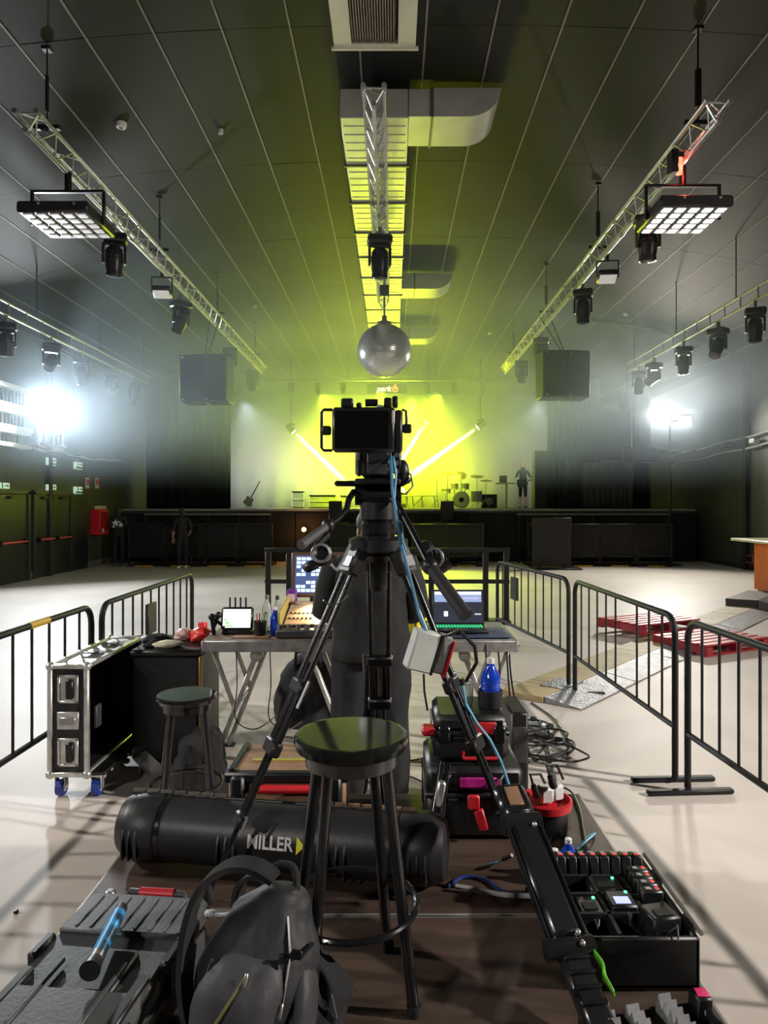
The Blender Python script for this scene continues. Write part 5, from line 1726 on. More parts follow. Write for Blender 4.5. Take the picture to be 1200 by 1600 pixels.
# heap on the trunk
tz = 0.796
def blob(nm, lab, cat, c, r, matl, fold=0.02, n=14, grp=None):
    c = Vector(c)
    t = thing(nm, lab, cat, c, group=grp)
    loft([(c + Vector((0, 0, 0.0)), r[0] * 0.8, r[1] * 0.8), (c + Vector((0, 0, r[2] * 0.25)), r[0], r[1]), (c + Vector((0.01, 0, r[2] * 0.7)), r[0] * 0.85, r[1] * 0.85), (c + Vector((0.015, 0.005, r[2])), r[0] * 0.3, r[1] * 0.3)], n, fold, c.x * 30, 25).build('wrapper', matl, t, angle=75)
    MB().box(c + Vector((r[0] * 0.3, -r[1] * 0.75, r[2] * 0.55)), (r[0] * 0.5, 0.006, r[2] * 0.3), b=0.002).build('printed_label', WHITE, t)
blob('snack_packet', 'crumpled white and pink packet on the black trunk', 'packet', (-1.52, 5.12, tz), (0.07, 0.06, 0.08), mat('pale_pink_wrap', (0.70, 0.45, 0.42), 0.4), grp='packets on the trunk')
blob('snack_packet', 'flat cream packet at the front of the black trunk', 'packet', (-1.55, 4.84, tz), (0.11, 0.06, 0.045), mat('cream_wrap', (0.70, 0.66, 0.48), 0.45), grp='packets on the trunk')
blob('snack_packet', 'bright red packet on the black trunk', 'packet', (-1.38, 5.05, tz), (0.07, 0.06, 0.10), mat('red_wrap', (0.80, 0.05, 0.03), 0.4), grp='packets on the trunk')
t = thing('drink_can', 'red and white drink can standing on the black trunk', 'can', (-1.40, 5.2, tz))
MB().lathe([(0.028, 0), (0.033, 0.008), (0.033, 0.10), (0.026, 0.115)], (-1.40, 5.2, tz), 16).build('can_body', mat('can_white', (0.75, 0.72, 0.75), 0.3), t)
MB().lathe([(0.0335, 0.06), (0.0335, 0.10), (0.027, 0.114)], (-1.40, 5.2, tz), 16).build('red_band', REDM, t)
t = thing('crumpled_cloth', 'crumpled black cloth at the left of the black trunk', 'cloth', (-1.66, 4.95, tz))
loft([((-1.66, 4.97, tz), 0.08, 0.10), ((-1.66, 4.97, tz + 0.03), 0.085, 0.11), ((-1.65, 4.97, tz + 0.06), 0.05, 0.06)], 18, 0.04, 1.0, 18).build('cloth_fold', BLACKCLOTH, t, angle=75)
MB().box((-1.66, 4.83, tz + 0.012), (0.09, 0.06, 0.015), b=0.005).build('cloth_edge', BLACKCLOTH, t)

# cables strewn on the floor between the tables and the deck
# ------------------------------------------------------------------ the low deck the camera stands on
PZ = 0.38
DECKW = mat('dark_brown_ply', (0.070, 0.045, 0.034), 0.5, var=0.35, scale=3, rvar=0.12, bump=0.08, bscale=20, stretch=(1, 5, 5))
DALU = mat('deck_alu_edge', (0.42, 0.40, 0.37), 0.4, metal=0.6, var=0.2)
def deck(y0, y1, label):
    x0, x1 = -1.09, 0.905
    t = thing('stage_riser', label, 'riser', ((x0 + x1) / 2, (y0 + y1) / 2, 0), group='brown deck panels under the camera tripod')
    MB().box(((x0 + x1) / 2, (y0 + y1) / 2, PZ - 0.012), (x1 - x0 - 0.02, y1 - y0 - 0.016, 0.024)).build('plywood_top', DECKW, t, smooth=False)
    m = MB()
    for yy in (y0 + 0.005, y1 - 0.005):
        m.box(((x0 + x1) / 2, yy, PZ - 0.05), (x1 - x0, 0.010, 0.098), b=0.002)
    for xx in (x0 + 0.006, x1 - 0.006):
        m.box((xx, (y0 + y1) / 2, PZ - 0.05), (0.012, y1 - y0, 0.098), b=0.002)
    m.build('edge_frame', DALU, t)
    for xx in (x0 + 0.08, x1 - 0.08):
        for yy in (y0 + 0.08, y1 - 0.08):
            MB().cyl((xx, yy, 0.0), (xx, yy, PZ - 0.03), 0.025, n=10).build('leg', DALU, t)
deck(2.40, 3.40, 'brown plywood deck panel under the tripod tube, farther one')
deck(1.39, 2.39, 'brown plywood deck panel under the near stool and backpack')
deck(0.38, 1.38, 'brown plywood deck panel nearest the photographer')
# metal lock plate on the deck joint
t = thing('deck_lock', 'small pale metal strip on the deck joint beside the backpack', 'bracket', (-0.56, 2.41, PZ))
MB().box((-0.58, 2.415, PZ + 0.003), (0.17, 0.022, 0.006), b=0.002).build('strip', ALU, t)
MB().cyl((-0.505, 2.415, PZ + 0.005), (-0.505, 2.415, PZ + 0.010), 0.006, n=8).build('screw', DGREY, t)

# ------------------------------------------------------------------ stools
SEATM = mat('stool_black_gloss', (0.012, 0.013, 0.012), 0.10, var=0.2, coat=0.5)
def stool(loc, rz, label):
    t = thing('bar_stool', label, 'stool', loc, local=True, rz=rz, group='round black metal stools')
    H = 0.74
    MB().lathe([(0.02, H - 0.045), (0.145, H - 0.045), (0.158, H - 0.038), (0.165, H - 0.018), (0.163, H - 0.006), (0.158, H - 0.001), (0.152, H), (0.149, H), (0.02, H)], (0, 0, 0), 64).build('seat', SEATM, t, angle=12)
    MB().lathe([(0.128, H - 0.085), (0.132, H - 0.085), (0.132, H - 0.045), (0.128, H - 0.045)], (0, 0, 0), 40).build('apron', BLACKG, t)
    tops, feet = [], []
    for i in range(4):
        a = PI / 4 + PI / 2 * i
        p = Vector((0.112 * math.cos(a), 0.112 * math.sin(a), H - 0.05))
        q = Vector((0.205 * math.cos(a), 0.205 * math.sin(a), 0.008))
        MB().cyl(p, q, 0.0165, n=12).build('leg', BLACKG, t)
        MB().cyl(q - Vector((0, 0, 0.008)), q + Vector((0, 0, 0.02)), 0.02, n=12).build('foot_cap', RUBBER, t)
    MB().ring((0, 0, 0.25), 0.188, 0.0095, 48, 8).build('foot_ring', BLACKG, t)
stool((-0.118, 2.03, PZ), R(15), 'round black stool on the deck in front of the tripod')
stool((-1.125, 3.86, 0), R(20), 'round black stool on the floor beside the open flight case')

# ------------------------------------------------------------------ tripod
TUBE = mat('carbon_tube', (0.016, 0.016, 0.018), 0.22, metal=0.3, var=0.3, scale=60)
tc_ = Vector((-0.055, 2.76, 0))
tp3 = thing('camera_tripod', 'tall black twin tube tripod holding the camera on the deck', 'tripod', (tc_.x, tc_.y, PZ))
SPZ = 1.60
feet = [Vector((-0.645, 2.47, PZ)), Vector((0.50, 2.52, PZ)), Vector((-0.055, 3.33, PZ))]
for fi, ft in enumerate(feet):
    out = (ft - Vector((tc_.x, tc_.y, PZ)))
    out.z = 0
    o = out.normalized()
    u = Vector((-o.y, o.x, 0))
    A = Vector((tc_.x, tc_.y, SPZ)) + o * 0.085
    def at(k):
        return A.lerp(ft + Vector((0, 0, 0.03)), k)
    d = (ft - A).normalized()
    up = MB
    leg = MB().box(at(0.03), (0.115, 0.05, 0.13), Matrix((u, u.cross(d), -d)).transposed(), 0.012).build('leg', BLACK, tp3)
    fr = Matrix((u, u.cross(d), -d)).transposed()
    for s in (-1, 1):
        MB().cyl(at(0.04) + u * s * 0.040, at(0.60) + u * s * 0.036, 0.0115, n=10).build('upper_tube', TUBE, leg)
        MB().cyl(at(0.40) + u * s * 0.016, at(0.80) + u * s * 0.016, 0.0095, n=10).build('middle_tube', TUBE, leg)
    MB().cyl(at(0.68), at(0.985), 0.0095, n=10).build('lower_tube', TUBE, leg)
    MB().box(at(0.42), (0.115, 0.035, 0.05), fr, 0.008).build('leg_clamp', BLACK, leg)
    MB().box(at(0.595), (0.105, 0.04, 0.055), fr, 0.008).build('leg_clamp', BLACK, leg)
    MB().box(at(0.80), (0.065, 0.04, 0.05), fr, 0.008).build('leg_clamp', BLACK, leg)
    MB().tube([at(0.41) + u * 0.05, at(0.40) + u * 0.068 - d * 0.01, at(0.47) + u * 0.066], 0.007, 6).build('clamp_lever', GREY, leg)
    MB().tube([at(0.785) + u * 0.03, at(0.78) + u * 0.05, at(0.83) + u * 0.05], 0.006, 6).build('clamp_lever', GREY, leg)
    MB().lathe([(0.022, -0.032), (0.026, -0.022), (0.02, 0.0), (0.012, 0.03)], ft + Vector((0, 0, 0.032)), 14).build('foot', RUBBER, leg)
    MB().box(at(0.032) + o * 0.03, (0.085, 0.004, 0.045), fr, 0.002).build('maker_plate', GREY, leg)
MB().lathe([(0.10, -0.03), (0.115, -0.02), (0.115, 0.02), (0.085, 0.035)], (tc_.x, tc_.y, SPZ + 0.02), 28).build('spider', BLACK, tp3)
MB().lathe([(0.03, -0.16), (0.035, -0.15), (0.035, -0.05), (0.055, -0.03), (0.075, -0.02)], (tc_.x, tc_.y, SPZ), 20).build('bowl_clamp', BLACK, tp3)
MB().lathe([(0.062, 0.05), (0.068, 0.06), (0.068, 0.10), (0.055, 0.115)], (tc_.x, tc_.y, SPZ), 24).build('levelling_bowl', BLACKM, tp3)
MB().lathe([(0.06, 0.0), (0.072, 0.01), (0.072, 0.075), (0.05, 0.085)], (tc_.x, tc_.y, SPZ + 0.11), 24).build('fluid_head', BLACK, tp3)
MB().cyl((tc_.x - 0.09, tc_.y, SPZ + 0.215), (tc_.x + 0.09, tc_.y, SPZ + 0.215), 0.042, n=20).build('tilt_drum', BLACK, tp3)
MB().box((tc_.x, tc_.y - 0.01, SPZ + 0.265), (0.175, 0.20, 0.022), b=0.006).build('slide_plate', BLACK, tp3)
MB().box((tc_.x - 0.125, tc_.y - 0.02, SPZ + 0.258), (0.09, 0.05, 0.022), b=0.008).build('plate_lever', BLACKM, tp3)
# mid spreader between the legs, knob under the bowl
# safety cord looping between the near left tubes
lg = [P(505, 938, 2.55), P(515, 945, 2.56), P(530, 943, 2.57), P(545, 930, 2.60)]
MB().tube(lg, 0.003, 5).build('cord', GREY, tp3)
# pan bars
ha = [P(553, 768, 2.70), P(545, 780, 2.66), P(541, 797, 2.60), P(528, 811, 2.55), P(513, 821, 2.5)]
h1 = MB().tube(ha, 0.012, 10).build('pan_bar', BLACKM, tp3)
MB().cyl(ha[-1], P(470, 852, 2.36), 0.014, 0.017, n=12).build('grip', mat('grey_foam_grip', (0.09, 0.09, 0.095), 0.6), h1)
MB().ball(ha[-1], 0.024, 10, 8).build('bar_joint', BLACK, h1)
hb = [P(612, 778, 2.70), P(628, 800, 2.62), P(648, 838, 2.52), P(672, 885, 2.42)]
h2 = MB().tube(hb, 0.013, 10).build('pan_bar', BLACKM, tp3)
MB().cyl(hb[-1], P(728, 962, 2.25), 0.022, 0.024, n=12).build('grip', mat('black_foam_grip', (0.022, 0.022, 0.024), 0.7), h2)
MB().ball(hb[-1], 0.03, 10, 8).build('bar_joint', BLACK, h2)
# zoom controller on the left bar
zc = P(503, 868, 2.42)
t = thing('zoom_controller', 'black zoom control clamped to the left pan bar', 'controller', zc)
MB().box(zc, (0.06, 0.06, 0.075), Matrix.Rotation(R(30), 3, 'Y'), 0.018).build('control_body', BLACK, t)
MB().box(zc + Vector((-0.035, 0, -0.035)), (0.06, 0.05, 0.035), Matrix.Rotation(R(-25), 3, 'Y'), 0.012).build('thumb_rest', BLACK, t)
MB().ring(zc + Vector((0.0, -0.03, 0.01)), 0.03, 0.006, 20, 6, Matrix.Rotation(R(70), 3, 'X')).build('clamp_ring', GREY, t)
MB().tube([zc + Vector((0.03, 0, -0.03)), zc + Vector((0.05, 0, -0.05)), zc + Vector((0.07, 0.02, -0.02)), zc + Vector((0.09, 0.1, 0.03))], 0.006, 6).build('lead', ALU, t)
MB().cyl(zc + Vector((-0.02, 0, 0.03)), P(513, 835, 2.46), 0.012, n=8).build('clamp_stem', BLACKM, t)
zc2 = P(668, 862, 2.5)
t = thing('focus_controller', 'black focus control clamped to the right pan bar', 'controller', zc2)
MB().box(zc2, (0.06, 0.06, 0.08), Matrix.Rotation(R(-30), 3, 'Y'), 0.018).build('control_body', BLACK, t)
MB().cyl(zc2 + Vector((0.03, 0, -0.06)), zc2 + Vector((0.075, 0, -0.03)), 0.03, n=16).build('control_wheel', BLACK, t)
MB().ring(zc2 + Vector((0.02, -0.03, -0.02)), 0.032, 0.006, 20, 6, Matrix.Rotation(R(80), 3, 'X')).build('clamp_ring', GREY, t)

# ------------------------------------------------------------------ camera on the tripod
cx_ = tc_.x
ct = thing('video_camera', 'black video camera with rear monitor and side handles on the tripod', 'camera', (cx_, 2.72, SPZ + 0.28))
cb = MB().box((cx_ - 0.002, 2.80, SPZ + 0.345), (0.125, 0.22, 0.135), b=0.012).build('camera_body', BLACK, ct)
MB().box((cx_ - 0.078, 2.76, SPZ + 0.345), (0.022, 0.12, 0.115), b=0.008).build('side_plate', GREY, cb)
MB().box((cx_ - 0.078, 2.70, SPZ + 0.375), (0.018, 0.012, 0.06), b=0.004).build('silver_trim', WHITE, cb)
MB().cyl((cx_, 2.91, SPZ + 0.35), (cx_, 3.10, SPZ + 0.35), 0.045, 0.055, n=24).build('lens', BLACKG, ct)
MB().lathe([(0.058, 0), (0.062, 0.02), (0.062, 0.05)], (cx_, 3.10, SPZ + 0.35), 24, Matrix.Rotation(R(-90), 3, 'X')).build('lens_hood', BLACK, ct)
bp = MB().box((cx_ + 0.075, 2.72, SPZ + 0.35), (0.03, 0.06, 0.12), b=0.008).build('connector_block', BLACK, ct)
for i in range(4):
    MB().cyl((cx_ + 0.07, 2.685, SPZ + 0.305 + 0.03 * i), (cx_ + 0.07, 2.675, SPZ + 0.305 + 0.03 * i), 0.009, n=10).build('socket', ALU, bp)
MB().box((cx_ - 0.0, 2.685, SPZ + 0.335), (0.085, 0.012, 0.09), b=0.005).build('battery_plate', DGREY, ct)
# rear monitor in its cage
mc = Vector((-0.105, 2.60, CAM_Z + 115 / F * 2.60))
mo = MB().box(mc, (0.232, 0.05, 0.165), b=0.010).build('monitor', BLACK, ct)
MB().box(mc + Vector((-0.008, -0.0265, 0)), (0.195, 0.004, 0.135)).build('screen', mat('monitor_off', (0.004, 0.004, 0.005), 0.12), mo, smooth=False)
MB().box(mc + Vector((0.108, -0.02, 0.045)), (0.012, 0.014, 0.05), b=0.003).build('switch_strip', WHITE, mo)
MB().box(mc + Vector((0.128, 0.01, -0.005)), (0.03, 0.06, 0.155), b=0.008).build('side_block', BLACK, mo)
hp = []
for (dx, dz) in ((-0.116, 0.075), (-0.148, 0.075), (-0.156, 0.066), (-0.156, -0.066), (-0.148, -0.075), (-0.116, -0.075)):
    hp.append(mc + Vector((dx, 0, dz)))
MB().tube(hp, 0.0055, 8).build('side_handle', BLACK, mo)
MB().box(mc + Vector((-0.138, 0, -0.002)), (0.035, 0.03, 0.034), b=0.006).build('handle_grip', BLACK, mo)
hp = [mc + Vector((0.14, 0, 0.075)), mc + Vector((0.156, 0, 0.07)), mc + Vector((0.158, 0, 0.03)), mc + Vector((0.150, 0, -0.01))]
MB().tube(hp, 0.0055, 8).build('side_handle', BLACK, mo)
MB().box(mc + Vector((0.160, 0, 0.005)), (0.034, 0.03, 0.034), b=0.005).build('latch_block', BLACK, mo)
for (dx, w, h) in ((-0.062, 0.045, 0.034), (-0.018, 0.02, 0.018), (0.088, 0.03, 0.036), (0.115, 0.022, 0.042)):
    MB().box(mc + Vector((dx, 0.01, 0.083 + h / 2)), (w, 0.04, h), b=0.005).build('top_mount', BLACK, mo)
MB().cyl(mc + Vector((0.005, 0.01, 0.102)), mc + Vector((0.052, 0.01, 0.102)), 0.014, n=16).build('top_knob', BLACK, mo)
MB().box(mc + Vector((0.06, 0.01, 0.088)), (0.025, 0.03, 0.012), b=0.003).build('silver_shoe', WHITE, mo)
MB().cyl((cx_ - 0.03, 2.68, SPZ + 0.40), mc + Vector((0.02, 0.03, -0.075)), 0.012, n=10).build('monitor_arm', BLACKM, ct)
# motor and cables on the right of the body
MB().ball(P(628, 738, 2.72), (0.03, 0.03, 0.05), 14, 10).build('lens_motor', BLACK, ct)
MB().box(P(632, 752, 2.72), (0.05, 0.04, 0.03), Matrix.Rotation(R(-25), 3, 'Y'), 0.008).build('motor_bracket', BLACK, ct)
MB().tube([P(630, 735, 2.7), P(642, 742, 2.7), P(645, 760, 2.68), P(635, 772, 2.66), P(622, 770, 2.66)], 0.004, 6).build('lead', BLACK, ct)
BLUEC = mat('blue_cable', (0.05, 0.22, 0.42), 0.45)
CYANC = mat('cyan_cable', (0.20, 0.55, 0.75), 0.45)
t = thing('blue_cable', 'blue cable hanging from the camera down the right tripod leg', 'cable', P(612, 715, 2.68))
MB().tube([P(610, 712, 2.67), P(612, 735, 2.64), P(613, 765, 2.62), P(618, 800, 2.6), P(622, 830, 2.58), P(640, 900, 2.56), P(655, 960, 2.54), P(672, 1000, 2.5)], 0.006, 8).build('cable', BLUEC, t)
MB().tube([P(614, 712, 2.68), P(619, 740, 2.65), P(616, 780, 2.63), P(624, 825, 2.6), P(634, 860, 2.58)], 0.004, 6).build('thin_strand', CYANC, t)
MB().cyl(P(622, 815, 2.585), P(628, 850, 2.57), 0.014, 0.010, n=10).build('tied_sleeve', mat('teal_sleeve', (0.02, 0.12, 0.18), 0.5), t)
t = thing('pale_blue_cable', 'pale blue cable curving over the stacked cases to the deck', 'cable', P(727, 1095, 2.75))
MB().tube([P(722, 1065, 2.6), P(728, 1100, 2.62), P(745, 1130, 2.68), P(765, 1155, 2.75), P(783, 1190, 2.8), P(798, 1235, 2.82), P(803, 1270, 2.85)], 0.0055, 8).build('cable', CYANC, t)
MB().cyl(P(721, 1060, 2.6), P(723, 1070, 2.6), 0.010, n=10).build('plug', BLACK, t)

# white box strapped to the right leg
bc_ = P(668, 1018, 2.53)
t = thing('power_box', 'white power box strapped to the right tripod leg', 'power supply', bc_)
rb = Matrix.Rotation(R(17), 3, 'Y') @ Matrix.Rotation(R(18), 3, 'Z')
MB().box(bc_ + rb @ Vector((-0.022, 0, 0)), (0.095, 0.06, 0.145), rb, 0.006).build('case', mat('pale_grey_case', (0.62, 0.63, 0.60), 0.5), t)
MB().box(bc_ + rb @ Vector((0.050, 0, 0.005)), (0.045, 0.055, 0.14), rb, 0.006).build('side_case', mat('mid_grey_case', (0.28, 0.28, 0.28), 0.5), t)
MB().box(bc_ + rb @ Vector((0.077, -0.012, -0.005)), (0.008, 0.05, 0.135), rb, 0.003).build('red_edge', RED, t)
MB().box(bc_ + rb @ Vector((0.026, -0.001, 0)), (0.006, 0.064, 0.148), rb).build('dark_gap', BLACK, t, smooth=False)
MB().tube([bc_ + rb @ Vector((0.06, 0, 0.075)), P(718, 985, 2.5), P(742, 1010, 2.5), P(745, 1035, 2.5), P(728, 1065, 2.52)], 0.007, 8).build('lead', BLACK, t)
MB().tube([P(662, 1053, 2.53), P(663, 1080, 2.53), P(668, 1110, 2.55)], 0.004, 6).build('thin_lead', BLACK, t)

# ------------------------------------------------------------------ open flight case on wheels
PANELB = mat('flight_case_laminate', (0.016, 0.016, 0.018), 0.45, var=0.2, scale=10)
ALUE = mat('flight_case_edge', (0.62, 0.61, 0.59), 0.36, metal=0.7, var=0.15, scale=25)
fx0, fx1, fy0, fy1, fz0, fz1 = -2.06, -1.84, 4.24, 5.14, 0.15, 0.80
t = thing('flight_case', 'open black flight case with aluminium edges on blue wheels', 'flight case', ((fx0 + fx1) / 2, (fy0 + fy1) / 2, 0))
th = 0.012
MB().box((fx0 + th / 2, (fy0 + fy1) / 2, (fz0 + fz1) / 2), (th, fy1 - fy0, fz1 - fz0)).build('rear_panel', PANELB, t, smooth=False)
for yy, nm in ((fy0 + th / 2, 'end_panel'), (fy1 - th / 2, 'end_panel')):
    MB().box(((fx0 + fx1) / 2, yy, (fz0 + fz1) / 2), (fx1 - fx0, th, fz1 - fz0)).build(nm, PANELB, t, smooth=False)
for zz, nm in ((fz0 + th / 2, 'bottom_panel'), (fz1 - th / 2, 'top_panel')):
    MB().box(((fx0 + fx1) / 2, (fy0 + fy1) / 2, zz), (fx1 - fx0, fy1 - fy0, th)).build(nm, PANELB if 'b' == nm[0] else GREY, t, smooth=False)
e = 0.030
def edge(c, s):
    MB().box(c, s, b=0.006).build('edge_profile', ALUE, t)
for zz in (fz0, fz1):
    for yy in (fy0, fy1):
        edge(((fx0 + fx1) / 2, yy, zz), (fx1 - fx0 + 0.01, e, e))
    for xx in (fx0, fx1):
        edge((xx, (fy0 + fy1) / 2, zz), (e, fy1 - fy0, e))
for xx in (fx0, fx1):
    for yy in (fy0, fy1):
        edge((xx, yy, (fz0 + fz1) / 2), (e, e, fz1 - fz0))
for xx in (fx0, fx1):
    for yy in (fy0, fy1):
        for zz in (fz0, fz1):
            MB().ball((xx, yy, zz), 0.028, 10, 8).build('ball_corner', ALUE, t)
xm_ = (fx0 + fx1) / 2
for zz, w, h in ((fz1 - 0.135, 0.125, 0.17), (fz0 + 0.135, 0.125, 0.17)):
    d_ = MB()
    for s in (-1, 1):
        d_.box((xm_ + s * (w / 2 - 0.008), fy0 - 0.008, zz), (0.016, 0.012, h), b=0.003)
        d_.box((xm_, fy0 - 0.008, zz + s * (h / 2 - 0.008)), (w, 0.012, 0.016), b=0.003)
    d_.box((xm_, fy0 - 0.004, zz), (w - 0.03, 0.004, h - 0.03))
    ho_ = d_.build('handle_dish', ALUE, t)
    MB().box((xm_ + 0.012, fy0 - 0.016, zz), (0.045, 0.02, h - 0.05), b=0.008).build('handle_grip', BLACKM, ho_)
zz = (fz0 + fz1) / 2
lo_ = MB().box((xm_, fy0 - 0.007, zz), (0.13, 0.012, 0.105), b=0.003).build('latch_dish', ALUE, t)
MB().box((xm_, fy0 - 0.015, zz), (0.095, 0.012, 0.045), b=0.005).build('latch_wing', GREY, lo_)
for yy in (4.55, 4.85):
    MB().box((xm_ , yy, fz1 + 0.017), (0.1, 0.035, 0.008), b=0.002).build('top_strap', BLACK, t)
    MB().box((xm_ + 0.02, yy + 0.09, fz1 + 0.018), (0.12, 0.10, 0.008), b=0.003).build('top_dish', ALUE, t)
MB().box((fx1 - 0.01, 4.42, 0.45), (0.02, 0.08, 0.14), b=0.005).build('inner_latch', DGREY, t)
MB().box((fx1 + 0.05, (fy0 + fy1) / 2, fz0 - 0.005), (0.10, fy1 - fy0 - 0.05, 0.02), b=0.004).build('base_flap', BLACK, t)
BLW = mat('blue_wheel', (0.02, 0.05, 0.32), 0.4)
for (x, y) in ((-2.02, 4.30), (-1.80, 4.30), (-2.02, 5.08), (-1.80, 5.08)):
    w = MB().cyl((x - 0.02, y, 0.052), (x + 0.02, y, 0.052), 0.050, n=20).build('wheel', BLW, t)
    MB().cyl((x - 0.023, y, 0.052), (x + 0.023, y, 0.052), 0.024, n=14).build('hub', WHITE, w)
    f_ = MB()
    for s in (-1, 1):
        f_.box((x + s * 0.028, y, 0.085), (0.006, 0.05, 0.09), b=0.002)
    f_.box((x, y, 0.128), (0.075, 0.075, 0.012), b=0.003)
    f_.build('fork', ALUE, w)
# dark rucksack under the far stool
t = thing('rucksack', 'black rucksack on the floor behind the far stool', 'bag', (-1.17, 4.28, 0))
loft([((-1.17, 4.30, 0.0), 0.15, 0.10), ((-1.17, 4.30, 0.05), 0.17, 0.12), ((-1.16, 4.30, 0.22), 0.16, 0.11), ((-1.15, 4.31, 0.34), 0.12, 0.08), ((-1.14, 4.32, 0.40), 0.05, 0.04)], 24, 0.05, 12.0, 7).build('bag_body', BLACKCLOTH, t, angle=75)
MB().box((-1.16, 4.185, 0.15), (0.18, 0.04, 0.16), b=0.018).build('front_pocket', BLACKCLOTH, t)
MB().tube([(-1.22, 4.2, 0.34), (-1.24, 4.17, 0.24), (-1.25, 4.18, 0.10)], 0.014, 8).build('strap', BLACK, t)
t = thing('paper_cone', 'folded white sheet on the floor beside the flight case wheels', 'paper', (-1.62, 4.6, 0))
MB().add([(-1.70, 4.62, 0.10), (-1.58, 4.58, 0.001), (-1.52, 4.72, 0.001), (-1.66, 4.74, 0.12), (-1.60, 4.66, 0.002)], [(0, 1, 4), (0, 4, 3), (4, 1, 2), (4, 2, 3)]).build('sheet', WHITE, t, smooth=False)
MB().box((-1.68, 4.68, 0.055), (0.005, 0.1, 0.105), Matrix.Rotation(0.3, 3, 'Z')).build('fold', WHITE, t, smooth=False)

# ------------------------------------------------------------------ brown case with red handle behind the tube
BRC = mat('brown_case_panel', (0.30, 0.17, 0.10), 0.5, var=0.25, scale=8)
t = thing('brown_case', 'flat brown panelled case with red handle behind the long tube', 'case', (-0.45, 3.15, PZ))
MB().box((-0.45, 3.17, PZ + 0.132), (0.50, 0.34, 0.26), b=0.012).build('case_body', BRC, t)
MB().box((-0.45, 3.0, PZ + 0.238), (0.53, 0.05, 0.045), b=0.01).build('front_band', BLACK, t)
for s in (-1, 1):
    MB().box((-0.45 + s * 0.205, 2.985, PZ + 0.165), (0.06, 0.05, 0.17), b=0.012).build('latch', BLACK, t)
    MB().ball((-0.45 + s * 0.205, 2.957, PZ + 0.12), 0.009, 8, 6).build('rivet', ALU, t)
for s in (-1, 1):
    MB().box((-0.45 + s * 0.235, 3.17, PZ + 0.266), (0.03, 0.33, 0.012), b=0.004).build('corner_strip', BLACK, t)
MB().box((-0.44, 3.12, PZ + 0.265), (0.36, 0.018, 0.008), b=0.002).build('yellow_stripe', mat('olive_yellow', (0.45, 0.42, 0.06), 0.5), t)
MB().tube([(-0.58, 2.985, PZ + 0.205), (-0.56, 2.955, PZ + 0.20), (-0.34, 2.955, PZ + 0.20), (-0.32, 2.985, PZ + 0.205)], 0.018, 10).build('handle', RED, t)

# ------------------------------------------------------------------ long tube case
TUBEM = mat('tube_case_plastic', (0.020, 0.020, 0.022), 0.42, var=0.15, scale=12, bump=0.05, bscale=120)
ta, tb = Vector((-1.06, 2.80, PZ + 0.129)), Vector((0.205, 2.585, PZ + 0.129))
td = (tb - ta).normalized()
TLn = (tb - ta).length
tn = Vector((td.y, -td.x, 0))         # towards the camera
TR_ = 0.121
t = thing('tripod_tube', 'long black ribbed tube case lying across the deck behind the stool', 'tube case', ((ta + tb) / 2) - Vector((0, 0, 0.129)))
rotT = td.to_track_quat('Z', 'Y').to_matrix()
body = MB().lathe([(TR_ - 0.01, 0.10), (TR_, 0.11), (TR_, TLn - 0.10), (TR_ - 0.01, TLn - 0.09)], ta, 48, rotT).build('tube_body', TUBEM, t)
for (s0, nm) in ((0.0, 'end_cap'), (TLn, 'end_cap')):
    sg_ = 1 if s0 == 0 else -1
    pr = [(TR_ * 0.55, 0.0), (TR_ * 0.86, 0.012), (TR_ * 1.0, 0.045), (TR_ * 1.045, 0.06), (TR_ * 1.045, 0.17), (TR_ * 1.0, 0.178)]
    pr = [(r_, s0 + sg_ * z_) for r_, z_ in pr]
    if sg_ < 0:
        pr = pr[::-1]
    o = MB().lathe(pr, ta, 48, rotT).build(nm, TUBEM, t)
def onT(s, ang, r=TR_):
    """point on the tube: s along the axis, ang up from the side that faces the camera"""
    return ta + td * s + (tn * math.cos(ang) + Vector((0, 0, 1)) * math.sin(ang)) * r
def fin(s, w=0.012, a0=-0.55, a1=0.35, h=0.03):
    m = MB()
    n = 8
    vs, fs = [], []
    for i in range(n + 1):
        a = a0 + (a1 - a0) * i / n
        hh = h * (1 - (i / n)) + 0.002
        for (ds, rr) in ((-w / 2, TR_ - 0.004), (w / 2, TR_ - 0.004), (w / 2 * 0.5, TR_ + hh), (-w / 2 * 0.5, TR_ + hh)):
            vs.append(onT(s + ds, a, rr))
    for i in range(n):
        for k in range(4):
            fs.append((4 * i + k, 4 * i + (k + 1) % 4, 4 * (i + 1) + (k + 1) % 4, 4 * (i + 1) + k))
    fs += [(0, 3, 2, 1), (4 * n, 4 * n + 1, 4 * n + 2, 4 * n + 3)]
    m.add(vs, fs)
    return m
for s in (0.06, 0.085, 0.11, 0.44, 0.47, 0.50, 0.86, 0.89, 0.92, TLn - 0.13, TLn - 0.10, TLn - 0.07):
    fin(s).build('rib', TUBEM, t)
for s in (0.19, TLn - 0.19):
    MB().lathe([(TR_ + 0.0005, s - 0.012), (TR_ + 0.004, s - 0.008), (TR_ + 0.004, s + 0.008), (TR_ + 0.0005, s + 0.012)], ta, 48, rotT, caps=False).build('clamp_band', BLACKG, t)
HING = mat('hinge_strip_sheen', (0.17, 0.15, 0.13), 0.5, var=0.35, scale=30)  # grey-brown tone paints in the light reflected by the hinge strip
HINB = mat('hinge_strip_brown_sheen', (0.24, 0.15, 0.09), 0.5, var=0.35, scale=30)  # browner stretch of the strip, its reflection likewise put into the colour
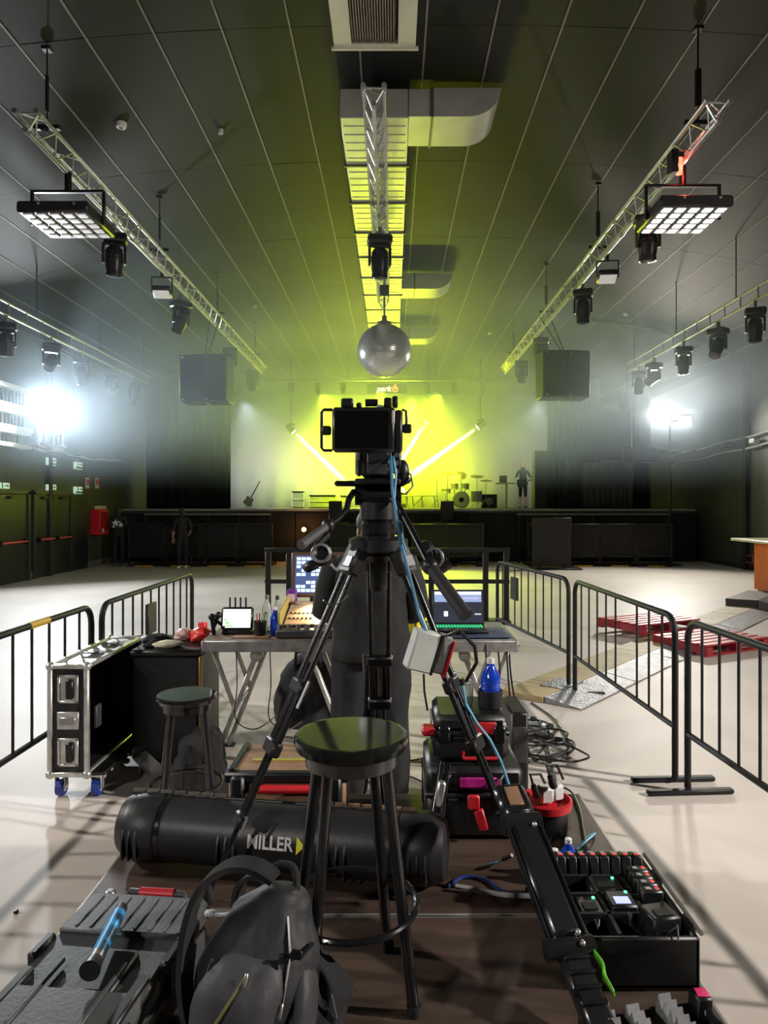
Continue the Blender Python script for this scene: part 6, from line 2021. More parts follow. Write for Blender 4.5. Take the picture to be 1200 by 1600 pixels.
for (s0, s1, mm) in ((0.02, 0.42, HING), (0.74, TLn - 0.12, HINB)):
    n = int((s1 - s0) / 0.05)
    for i in range(n):
        s = s0 + (s1 - s0) * (i + 0.5) / n
        MB().tube([onT(s - 0.022, 1.72, TR_ + 0.006), onT(s + 0.022, 1.80, TR_ + 0.006)], 0.011, 8).build('hinge_piece', mm, t)
MB().cyl(onT(0.02, 1.76, TR_), onT(TLn - 0.05, 1.76, TR_), 0.007, n=8).build('hinge_rod', BLACK, t)
# lettering wraps on the side that faces the camera
LW = mat('white_print', (0.80, 0.80, 0.78), 0.5)
LY = mat('yellow_print', (0.85, 0.80, 0.04), 0.5)
ang = 0.22
exl = td
nrm = (tn * math.cos(ang) + Vector((0, 0, 1)) * math.sin(ang)).normalized()
eyl = nrm.cross(exl).normalized()
rotL = Matrix((exl, eyl, nrm)).transposed()
lp = onT(0.640, ang, TR_ + 0.001)
text('MILLER', 0.066, lp, LW, t, rot=rotL.to_euler(), bold=0.0012, extrude=0.0012, sx=0.86)
ap = onT(0.742, ang, TR_ + 0.001)
MB().prism([(0, -0.030), (0.030, 0.0), (0, 0.030)], ap, exl, eyl, nrm * 0.003).build('arrow_mark', LY, t, smooth=False)

# ------------------------------------------------------------------ stacked hard cases on the right
HARD = mat('hard_case_black', (0.011, 0.011, 0.012), 0.42, var=0.2, scale=14, bump=0.05, bscale=150)
def hard_case(x0, x1, y0, y1, z0, z1, label, name='hard_case', grp='stacked hard cases'):
    t = thing(name, label, 'case', ((x0 + x1) / 2, (y0 + y1) / 2, z0), group=grp)
    zs = z0 + (z1 - z0) * 0.62
    MB().box(((x0 + x1) / 2, (y0 + y1) / 2, (z0 + zs) / 2 + 0.001), (x1 - x0 - 0.02, y1 - y0 - 0.02, zs - z0 - 0.004), b=0.02).build('lower_shell', HARD, t)
    MB().box(((x0 + x1) / 2, (y0 + y1) / 2, (zs + z1) / 2), (x1 - x0 - 0.02, y1 - y0 - 0.02, z1 - zs - 0.002), b=0.02).build('lid', HARD, t)
    MB().box(((x0 + x1) / 2, (y0 + y1) / 2, zs), (x1 - x0, y1 - y0, 0.022), b=0.006).build('seam_flange', HARD, t)
    for s in (-1, 1):
        MB().box(((x0 + x1) / 2 + s * (x1 - x0) * 0.36, y0 - 0.006, zs), (0.05, 0.02, 0.075), b=0.008).build('latch', BLACKG, t)
        for k in (0.18, 0.5, 0.82):
            MB().box(((x0 + x1) / 2 + s * ((x1 - x0) / 2 - 0.008), y0 + (y1 - y0) * k, (z0 + zs) / 2), (0.014, 0.03, (zs - z0) * 0.8), b=0.005).build('side_rib', HARD, t)
    return t
c1 = hard_case(0.135, 0.555, 2.92, 3.34, PZ, PZ + 0.30, 'large black hard case on the deck, lower of the stacked pair')
c2 = hard_case(0.175, 0.50, 2.98, 3.32, PZ + 0.302, PZ + 0.50, 'black hard case with a red label, upper of the stacked pair')
MB().box((0.385, 2.978, PZ + 0.45), (0.11, 0.012, 0.05), b=0.003).build('red_label', RED, c2)
MB().tube([(0.30, 2.985, PZ + 0.345), (0.30, 2.955, PZ + 0.33), (0.44, 2.955, PZ + 0.33), (0.44, 2.985, PZ + 0.345)], 0.008, 8).build('handle', RED, c2)
MB().box((0.475, 2.985, PZ + 0.455), (0.012, 0.01, 0.035), b=0.003).build('pale_clip', WHITE, c2)
MB().box((0.155, 3.02, PZ + 0.43), (0.06, 0.08, 0.035), b=0.01).build('side_latch', RED, c2)
MB().box((0.36, 2.915, PZ + 0.245), (0.16, 0.012, 0.04), b=0.003).build('magenta_label', mat('magenta_tape', (0.65, 0.02, 0.30), 0.5), c1)
MB().box((0.335, 2.900, PZ + 0.17), (0.05, 0.02, 0.06), b=0.006).build('red_latch', RED, c1)
MB().box((0.365, 2.896, PZ + 0.10), (0.04, 0.02, 0.09), Matrix.Rotation(R(-15), 3, 'Y'), 0.006).build('red_strap', RED, c1)
for x in (0.24, 0.46):
    MB().tube([(x, 2.915, PZ + 0.275), (x - 0.015, 2.895, PZ + 0.265), (x - 0.015, 2.895, PZ + 0.235)], 0.004, 6).build('wire_bail', ALU, c1)
t = thing('cup_holder', 'black round holder on the upper hard case holding the blue bottle', 'holder', (0.435, 3.12, PZ + 0.50))
MB().lathe([(0.050, 0.0), (0.054, 0.01), (0.054, 0.075), (0.047, 0.075), (0.047, 0.012)], (0.435, 3.12, PZ + 0.501), 24, caps=False).build('holder_ring', RUBBER, t)
MB().lathe([(0.048, 0.0), (0.048, 0.008)], (0.435, 3.12, PZ + 0.501), 24).build('holder_floor', RUBBER, t)
bottle((0.435, 3.12, PZ + 0.512), 0.205, 0.043, BLUEB, CAPW, 'blue water bottle with white cap on the stacked hard cases', ribs=True)
t = thing('clear_cup', 'crushed clear cup beside the blue bottle on the hard case', 'cup', (0.33, 3.14, PZ + 0.50))
MB().lathe([(0.026, 0), (0.036, 0.10), (0.034, 0.10), (0.024, 0.004)], (0.33, 3.14, PZ + 0.502), 18).build('cup_wall', GLASS, t)
MB().ring((0.33, 3.14, PZ + 0.602), 0.035, 0.002, 20, 5).build('cup_rim', GLASS, t)
# folded light stand between leg and cases
t = thing('light_stand', 'folded black light stand leaning on the lower hard case', 'stand', (0.25, 2.72, PZ))
for (a, b, r) in ((P(672, 1300, 2.72), P(690, 1190, 2.82), 0.012), (P(684, 1330, 2.68), P(700, 1195, 2.82), 0.010), (P(676, 1380, 2.60), P(682, 1290, 2.72), 0.014)):
    MB().cyl(a, b, r, n=10).build('stand_tube', BLACKG, t)
MB().ball(P(676, 1300, 2.72), 0.028, 12, 8).build('stand_knob', BLACK, t)
MB().box(P(688, 1240, 2.76), (0.03, 0.03, 0.10), Matrix.Rotation(R(10), 3, 'Y'), 0.006).build('stand_clip', ALU, t)

# red rimmed cable drum with white adaptors
dc = Vector((0.655, 3.02, PZ))
t = thing('cable_drum', 'black cable drum with a red rim on the right of the deck', 'cable drum', dc)
MB().lathe([(0.085, 0.0), (0.095, 0.005), (0.095, 0.10), (0.085, 0.105)], dc, 28).build('drum_body', BLACK, t)
MB().lathe([(0.09, 0.10), (0.112, 0.105), (0.115, 0.135), (0.105, 0.14), (0.10, 0.115), (0.03, 0.112)], dc, 32).build('rim', RED, t)
t = thing('plug_adaptor', 'white plug adaptor with black plugs on the red rimmed drum', 'adaptor', dc + Vector((0, 0, 0.12)))
for (dx, dy, a) in ((0.0, 0.0, 0.2), (0.05, 0.03, 0.5)):
    MB().box(dc + Vector((dx, dy, 0.155)), (0.06, 0.06, 0.07), Matrix.Rotation(a, 3, 'Z'), 0.01).build('adaptor_body', WHITE, t)
for (dx, dz) in ((-0.04, 0.16), (0.03, 0.20)):
    MB().cyl(dc + Vector((dx, -0.03, dz)), dc + Vector((dx - 0.02, -0.05, dz + 0.05)), 0.018, 0.012, n=10).build('plug', BLACK, t)
    MB().tube([dc + Vector((dx - 0.02, -0.05, dz + 0.05)), dc + Vector((dx - 0.03, -0.03, dz + 0.09)), dc + Vector((dx + 0.02, 0.0, dz + 0.08)), dc + Vector((dx + 0.06, 0.05, dz + 0.0))], 0.006, 6).build('lead', BLACK, t)

# black cables round the drum and on the floor
CAB = mat('cable_black', (0.010, 0.010, 0.011), 0.5)
def cable(pts, r, label, nm='black_cable', m_=CAB, plug=True, smooth=6, grp=None):
    pts = [Vector(p) for p in pts]
    out = []
    n = len(pts)
    for i in range(n - 1):
        p0, p1, p2, p3 = pts[max(i - 1, 0)], pts[i], pts[i + 1], pts[min(i + 2, n - 1)]
        for k in range(smooth):
            u = k / smooth
            out.append(0.5 * ((2 * p1) + (p2 - p0) * u + (2 * p0 - 5 * p1 + 4 * p2 - p3) * u * u + (3 * p1 - p0 - 3 * p2 + p3) * u ** 3))
    out.append(pts[-1])
    t = thing(nm, label, 'cable', out[0], group=grp)
    MB().tube(out, r, 6).build('cable', m_, t)
    if plug:
        d = (out[-1] - out[-2]).normalized()
        MB().cyl(out[-1] - d * 0.005, out[-1] + d * 0.05, r * 2.2, r * 1.6, n=8).build('plug', BLACK, t)
    return t
def F_(px, py, z=0.008):
    d = (CAM_Z - z) * F / (py - 787)
    return P(px, py, d)
rnd = random.Random(11)
for k in range(7):
    cxp, cyp = 1.10 + rnd.uniform(-0.12, 0.12), 5.05 + rnd.uniform(-0.2, 0.25)
    rr = rnd.uniform(0.12, 0.24)
    pts = []
    for i in range(14):
        a = 2 * PI * i / 11 + k
        pts.append((cxp + rr * (1 + 0.25 * math.sin(3 * a + k)) * math.cos(a), cyp + rr * 1.1 * math.sin(a), 0.012 + 0.013 * k + 0.006 * math.sin(a * 2)))
    cable(pts, 0.007, 'loose loops of black cable heaped on the floor right of the hard cases', nm='cable_coil', grp='black cable loops on the floor', plug=False)
cable([F_(830, 1098), F_(862, 1120), F_(882, 1145), F_(888, 1158), F_(870, 1160), F_(842, 1150)], 0.008, 'black cable looping out past the coils to the right')
cable([F_(855, 1165), F_(862, 1195), F_(868, 1215), F_(882, 1245), F_(893, 1252)], 0.008, 'black cable trailing from the coils along the deck edge')
PK = PZ + 0.008
cable([F_(858, 1225, PK), F_(890, 1235, PK), F_(905, 1262, PK), F_(912, 1300, PK), F_(918, 1330, PK)], 0.005, 'thin black cable curving on the deck right of the red drum')
cable([F_(845, 1335, PK), F_(870, 1300, PK), F_(885, 1300, PK), F_(884, 1320, PK)], 0.006, 'short black cable arching behind the small bottles')
cable([F_(905, 1322, PK), F_(918, 1308, PK), F_(930, 1302, PK), F_(912, 1318, PK + 0.02), F_(900, 1330, PK)], 0.004, 'short pale cyan cable on the deck beside the small blue bottle', nm='cyan_cable', m_=CYANC)
cable([F_(700, 1385, PK), F_(725, 1370, PK), F_(760, 1375, PK), F_(790, 1395, PK), F_(840, 1400, PK)], 0.006, 'blue cable crossing the deck under the tripod leg', nm='blue_deck_cable', m_=mat('navy_cable', (0.02, 0.05, 0.22), 0.4))
cable([F_(760, 1352, PK), F_(775, 1348, PK), F_(788, 1342, PK + 0.03)], 0.004, 'short bright cyan cable end on the deck behind the tripod leg', nm='cyan_cable', m_=CYANC)
cable([F_(712, 1385, PK + 0.01), F_(745, 1390, PK + 0.01), F_(790, 1398, PK + 0.01), F_(850, 1400, PK + 0.02)], 0.009, 'flat pale cable lying over the blue cable on the deck', nm='pale_cable', m_=mat('pale_cable', (0.55, 0.55, 0.55), 0.4))
# cables hanging from the laptop table
for i, (x, y, xe) in enumerate(((0.74, 4.62, 0.86), (0.68, 4.60, 0.55), (0.77, 4.7, 0.95), (0.60, 4.58, 0.72))):
    cable([(x, y - 0.04, TZ - 0.02), (x + 0.01, y - 0.07, TZ - 0.25), (x + (xe - x) * 0.3, y - 0.05, 0.42), (xe, y + 0.1, 0.05), (xe + 0.08, y + 0.2, 0.012)], 0.006, ('black cable hanging at the right end of the laptop table, inner one', 'black cable hanging before the laptop table leg', 'black cable hanging at the right end of the laptop table, outermost one', 'black cable hanging under the laptop')[i], plug=False)
# cables hanging under the wooden table
for i, x in enumerate((-1.02, -0.80)):
    cable([(x, 4.60, TZ - 0.08), (x + 0.01, 4.58, 0.60), (x + 0.0, 4.58, 0.38), (x + 0.12, 4.62, 0.30), (x + 0.25, 4.75, 0.36)], 0.004, ('thin black cable hanging under the wooden table, nearer its end', 'thin black cable hanging under the wooden table, nearer the person')[i], plug=False)
for i, (pts, lab) in enumerate(((((-0.55, 4.15, 0.008), (-0.3, 4.35, 0.008), (0.05, 4.6, 0.008), (0.3, 4.4, 0.008), (0.6, 4.6, 0.008)), 'black cable snaking on the floor before the tables, nearest the stool'),
                                (((-0.7, 4.9, 0.008), (-0.3, 5.0, 0.008), (0.1, 4.85, 0.008), (0.5, 5.1, 0.008), (0.9, 5.0, 0.008)), 'black cable snaking on the floor under the tables'),
                                (((-0.3, 3.8, 0.008), (0.0, 3.95, 0.008), (0.15, 3.7, 0.008), (0.4, 3.85, 0.008), (0.62, 3.7, 0.008)), 'black cable on the floor just beyond the deck'))):
    cable(pts, 0.006, lab, plug=False)
# power strip heap
t = thing('power_strip', 'pale power strip crowded with plugs on the floor by the ramp', 'power strip', (1.10, 5.75, 0))
rz_ = Matrix.Rotation(R(-62), 3, 'Z')
MB().box((1.12, 5.60, 0.03), (0.50, 0.11, 0.05), rz_, 0.012).build('strip_body', mat('pale_strip', (0.62, 0.63, 0.63), 0.45), t)
for i in range(5):
    p = Vector((1.12, 5.60, 0.065)) + rz_ @ Vector((-0.2 + 0.1 * i, 0, 0))
    MB().box(p, (0.045, 0.05, 0.04), rz_, 0.008).build('plug', (BLACK, mat('tan_plug', (0.40, 0.25, 0.15), 0.5), BLACK, WHITE, BLACK)[i], t)
t = thing('floor_box', 'black upright rack box on the floor behind the hard cases', 'box', (0.72, 4.15, 0))
MB().box((0.72, 4.15, 0.30), (0.10, 0.35, 0.60), b=0.012).build('box_body', BLACK, t)
MB().box((0.72, 3.972, 0.42), (0.07, 0.006, 0.2), b=0.002).build('front_plate', DGREY, t)

# ------------------------------------------------------------------ black support arm lying across the right of the deck
A_, B_ = P(792, 1228, 2.50), P(940, 1612, 1.80)
dA = (B_ - A_).normalized()
sA = dA.cross(Vector((0, 0, 1))).normalized()
nA = sA.cross(dA).normalized()
rA = Matrix((sA, dA, nA)).transposed()
LA = (B_ - A_).length
ARM = mat('arm_black_gloss', (0.014, 0.014, 0.015), 0.22, var=0.2, coat=0.3)
t = thing('support_arm', 'glossy black folding support arm leaning over the deck, green tape on it', 'support arm', B_)
def along(k, w=0.0, h=0.0):
    return A_ + dA * LA * k + sA * w + nA * h
MB().box(along(0.09), (0.115, LA * 0.18, 0.05), rA, 0.018).build('upper_link', ARM, t)
MB().box(along(0.085, 0, 0.027), (0.05, LA * 0.10, 0.008), rA, 0.003).build('brown_inlay', BRC, t)
MB().cyl(along(0.20, -0.065), along(0.20, 0.065), 0.034, n=18).build('hinge', ARM, t)
MB().box(along(0.46), (0.105, LA * 0.50, 0.055), rA, 0.02).build('main_beam', ARM, t)
for s in (-1, 1):
    MB().cyl(along(0.22, s * 0.056, 0.012), along(0.72, s * 0.056, 0.012), 0.008, n=8).build('side_rail', BLACKM, t)
MB().cyl(along(0.73, -0.07), along(0.73, 0.07), 0.03, n=18).build('hinge', ARM, t)
MB().box(along(0.88), (0.085, LA * 0.26, 0.045), rA, 0.014).build('lower_link', ARM, t)
for k in (0.78, 0.83, 0.88, 0.93):
    MB().box(along(k, 0, 0.025), (0.075, 0.012, 0.01), rA, 0.003).build('rib', BLACKM, t)
for k in (0.24, 0.70, 0.74):
    MB().ball(along(k, -0.03, 0.03), 0.009, 8, 6).build('bolt', ALU, t)
GRN = mat('green_tape', (0.16, 0.62, 0.03), 0.35, var=0.5, scale=40)
m = MB()
vs, fs = [], []
for i in range(13):
    k = 0.74 + 0.17 * i / 12
    w = 0.014 * math.sin(PI * (i + 0.6) / 13.2) + 0.002
    c = along(k, -0.058 + 0.004 * math.sin(i), 0.012)
    vs += [c + nA * w + sA * -0.004, c - nA * w + sA * -0.004]
for i in range(12):
    fs.append((2 * i, 2 * i + 1, 2 * i + 3, 2 * i + 2))
m.add(vs, fs)
o = m.build('green_tape', GRN, t)
o.modifiers.new('thickness', 'SOLIDIFY').thickness = 0.004

# ------------------------------------------------------------------ charging case with battery rows
bx0, bx1, by0, by1, bz1 = 0.555, 0.885, 2.02, 2.50, PZ + 0.155
t = thing('charging_case', 'open black foam lined case of batteries and chargers on the right of the deck', 'case', ((bx0 + bx1) / 2, (by0 + by1) / 2, PZ))
w_ = 0.018
MB().box(((bx0 + bx1) / 2, (by0 + by1) / 2, PZ + 0.012), (bx1 - bx0, by1 - by0, 0.02), b=0.004).build('case_floor', HARD, t)
for (c, s) in ((((bx0 + bx1) / 2, by0 + w_ / 2, PZ + 0.078), (bx1 - bx0, w_, 0.15)), (((bx0 + bx1) / 2, by1 - w_ / 2, PZ + 0.078), (bx1 - bx0, w_, 0.15)),
               ((bx0 + w_ / 2, (by0 + by1) / 2, PZ + 0.078), (w_, by1 - by0, 0.15)), ((bx1 - w_ / 2, (by0 + by1) / 2, PZ + 0.078), (w_, by1 - by0, 0.15))):
    MB().box(c, s, b=0.006).build('case_wall', HARD, t)
MB().box(((bx0 + bx1) / 2, (by0 + by1) / 2, PZ + 0.05), (bx1 - bx0 - 0.04, by1 - by0 - 0.04, 0.06)).build('foam_bed', RUBBER, t, smooth=False)
for yy in (by0 + 0.14, by0 + 0.25, by0 + 0.36):
    MB().box(((bx0 + bx1) / 2, yy, PZ + 0.11), (bx1 - bx0 - 0.04, 0.012, 0.07)).build('foam_divider', RUBBER, t, smooth=False)
for xx in (bx0 + 0.11, bx0 + 0.22):
    MB().box((xx, by0 + 0.20, PZ + 0.11), (0.012, 0.33, 0.07)).build('foam_divider', RUBBER, t, smooth=False)
for yy in (by0 + 0.10, by1 - 0.12):
    MB().box((bx1 + 0.008, yy, bz1 - 0.02), (0.02, 0.07, 0.03), b=0.006).build('hinge', BLACKM, t)
MB().cyl((bx1 + 0.006, by0 + 0.01, bz1 + 0.005), (bx1 + 0.006, by1 - 0.01, bz1 + 0.005), 0.007, n=8).build('hinge_rod', GREY, t)
# batteries: two rows
bt = None
BATT = mat('battery_black', (0.022, 0.022, 0.024), 0.35)
gb = 'camera batteries in the charging case'
BL = []
for i in range(8):
    BL.append(((bx0 + 0.028 + 0.0375 * i, by1 - 0.062, PZ + 0.09), 0.0, 'upright battery in the back row of the charging case, %s from the support arm' % ordn[i]))
for i in range(4):
    BL.append(((bx1 - 0.062, by1 - 0.135 - 0.042 * i, PZ + 0.085), R(90), 'battery in the short column along the hinge of the charging case, %s from the back' % ordn[i]))
for i, (p, rz, lab) in enumerate(BL):
    if bt is None:
        bt = thing('battery', lab, 'battery', (0, 0, 0), local=True)
        MB().box((0, 0, 0.045), (0.033, 0.070, 0.09), b=0.005).build('battery_body', BATT, bt)
        MB().box((0, 0.0, 0.091), (0.020, 0.045, 0.003), b=0.001).build('label', DGREY, bt)
        MB().box((0, -0.018, 0.0925), (0.015, 0.011, 0.003), b=0.001).build('red_mark', mat('red_led', (0.8, 0.05, 0.04), 0.4, emit=(1, 0.1, 0.06), estr=0.5), bt)
        MB().box((0, 0.010, 0.0925), (0.015, 0.016, 0.003), b=0.001).build('pale_print', mat('grey_print', (0.45, 0.45, 0.45), 0.5), bt)
        o = bt
    else:
        o = copy_tree(bt)
    o.location = p
    o.rotation_euler = (R(-14) if rz == 0 else 0, 0, rz)
    tag(o, lab, 'battery', gb)
def charger(p, s, lab, disp, col, rz=0.0):
    t = thing('battery_charger', lab, 'charger', p, local=True, rz=rz, group='chargers in the charging case')
    MB().box((0, 0, s[2] / 2), s, b=0.006).build('charger_body', BLACK, t)
    MB().box((0.0, -s[1] * 0.15, s[2] + 0.001), (s[0] * 0.55, s[1] * 0.4, 0.003)).build('display', disp, t, smooth=False)
    MB().box((s[0] * 0.3, s[1] * 0.35, s[2] + 0.002), (0.008, 0.008, 0.004)).build('status_lamp', col, t, smooth=False)
    MB().tube([(0, -s[1] / 2, s[2] * 0.5), (0.01, -s[1] / 2 - 0.03, s[2] * 0.9), (0.0, -s[1] / 2 - 0.05, s[2] * 0.6), (-0.01, -s[1] / 2 - 0.06, s[2] * 1.2)], 0.003, 6).build('lead', GREY, t)
BLD = mat('blue_display', (0.2, 0.25, 0.6), 0.3, emit=(0.45, 0.5, 1.0), estr=1.0)
GLD = mat('green_led', (0.05, 0.5, 0.15), 0.3, emit=(0.1, 1.0, 0.35), estr=2.5)
DKD = mat('dark_display', (0.02, 0.025, 0.02), 0.2)
charger((bx0 + 0.165, by0 + 0.20, PZ + 0.082), (0.085, 0.09, 0.075), 'charger with a lit blue display in the middle of the charging case', BLD, GLD)
charger((bx0 + 0.150, by0 + 0.315, PZ + 0.082), (0.11, 0.08, 0.06), 'charger with a green lamp behind the blue display', DKD, GLD)
charger((bx0 + 0.062, by0 + 0.19, PZ + 0.082), (0.075, 0.09, 0.062), 'charger with green lamps beside the support arm', DKD, GLD)
charger((bx0 + 0.245, by0 + 0.085, PZ + 0.10), (0.09, 0.085, 0.085), 'black twin bay charger at the front of the charging case', DKD, DKD, 0.2)
# small bottles behind the charging case
bottle((0.600, 2.60, PZ), 0.125, 0.030, mat('pale_bottle', (0.6, 0.62, 0.62), 0.2), CAPW, 'small pale bottle with white cap behind the battery row', grp if False else 'small bottles behind the charging case')
bottle((0.660, 2.64, PZ), 0.145, 0.032, BLUEB, CAPW, 'small blue bottle with white cap behind the battery row', 'small bottles behind the charging case')
# foam lid in front of the case
t = thing('foam_lid', 'case lid lined with grey egg crate foam at the lower right corner', 'case lid', (0.72, 1.72, PZ))
FOAM = mat('grey_foam', (0.30, 0.30, 0.31), 0.85, var=0.2, scale=50)
MB().box((0.70, 1.74, PZ + 0.012), (0.34, 0.36, 0.02), Matrix.Rotation(R(12), 3, 'Z'), 0.005).build('lid_shell', HARD, t)
rf = Matrix.Rotation(R(12), 3, 'Z')
for k, off in enumerate((-0.13, -0.045, 0.05)):
    pr = []
    n = 12
    Lf = 0.33
    for i in range(n):
        pr += [(-Lf / 2 + Lf * i / n, 0.02), (-Lf / 2 + Lf * (i + 0.5) / n, 0.055 if k != 1 else 0.04)]
    pr += [(Lf / 2, 0.02), (Lf / 2, 0.0), (-Lf / 2, 0.0)]
    c = Vector((0.70, 1.74, PZ + 0.023)) + rf @ Vector((off, 0, 0))
    MB().prism(pr, c, rf @ Vector((0, 1, 0)), Vector((0, 0, 1)), rf @ Vector((0.035, 0, 0))).build('foam_strip', FOAM, t, smooth=False)
for s in (-1, 1):
    MB().box(Vector((0.70, 1.74, PZ + 0.035)) + rf @ Vector((s * 0.165, 0, 0)), (0.014, 0.36, 0.05), rf, 0.004).build('lid_wall', HARD, t)
t = thing('power_bank', 'small black battery pack with a pink sticker at the right deck edge', 'battery', (0.80, 1.88, PZ))
MB().box((0.835, 1.90, PZ + 0.04), (0.042, 0.05, 0.08), b=0.005).build('pack_body', BLACK, t)
MB().box((0.835, 1.90, PZ + 0.0815), (0.032, 0.034, 0.003), b=0.001).build('pink_sticker', mat('hot_pink', (0.90, 0.04, 0.20), 0.45), t)
MB().box((0.835, 1.8735, PZ + 0.045), (0.006, 0.003, 0.012)).build('pale_mark', WHITE, t, smooth=False)
# ------------------------------------------------------------------ grey tool case at the lower left with torch
TOOL = mat('tool_case_grey', (0.075, 0.077, 0.080), 0.48, var=0.15, scale=10, bump=0.06, bscale=90)
rc = Matrix.Rotation(R(-6), 3, 'Z')
co = Vector((-0.79, 1.72, PZ))
t = thing('tool_case', 'large dark grey ribbed tool case at the lower left', 'tool case', co)
def tcp(x, y, z):
    return co + rc @ Vector((x, y, z))
CW, CL, CH_ = 0.36, 0.92, 0.20
MB().box(tcp(0, 0, CH_ * 0.33), (CW, CL, CH_ * 0.62), rc, 0.02).build('lower_shell', TOOL, t)
lid = MB().box(tcp(0, 0, CH_ * 0.80), (CW + 0.012, CL + 0.012, CH_ * 0.34), rc, 0.018).build('lid', TOOL, t)
MB().box(tcp(0, CL * 0.36, CH_ * 0.985), (CW - 0.01, CL * 0.20, 0.024), rc, 0.008).build('raised_panel', TOOL, t)
MB().box(tcp(0, -CL * 0.22, CH_ * 0.985), (CW - 0.02, CL * 0.48, 0.022), rc, 0.008).build('raised_panel', TOOL, t)
for i in range(7):
    MB().box(tcp(-0.13 + 0.043 * i, CL * 0.36, CH_ * 1.045), (0.008, CL * 0.17, 0.006), rc, 0.002).build('lid_rib', TOOL, t)
for i in range(6):
    MB().box(tcp(-0.13 + 0.045 * i, -CL * 0.27, CH_ * 1.045), (0.009, CL * 0.30, 0.006), rc, 0.002).build('lid_rib', TOOL, t)
for s in (-1, 1):
    MB().box(tcp(s * 0.085, -CL * 0.02, CH_ * 1.03), (0.014, CL * 0.30, 0.012), rc, 0.004).build('lid_rail', TOOL, t)
    MB().box(tcp(s * 0.155, -CL * 0.02, CH_ * 1.0), (0.03, CL * 0.22, 0.02), rc, 0.006).build('corner_block', BLACK, t)
    for yy in (-0.02, 0.28):
        lt = MB().box(tcp(s * (CW / 2 + 0.004), yy - 0.10, CH_ * 0.78), (0.03, 0.10, 0.10), rc, 0.008).build('latch', BLACK, t)
    for k in range(6):
        MB().box(tcp(s * (CW / 2 + 0.002), -0.40 + 0.055 * k, CH_ * 0.45), (0.014, 0.012, 0.11), rc, 0.004).build('side_rib', TOOL, t)
MB().box(tcp(0.05, 0.09, CH_ * 0.985), (0.10, 0.16, 0.02), rc, 0.006).build('centre_recess', BLACK, t)
MB().tube([tcp(-0.10, CL / 2 + 0.012, CH_ * 0.8), tcp(-0.09, CL / 2 + 0.035, CH_ * 0.88), tcp(0.09, CL / 2 + 0.035, CH_ * 0.88), tcp(0.10, CL / 2 + 0.012, CH_ * 0.8)], 0.011, 10).build('handle', DGREY, t)
MB().cyl(tcp(-0.055, CL / 2 + 0.035, CH_ * 0.88), tcp(0.055, CL / 2 + 0.035, CH_ * 0.88), 0.016, n=14).build('red_grip', RED, t)
for s in (-1, 1):
    MB().box(tcp(s * 0.14, CL / 2 + 0.005, CH_ * 0.85), (0.03, 0.03, 0.05), rc, 0.006).build('handle_mount', GREY, t)
# torch
t = thing('torch', 'bright blue torch with black ends lying on the tool case', 'torch', tcp(0.0, 0.1, CH_))
q0, q1 = Vector((-0.777, 2.02, PZ + CH_ + 0.040)), Vector((-0.748, 1.74, PZ + CH_ + 0.045))
dq = (q1 - q0).normalized()
MB().cyl(q0 + dq * 0.03, q0.lerp(q1, 0.78), 0.0185, n=18).build('blue_barrel', mat('bright_blue', (0.03, 0.32, 0.70), 0.4, var=0.08), t)
MB().cyl(q0, q0 + dq * 0.03, 0.0165, n=16).build('tail_cap', DGREY, t)
MB().cyl(q0.lerp(q1, 0.78), q0.lerp(q1, 0.86), 0.020, n=18).build('grey_collar', GREY, t)
MB().cyl(q0.lerp(q1, 0.86), q1, 0.020, 0.026, n=18).build('torch_head', BLACK, t)
t = thing('plastic_wrap', 'crumpled clear plastic wrap beside the tool case', 'wrapper', (-1.0, 1.80, PZ))
loft([((-1.005, 1.815, PZ), 0.03, 0.04), ((-1.005, 1.815, PZ + 0.025), 0.04, 0.05), ((-1.0, 1.815, PZ + 0.06), 0.025, 0.03)], 16, 0.03, 4.0, 30).build('wrap', mat('crumpled_plastic', (0.75, 0.75, 0.72), 0.2, var=0.2, scale=40), t, angle=75)
MB().box((-0.99, 1.79, PZ + 0.05), (0.03, 0.02, 0.02), Matrix.Rotation(0.6, 3, 'Y'), 0.004).build('wrap_corner', WHITE, t)

# ------------------------------------------------------------------ backpack
BP = mat('backpack_nylon', (0.026, 0.026, 0.028), 0.62, var=0.3, scale=9, bump=0.3, bscale=14)
BPL = mat('backpack_panel', (0.055, 0.055, 0.060), 0.6, var=0.25, scale=8, bump=0.25, bscale=16)
t = thing('backpack', 'slumped dark grey backpack with olive zip in front of the stool', 'backpack', (-0.37, 1.74, PZ))
bo = Vector((-0.375, 1.75, PZ))
tilt = Matrix.Rotation(R(-16), 3, 'X') @ Matrix.Rotation(R(8), 3, 'Y')
def bpt(x, y, z):
    return bo + tilt @ Vector((x, y, z))
def loft_t(rings, fold, seed, n=36):
    m = loft([((c[0], c[1], c[2]), rx, ry) for c, rx, ry in rings], n, fold, seed, 7)
    m.v = [bpt(v.x, v.y, v.z) for v in m.v]
    return m
loft_t([((0, 0, 0.015), 0.12, 0.07), ((0, 0, 0.03), 0.145, 0.095), ((0, 0, 0.14), 0.15, 0.105), ((0.01, 0.0, 0.26), 0.135, 0.10), ((0.02, 0.005, 0.35), 0.105, 0.08), ((0.03, 0.01, 0.405), 0.06, 0.05), ((0.035, 0.012, 0.42), 0.02, 0.02)], 0.022, 21.0).build('main_bag', BP, t, angle=75)
loft_t([((-0.02, -0.09, 0.03), 0.09, 0.04), ((-0.02, -0.105, 0.06), 0.105, 0.05), ((-0.02, -0.105, 0.18), 0.10, 0.048), ((-0.01, -0.09, 0.25), 0.075, 0.035), ((0, -0.08, 0.275), 0.03, 0.015)], 0.014, 33.0).build('front_pocket', BPL, t, angle=75)
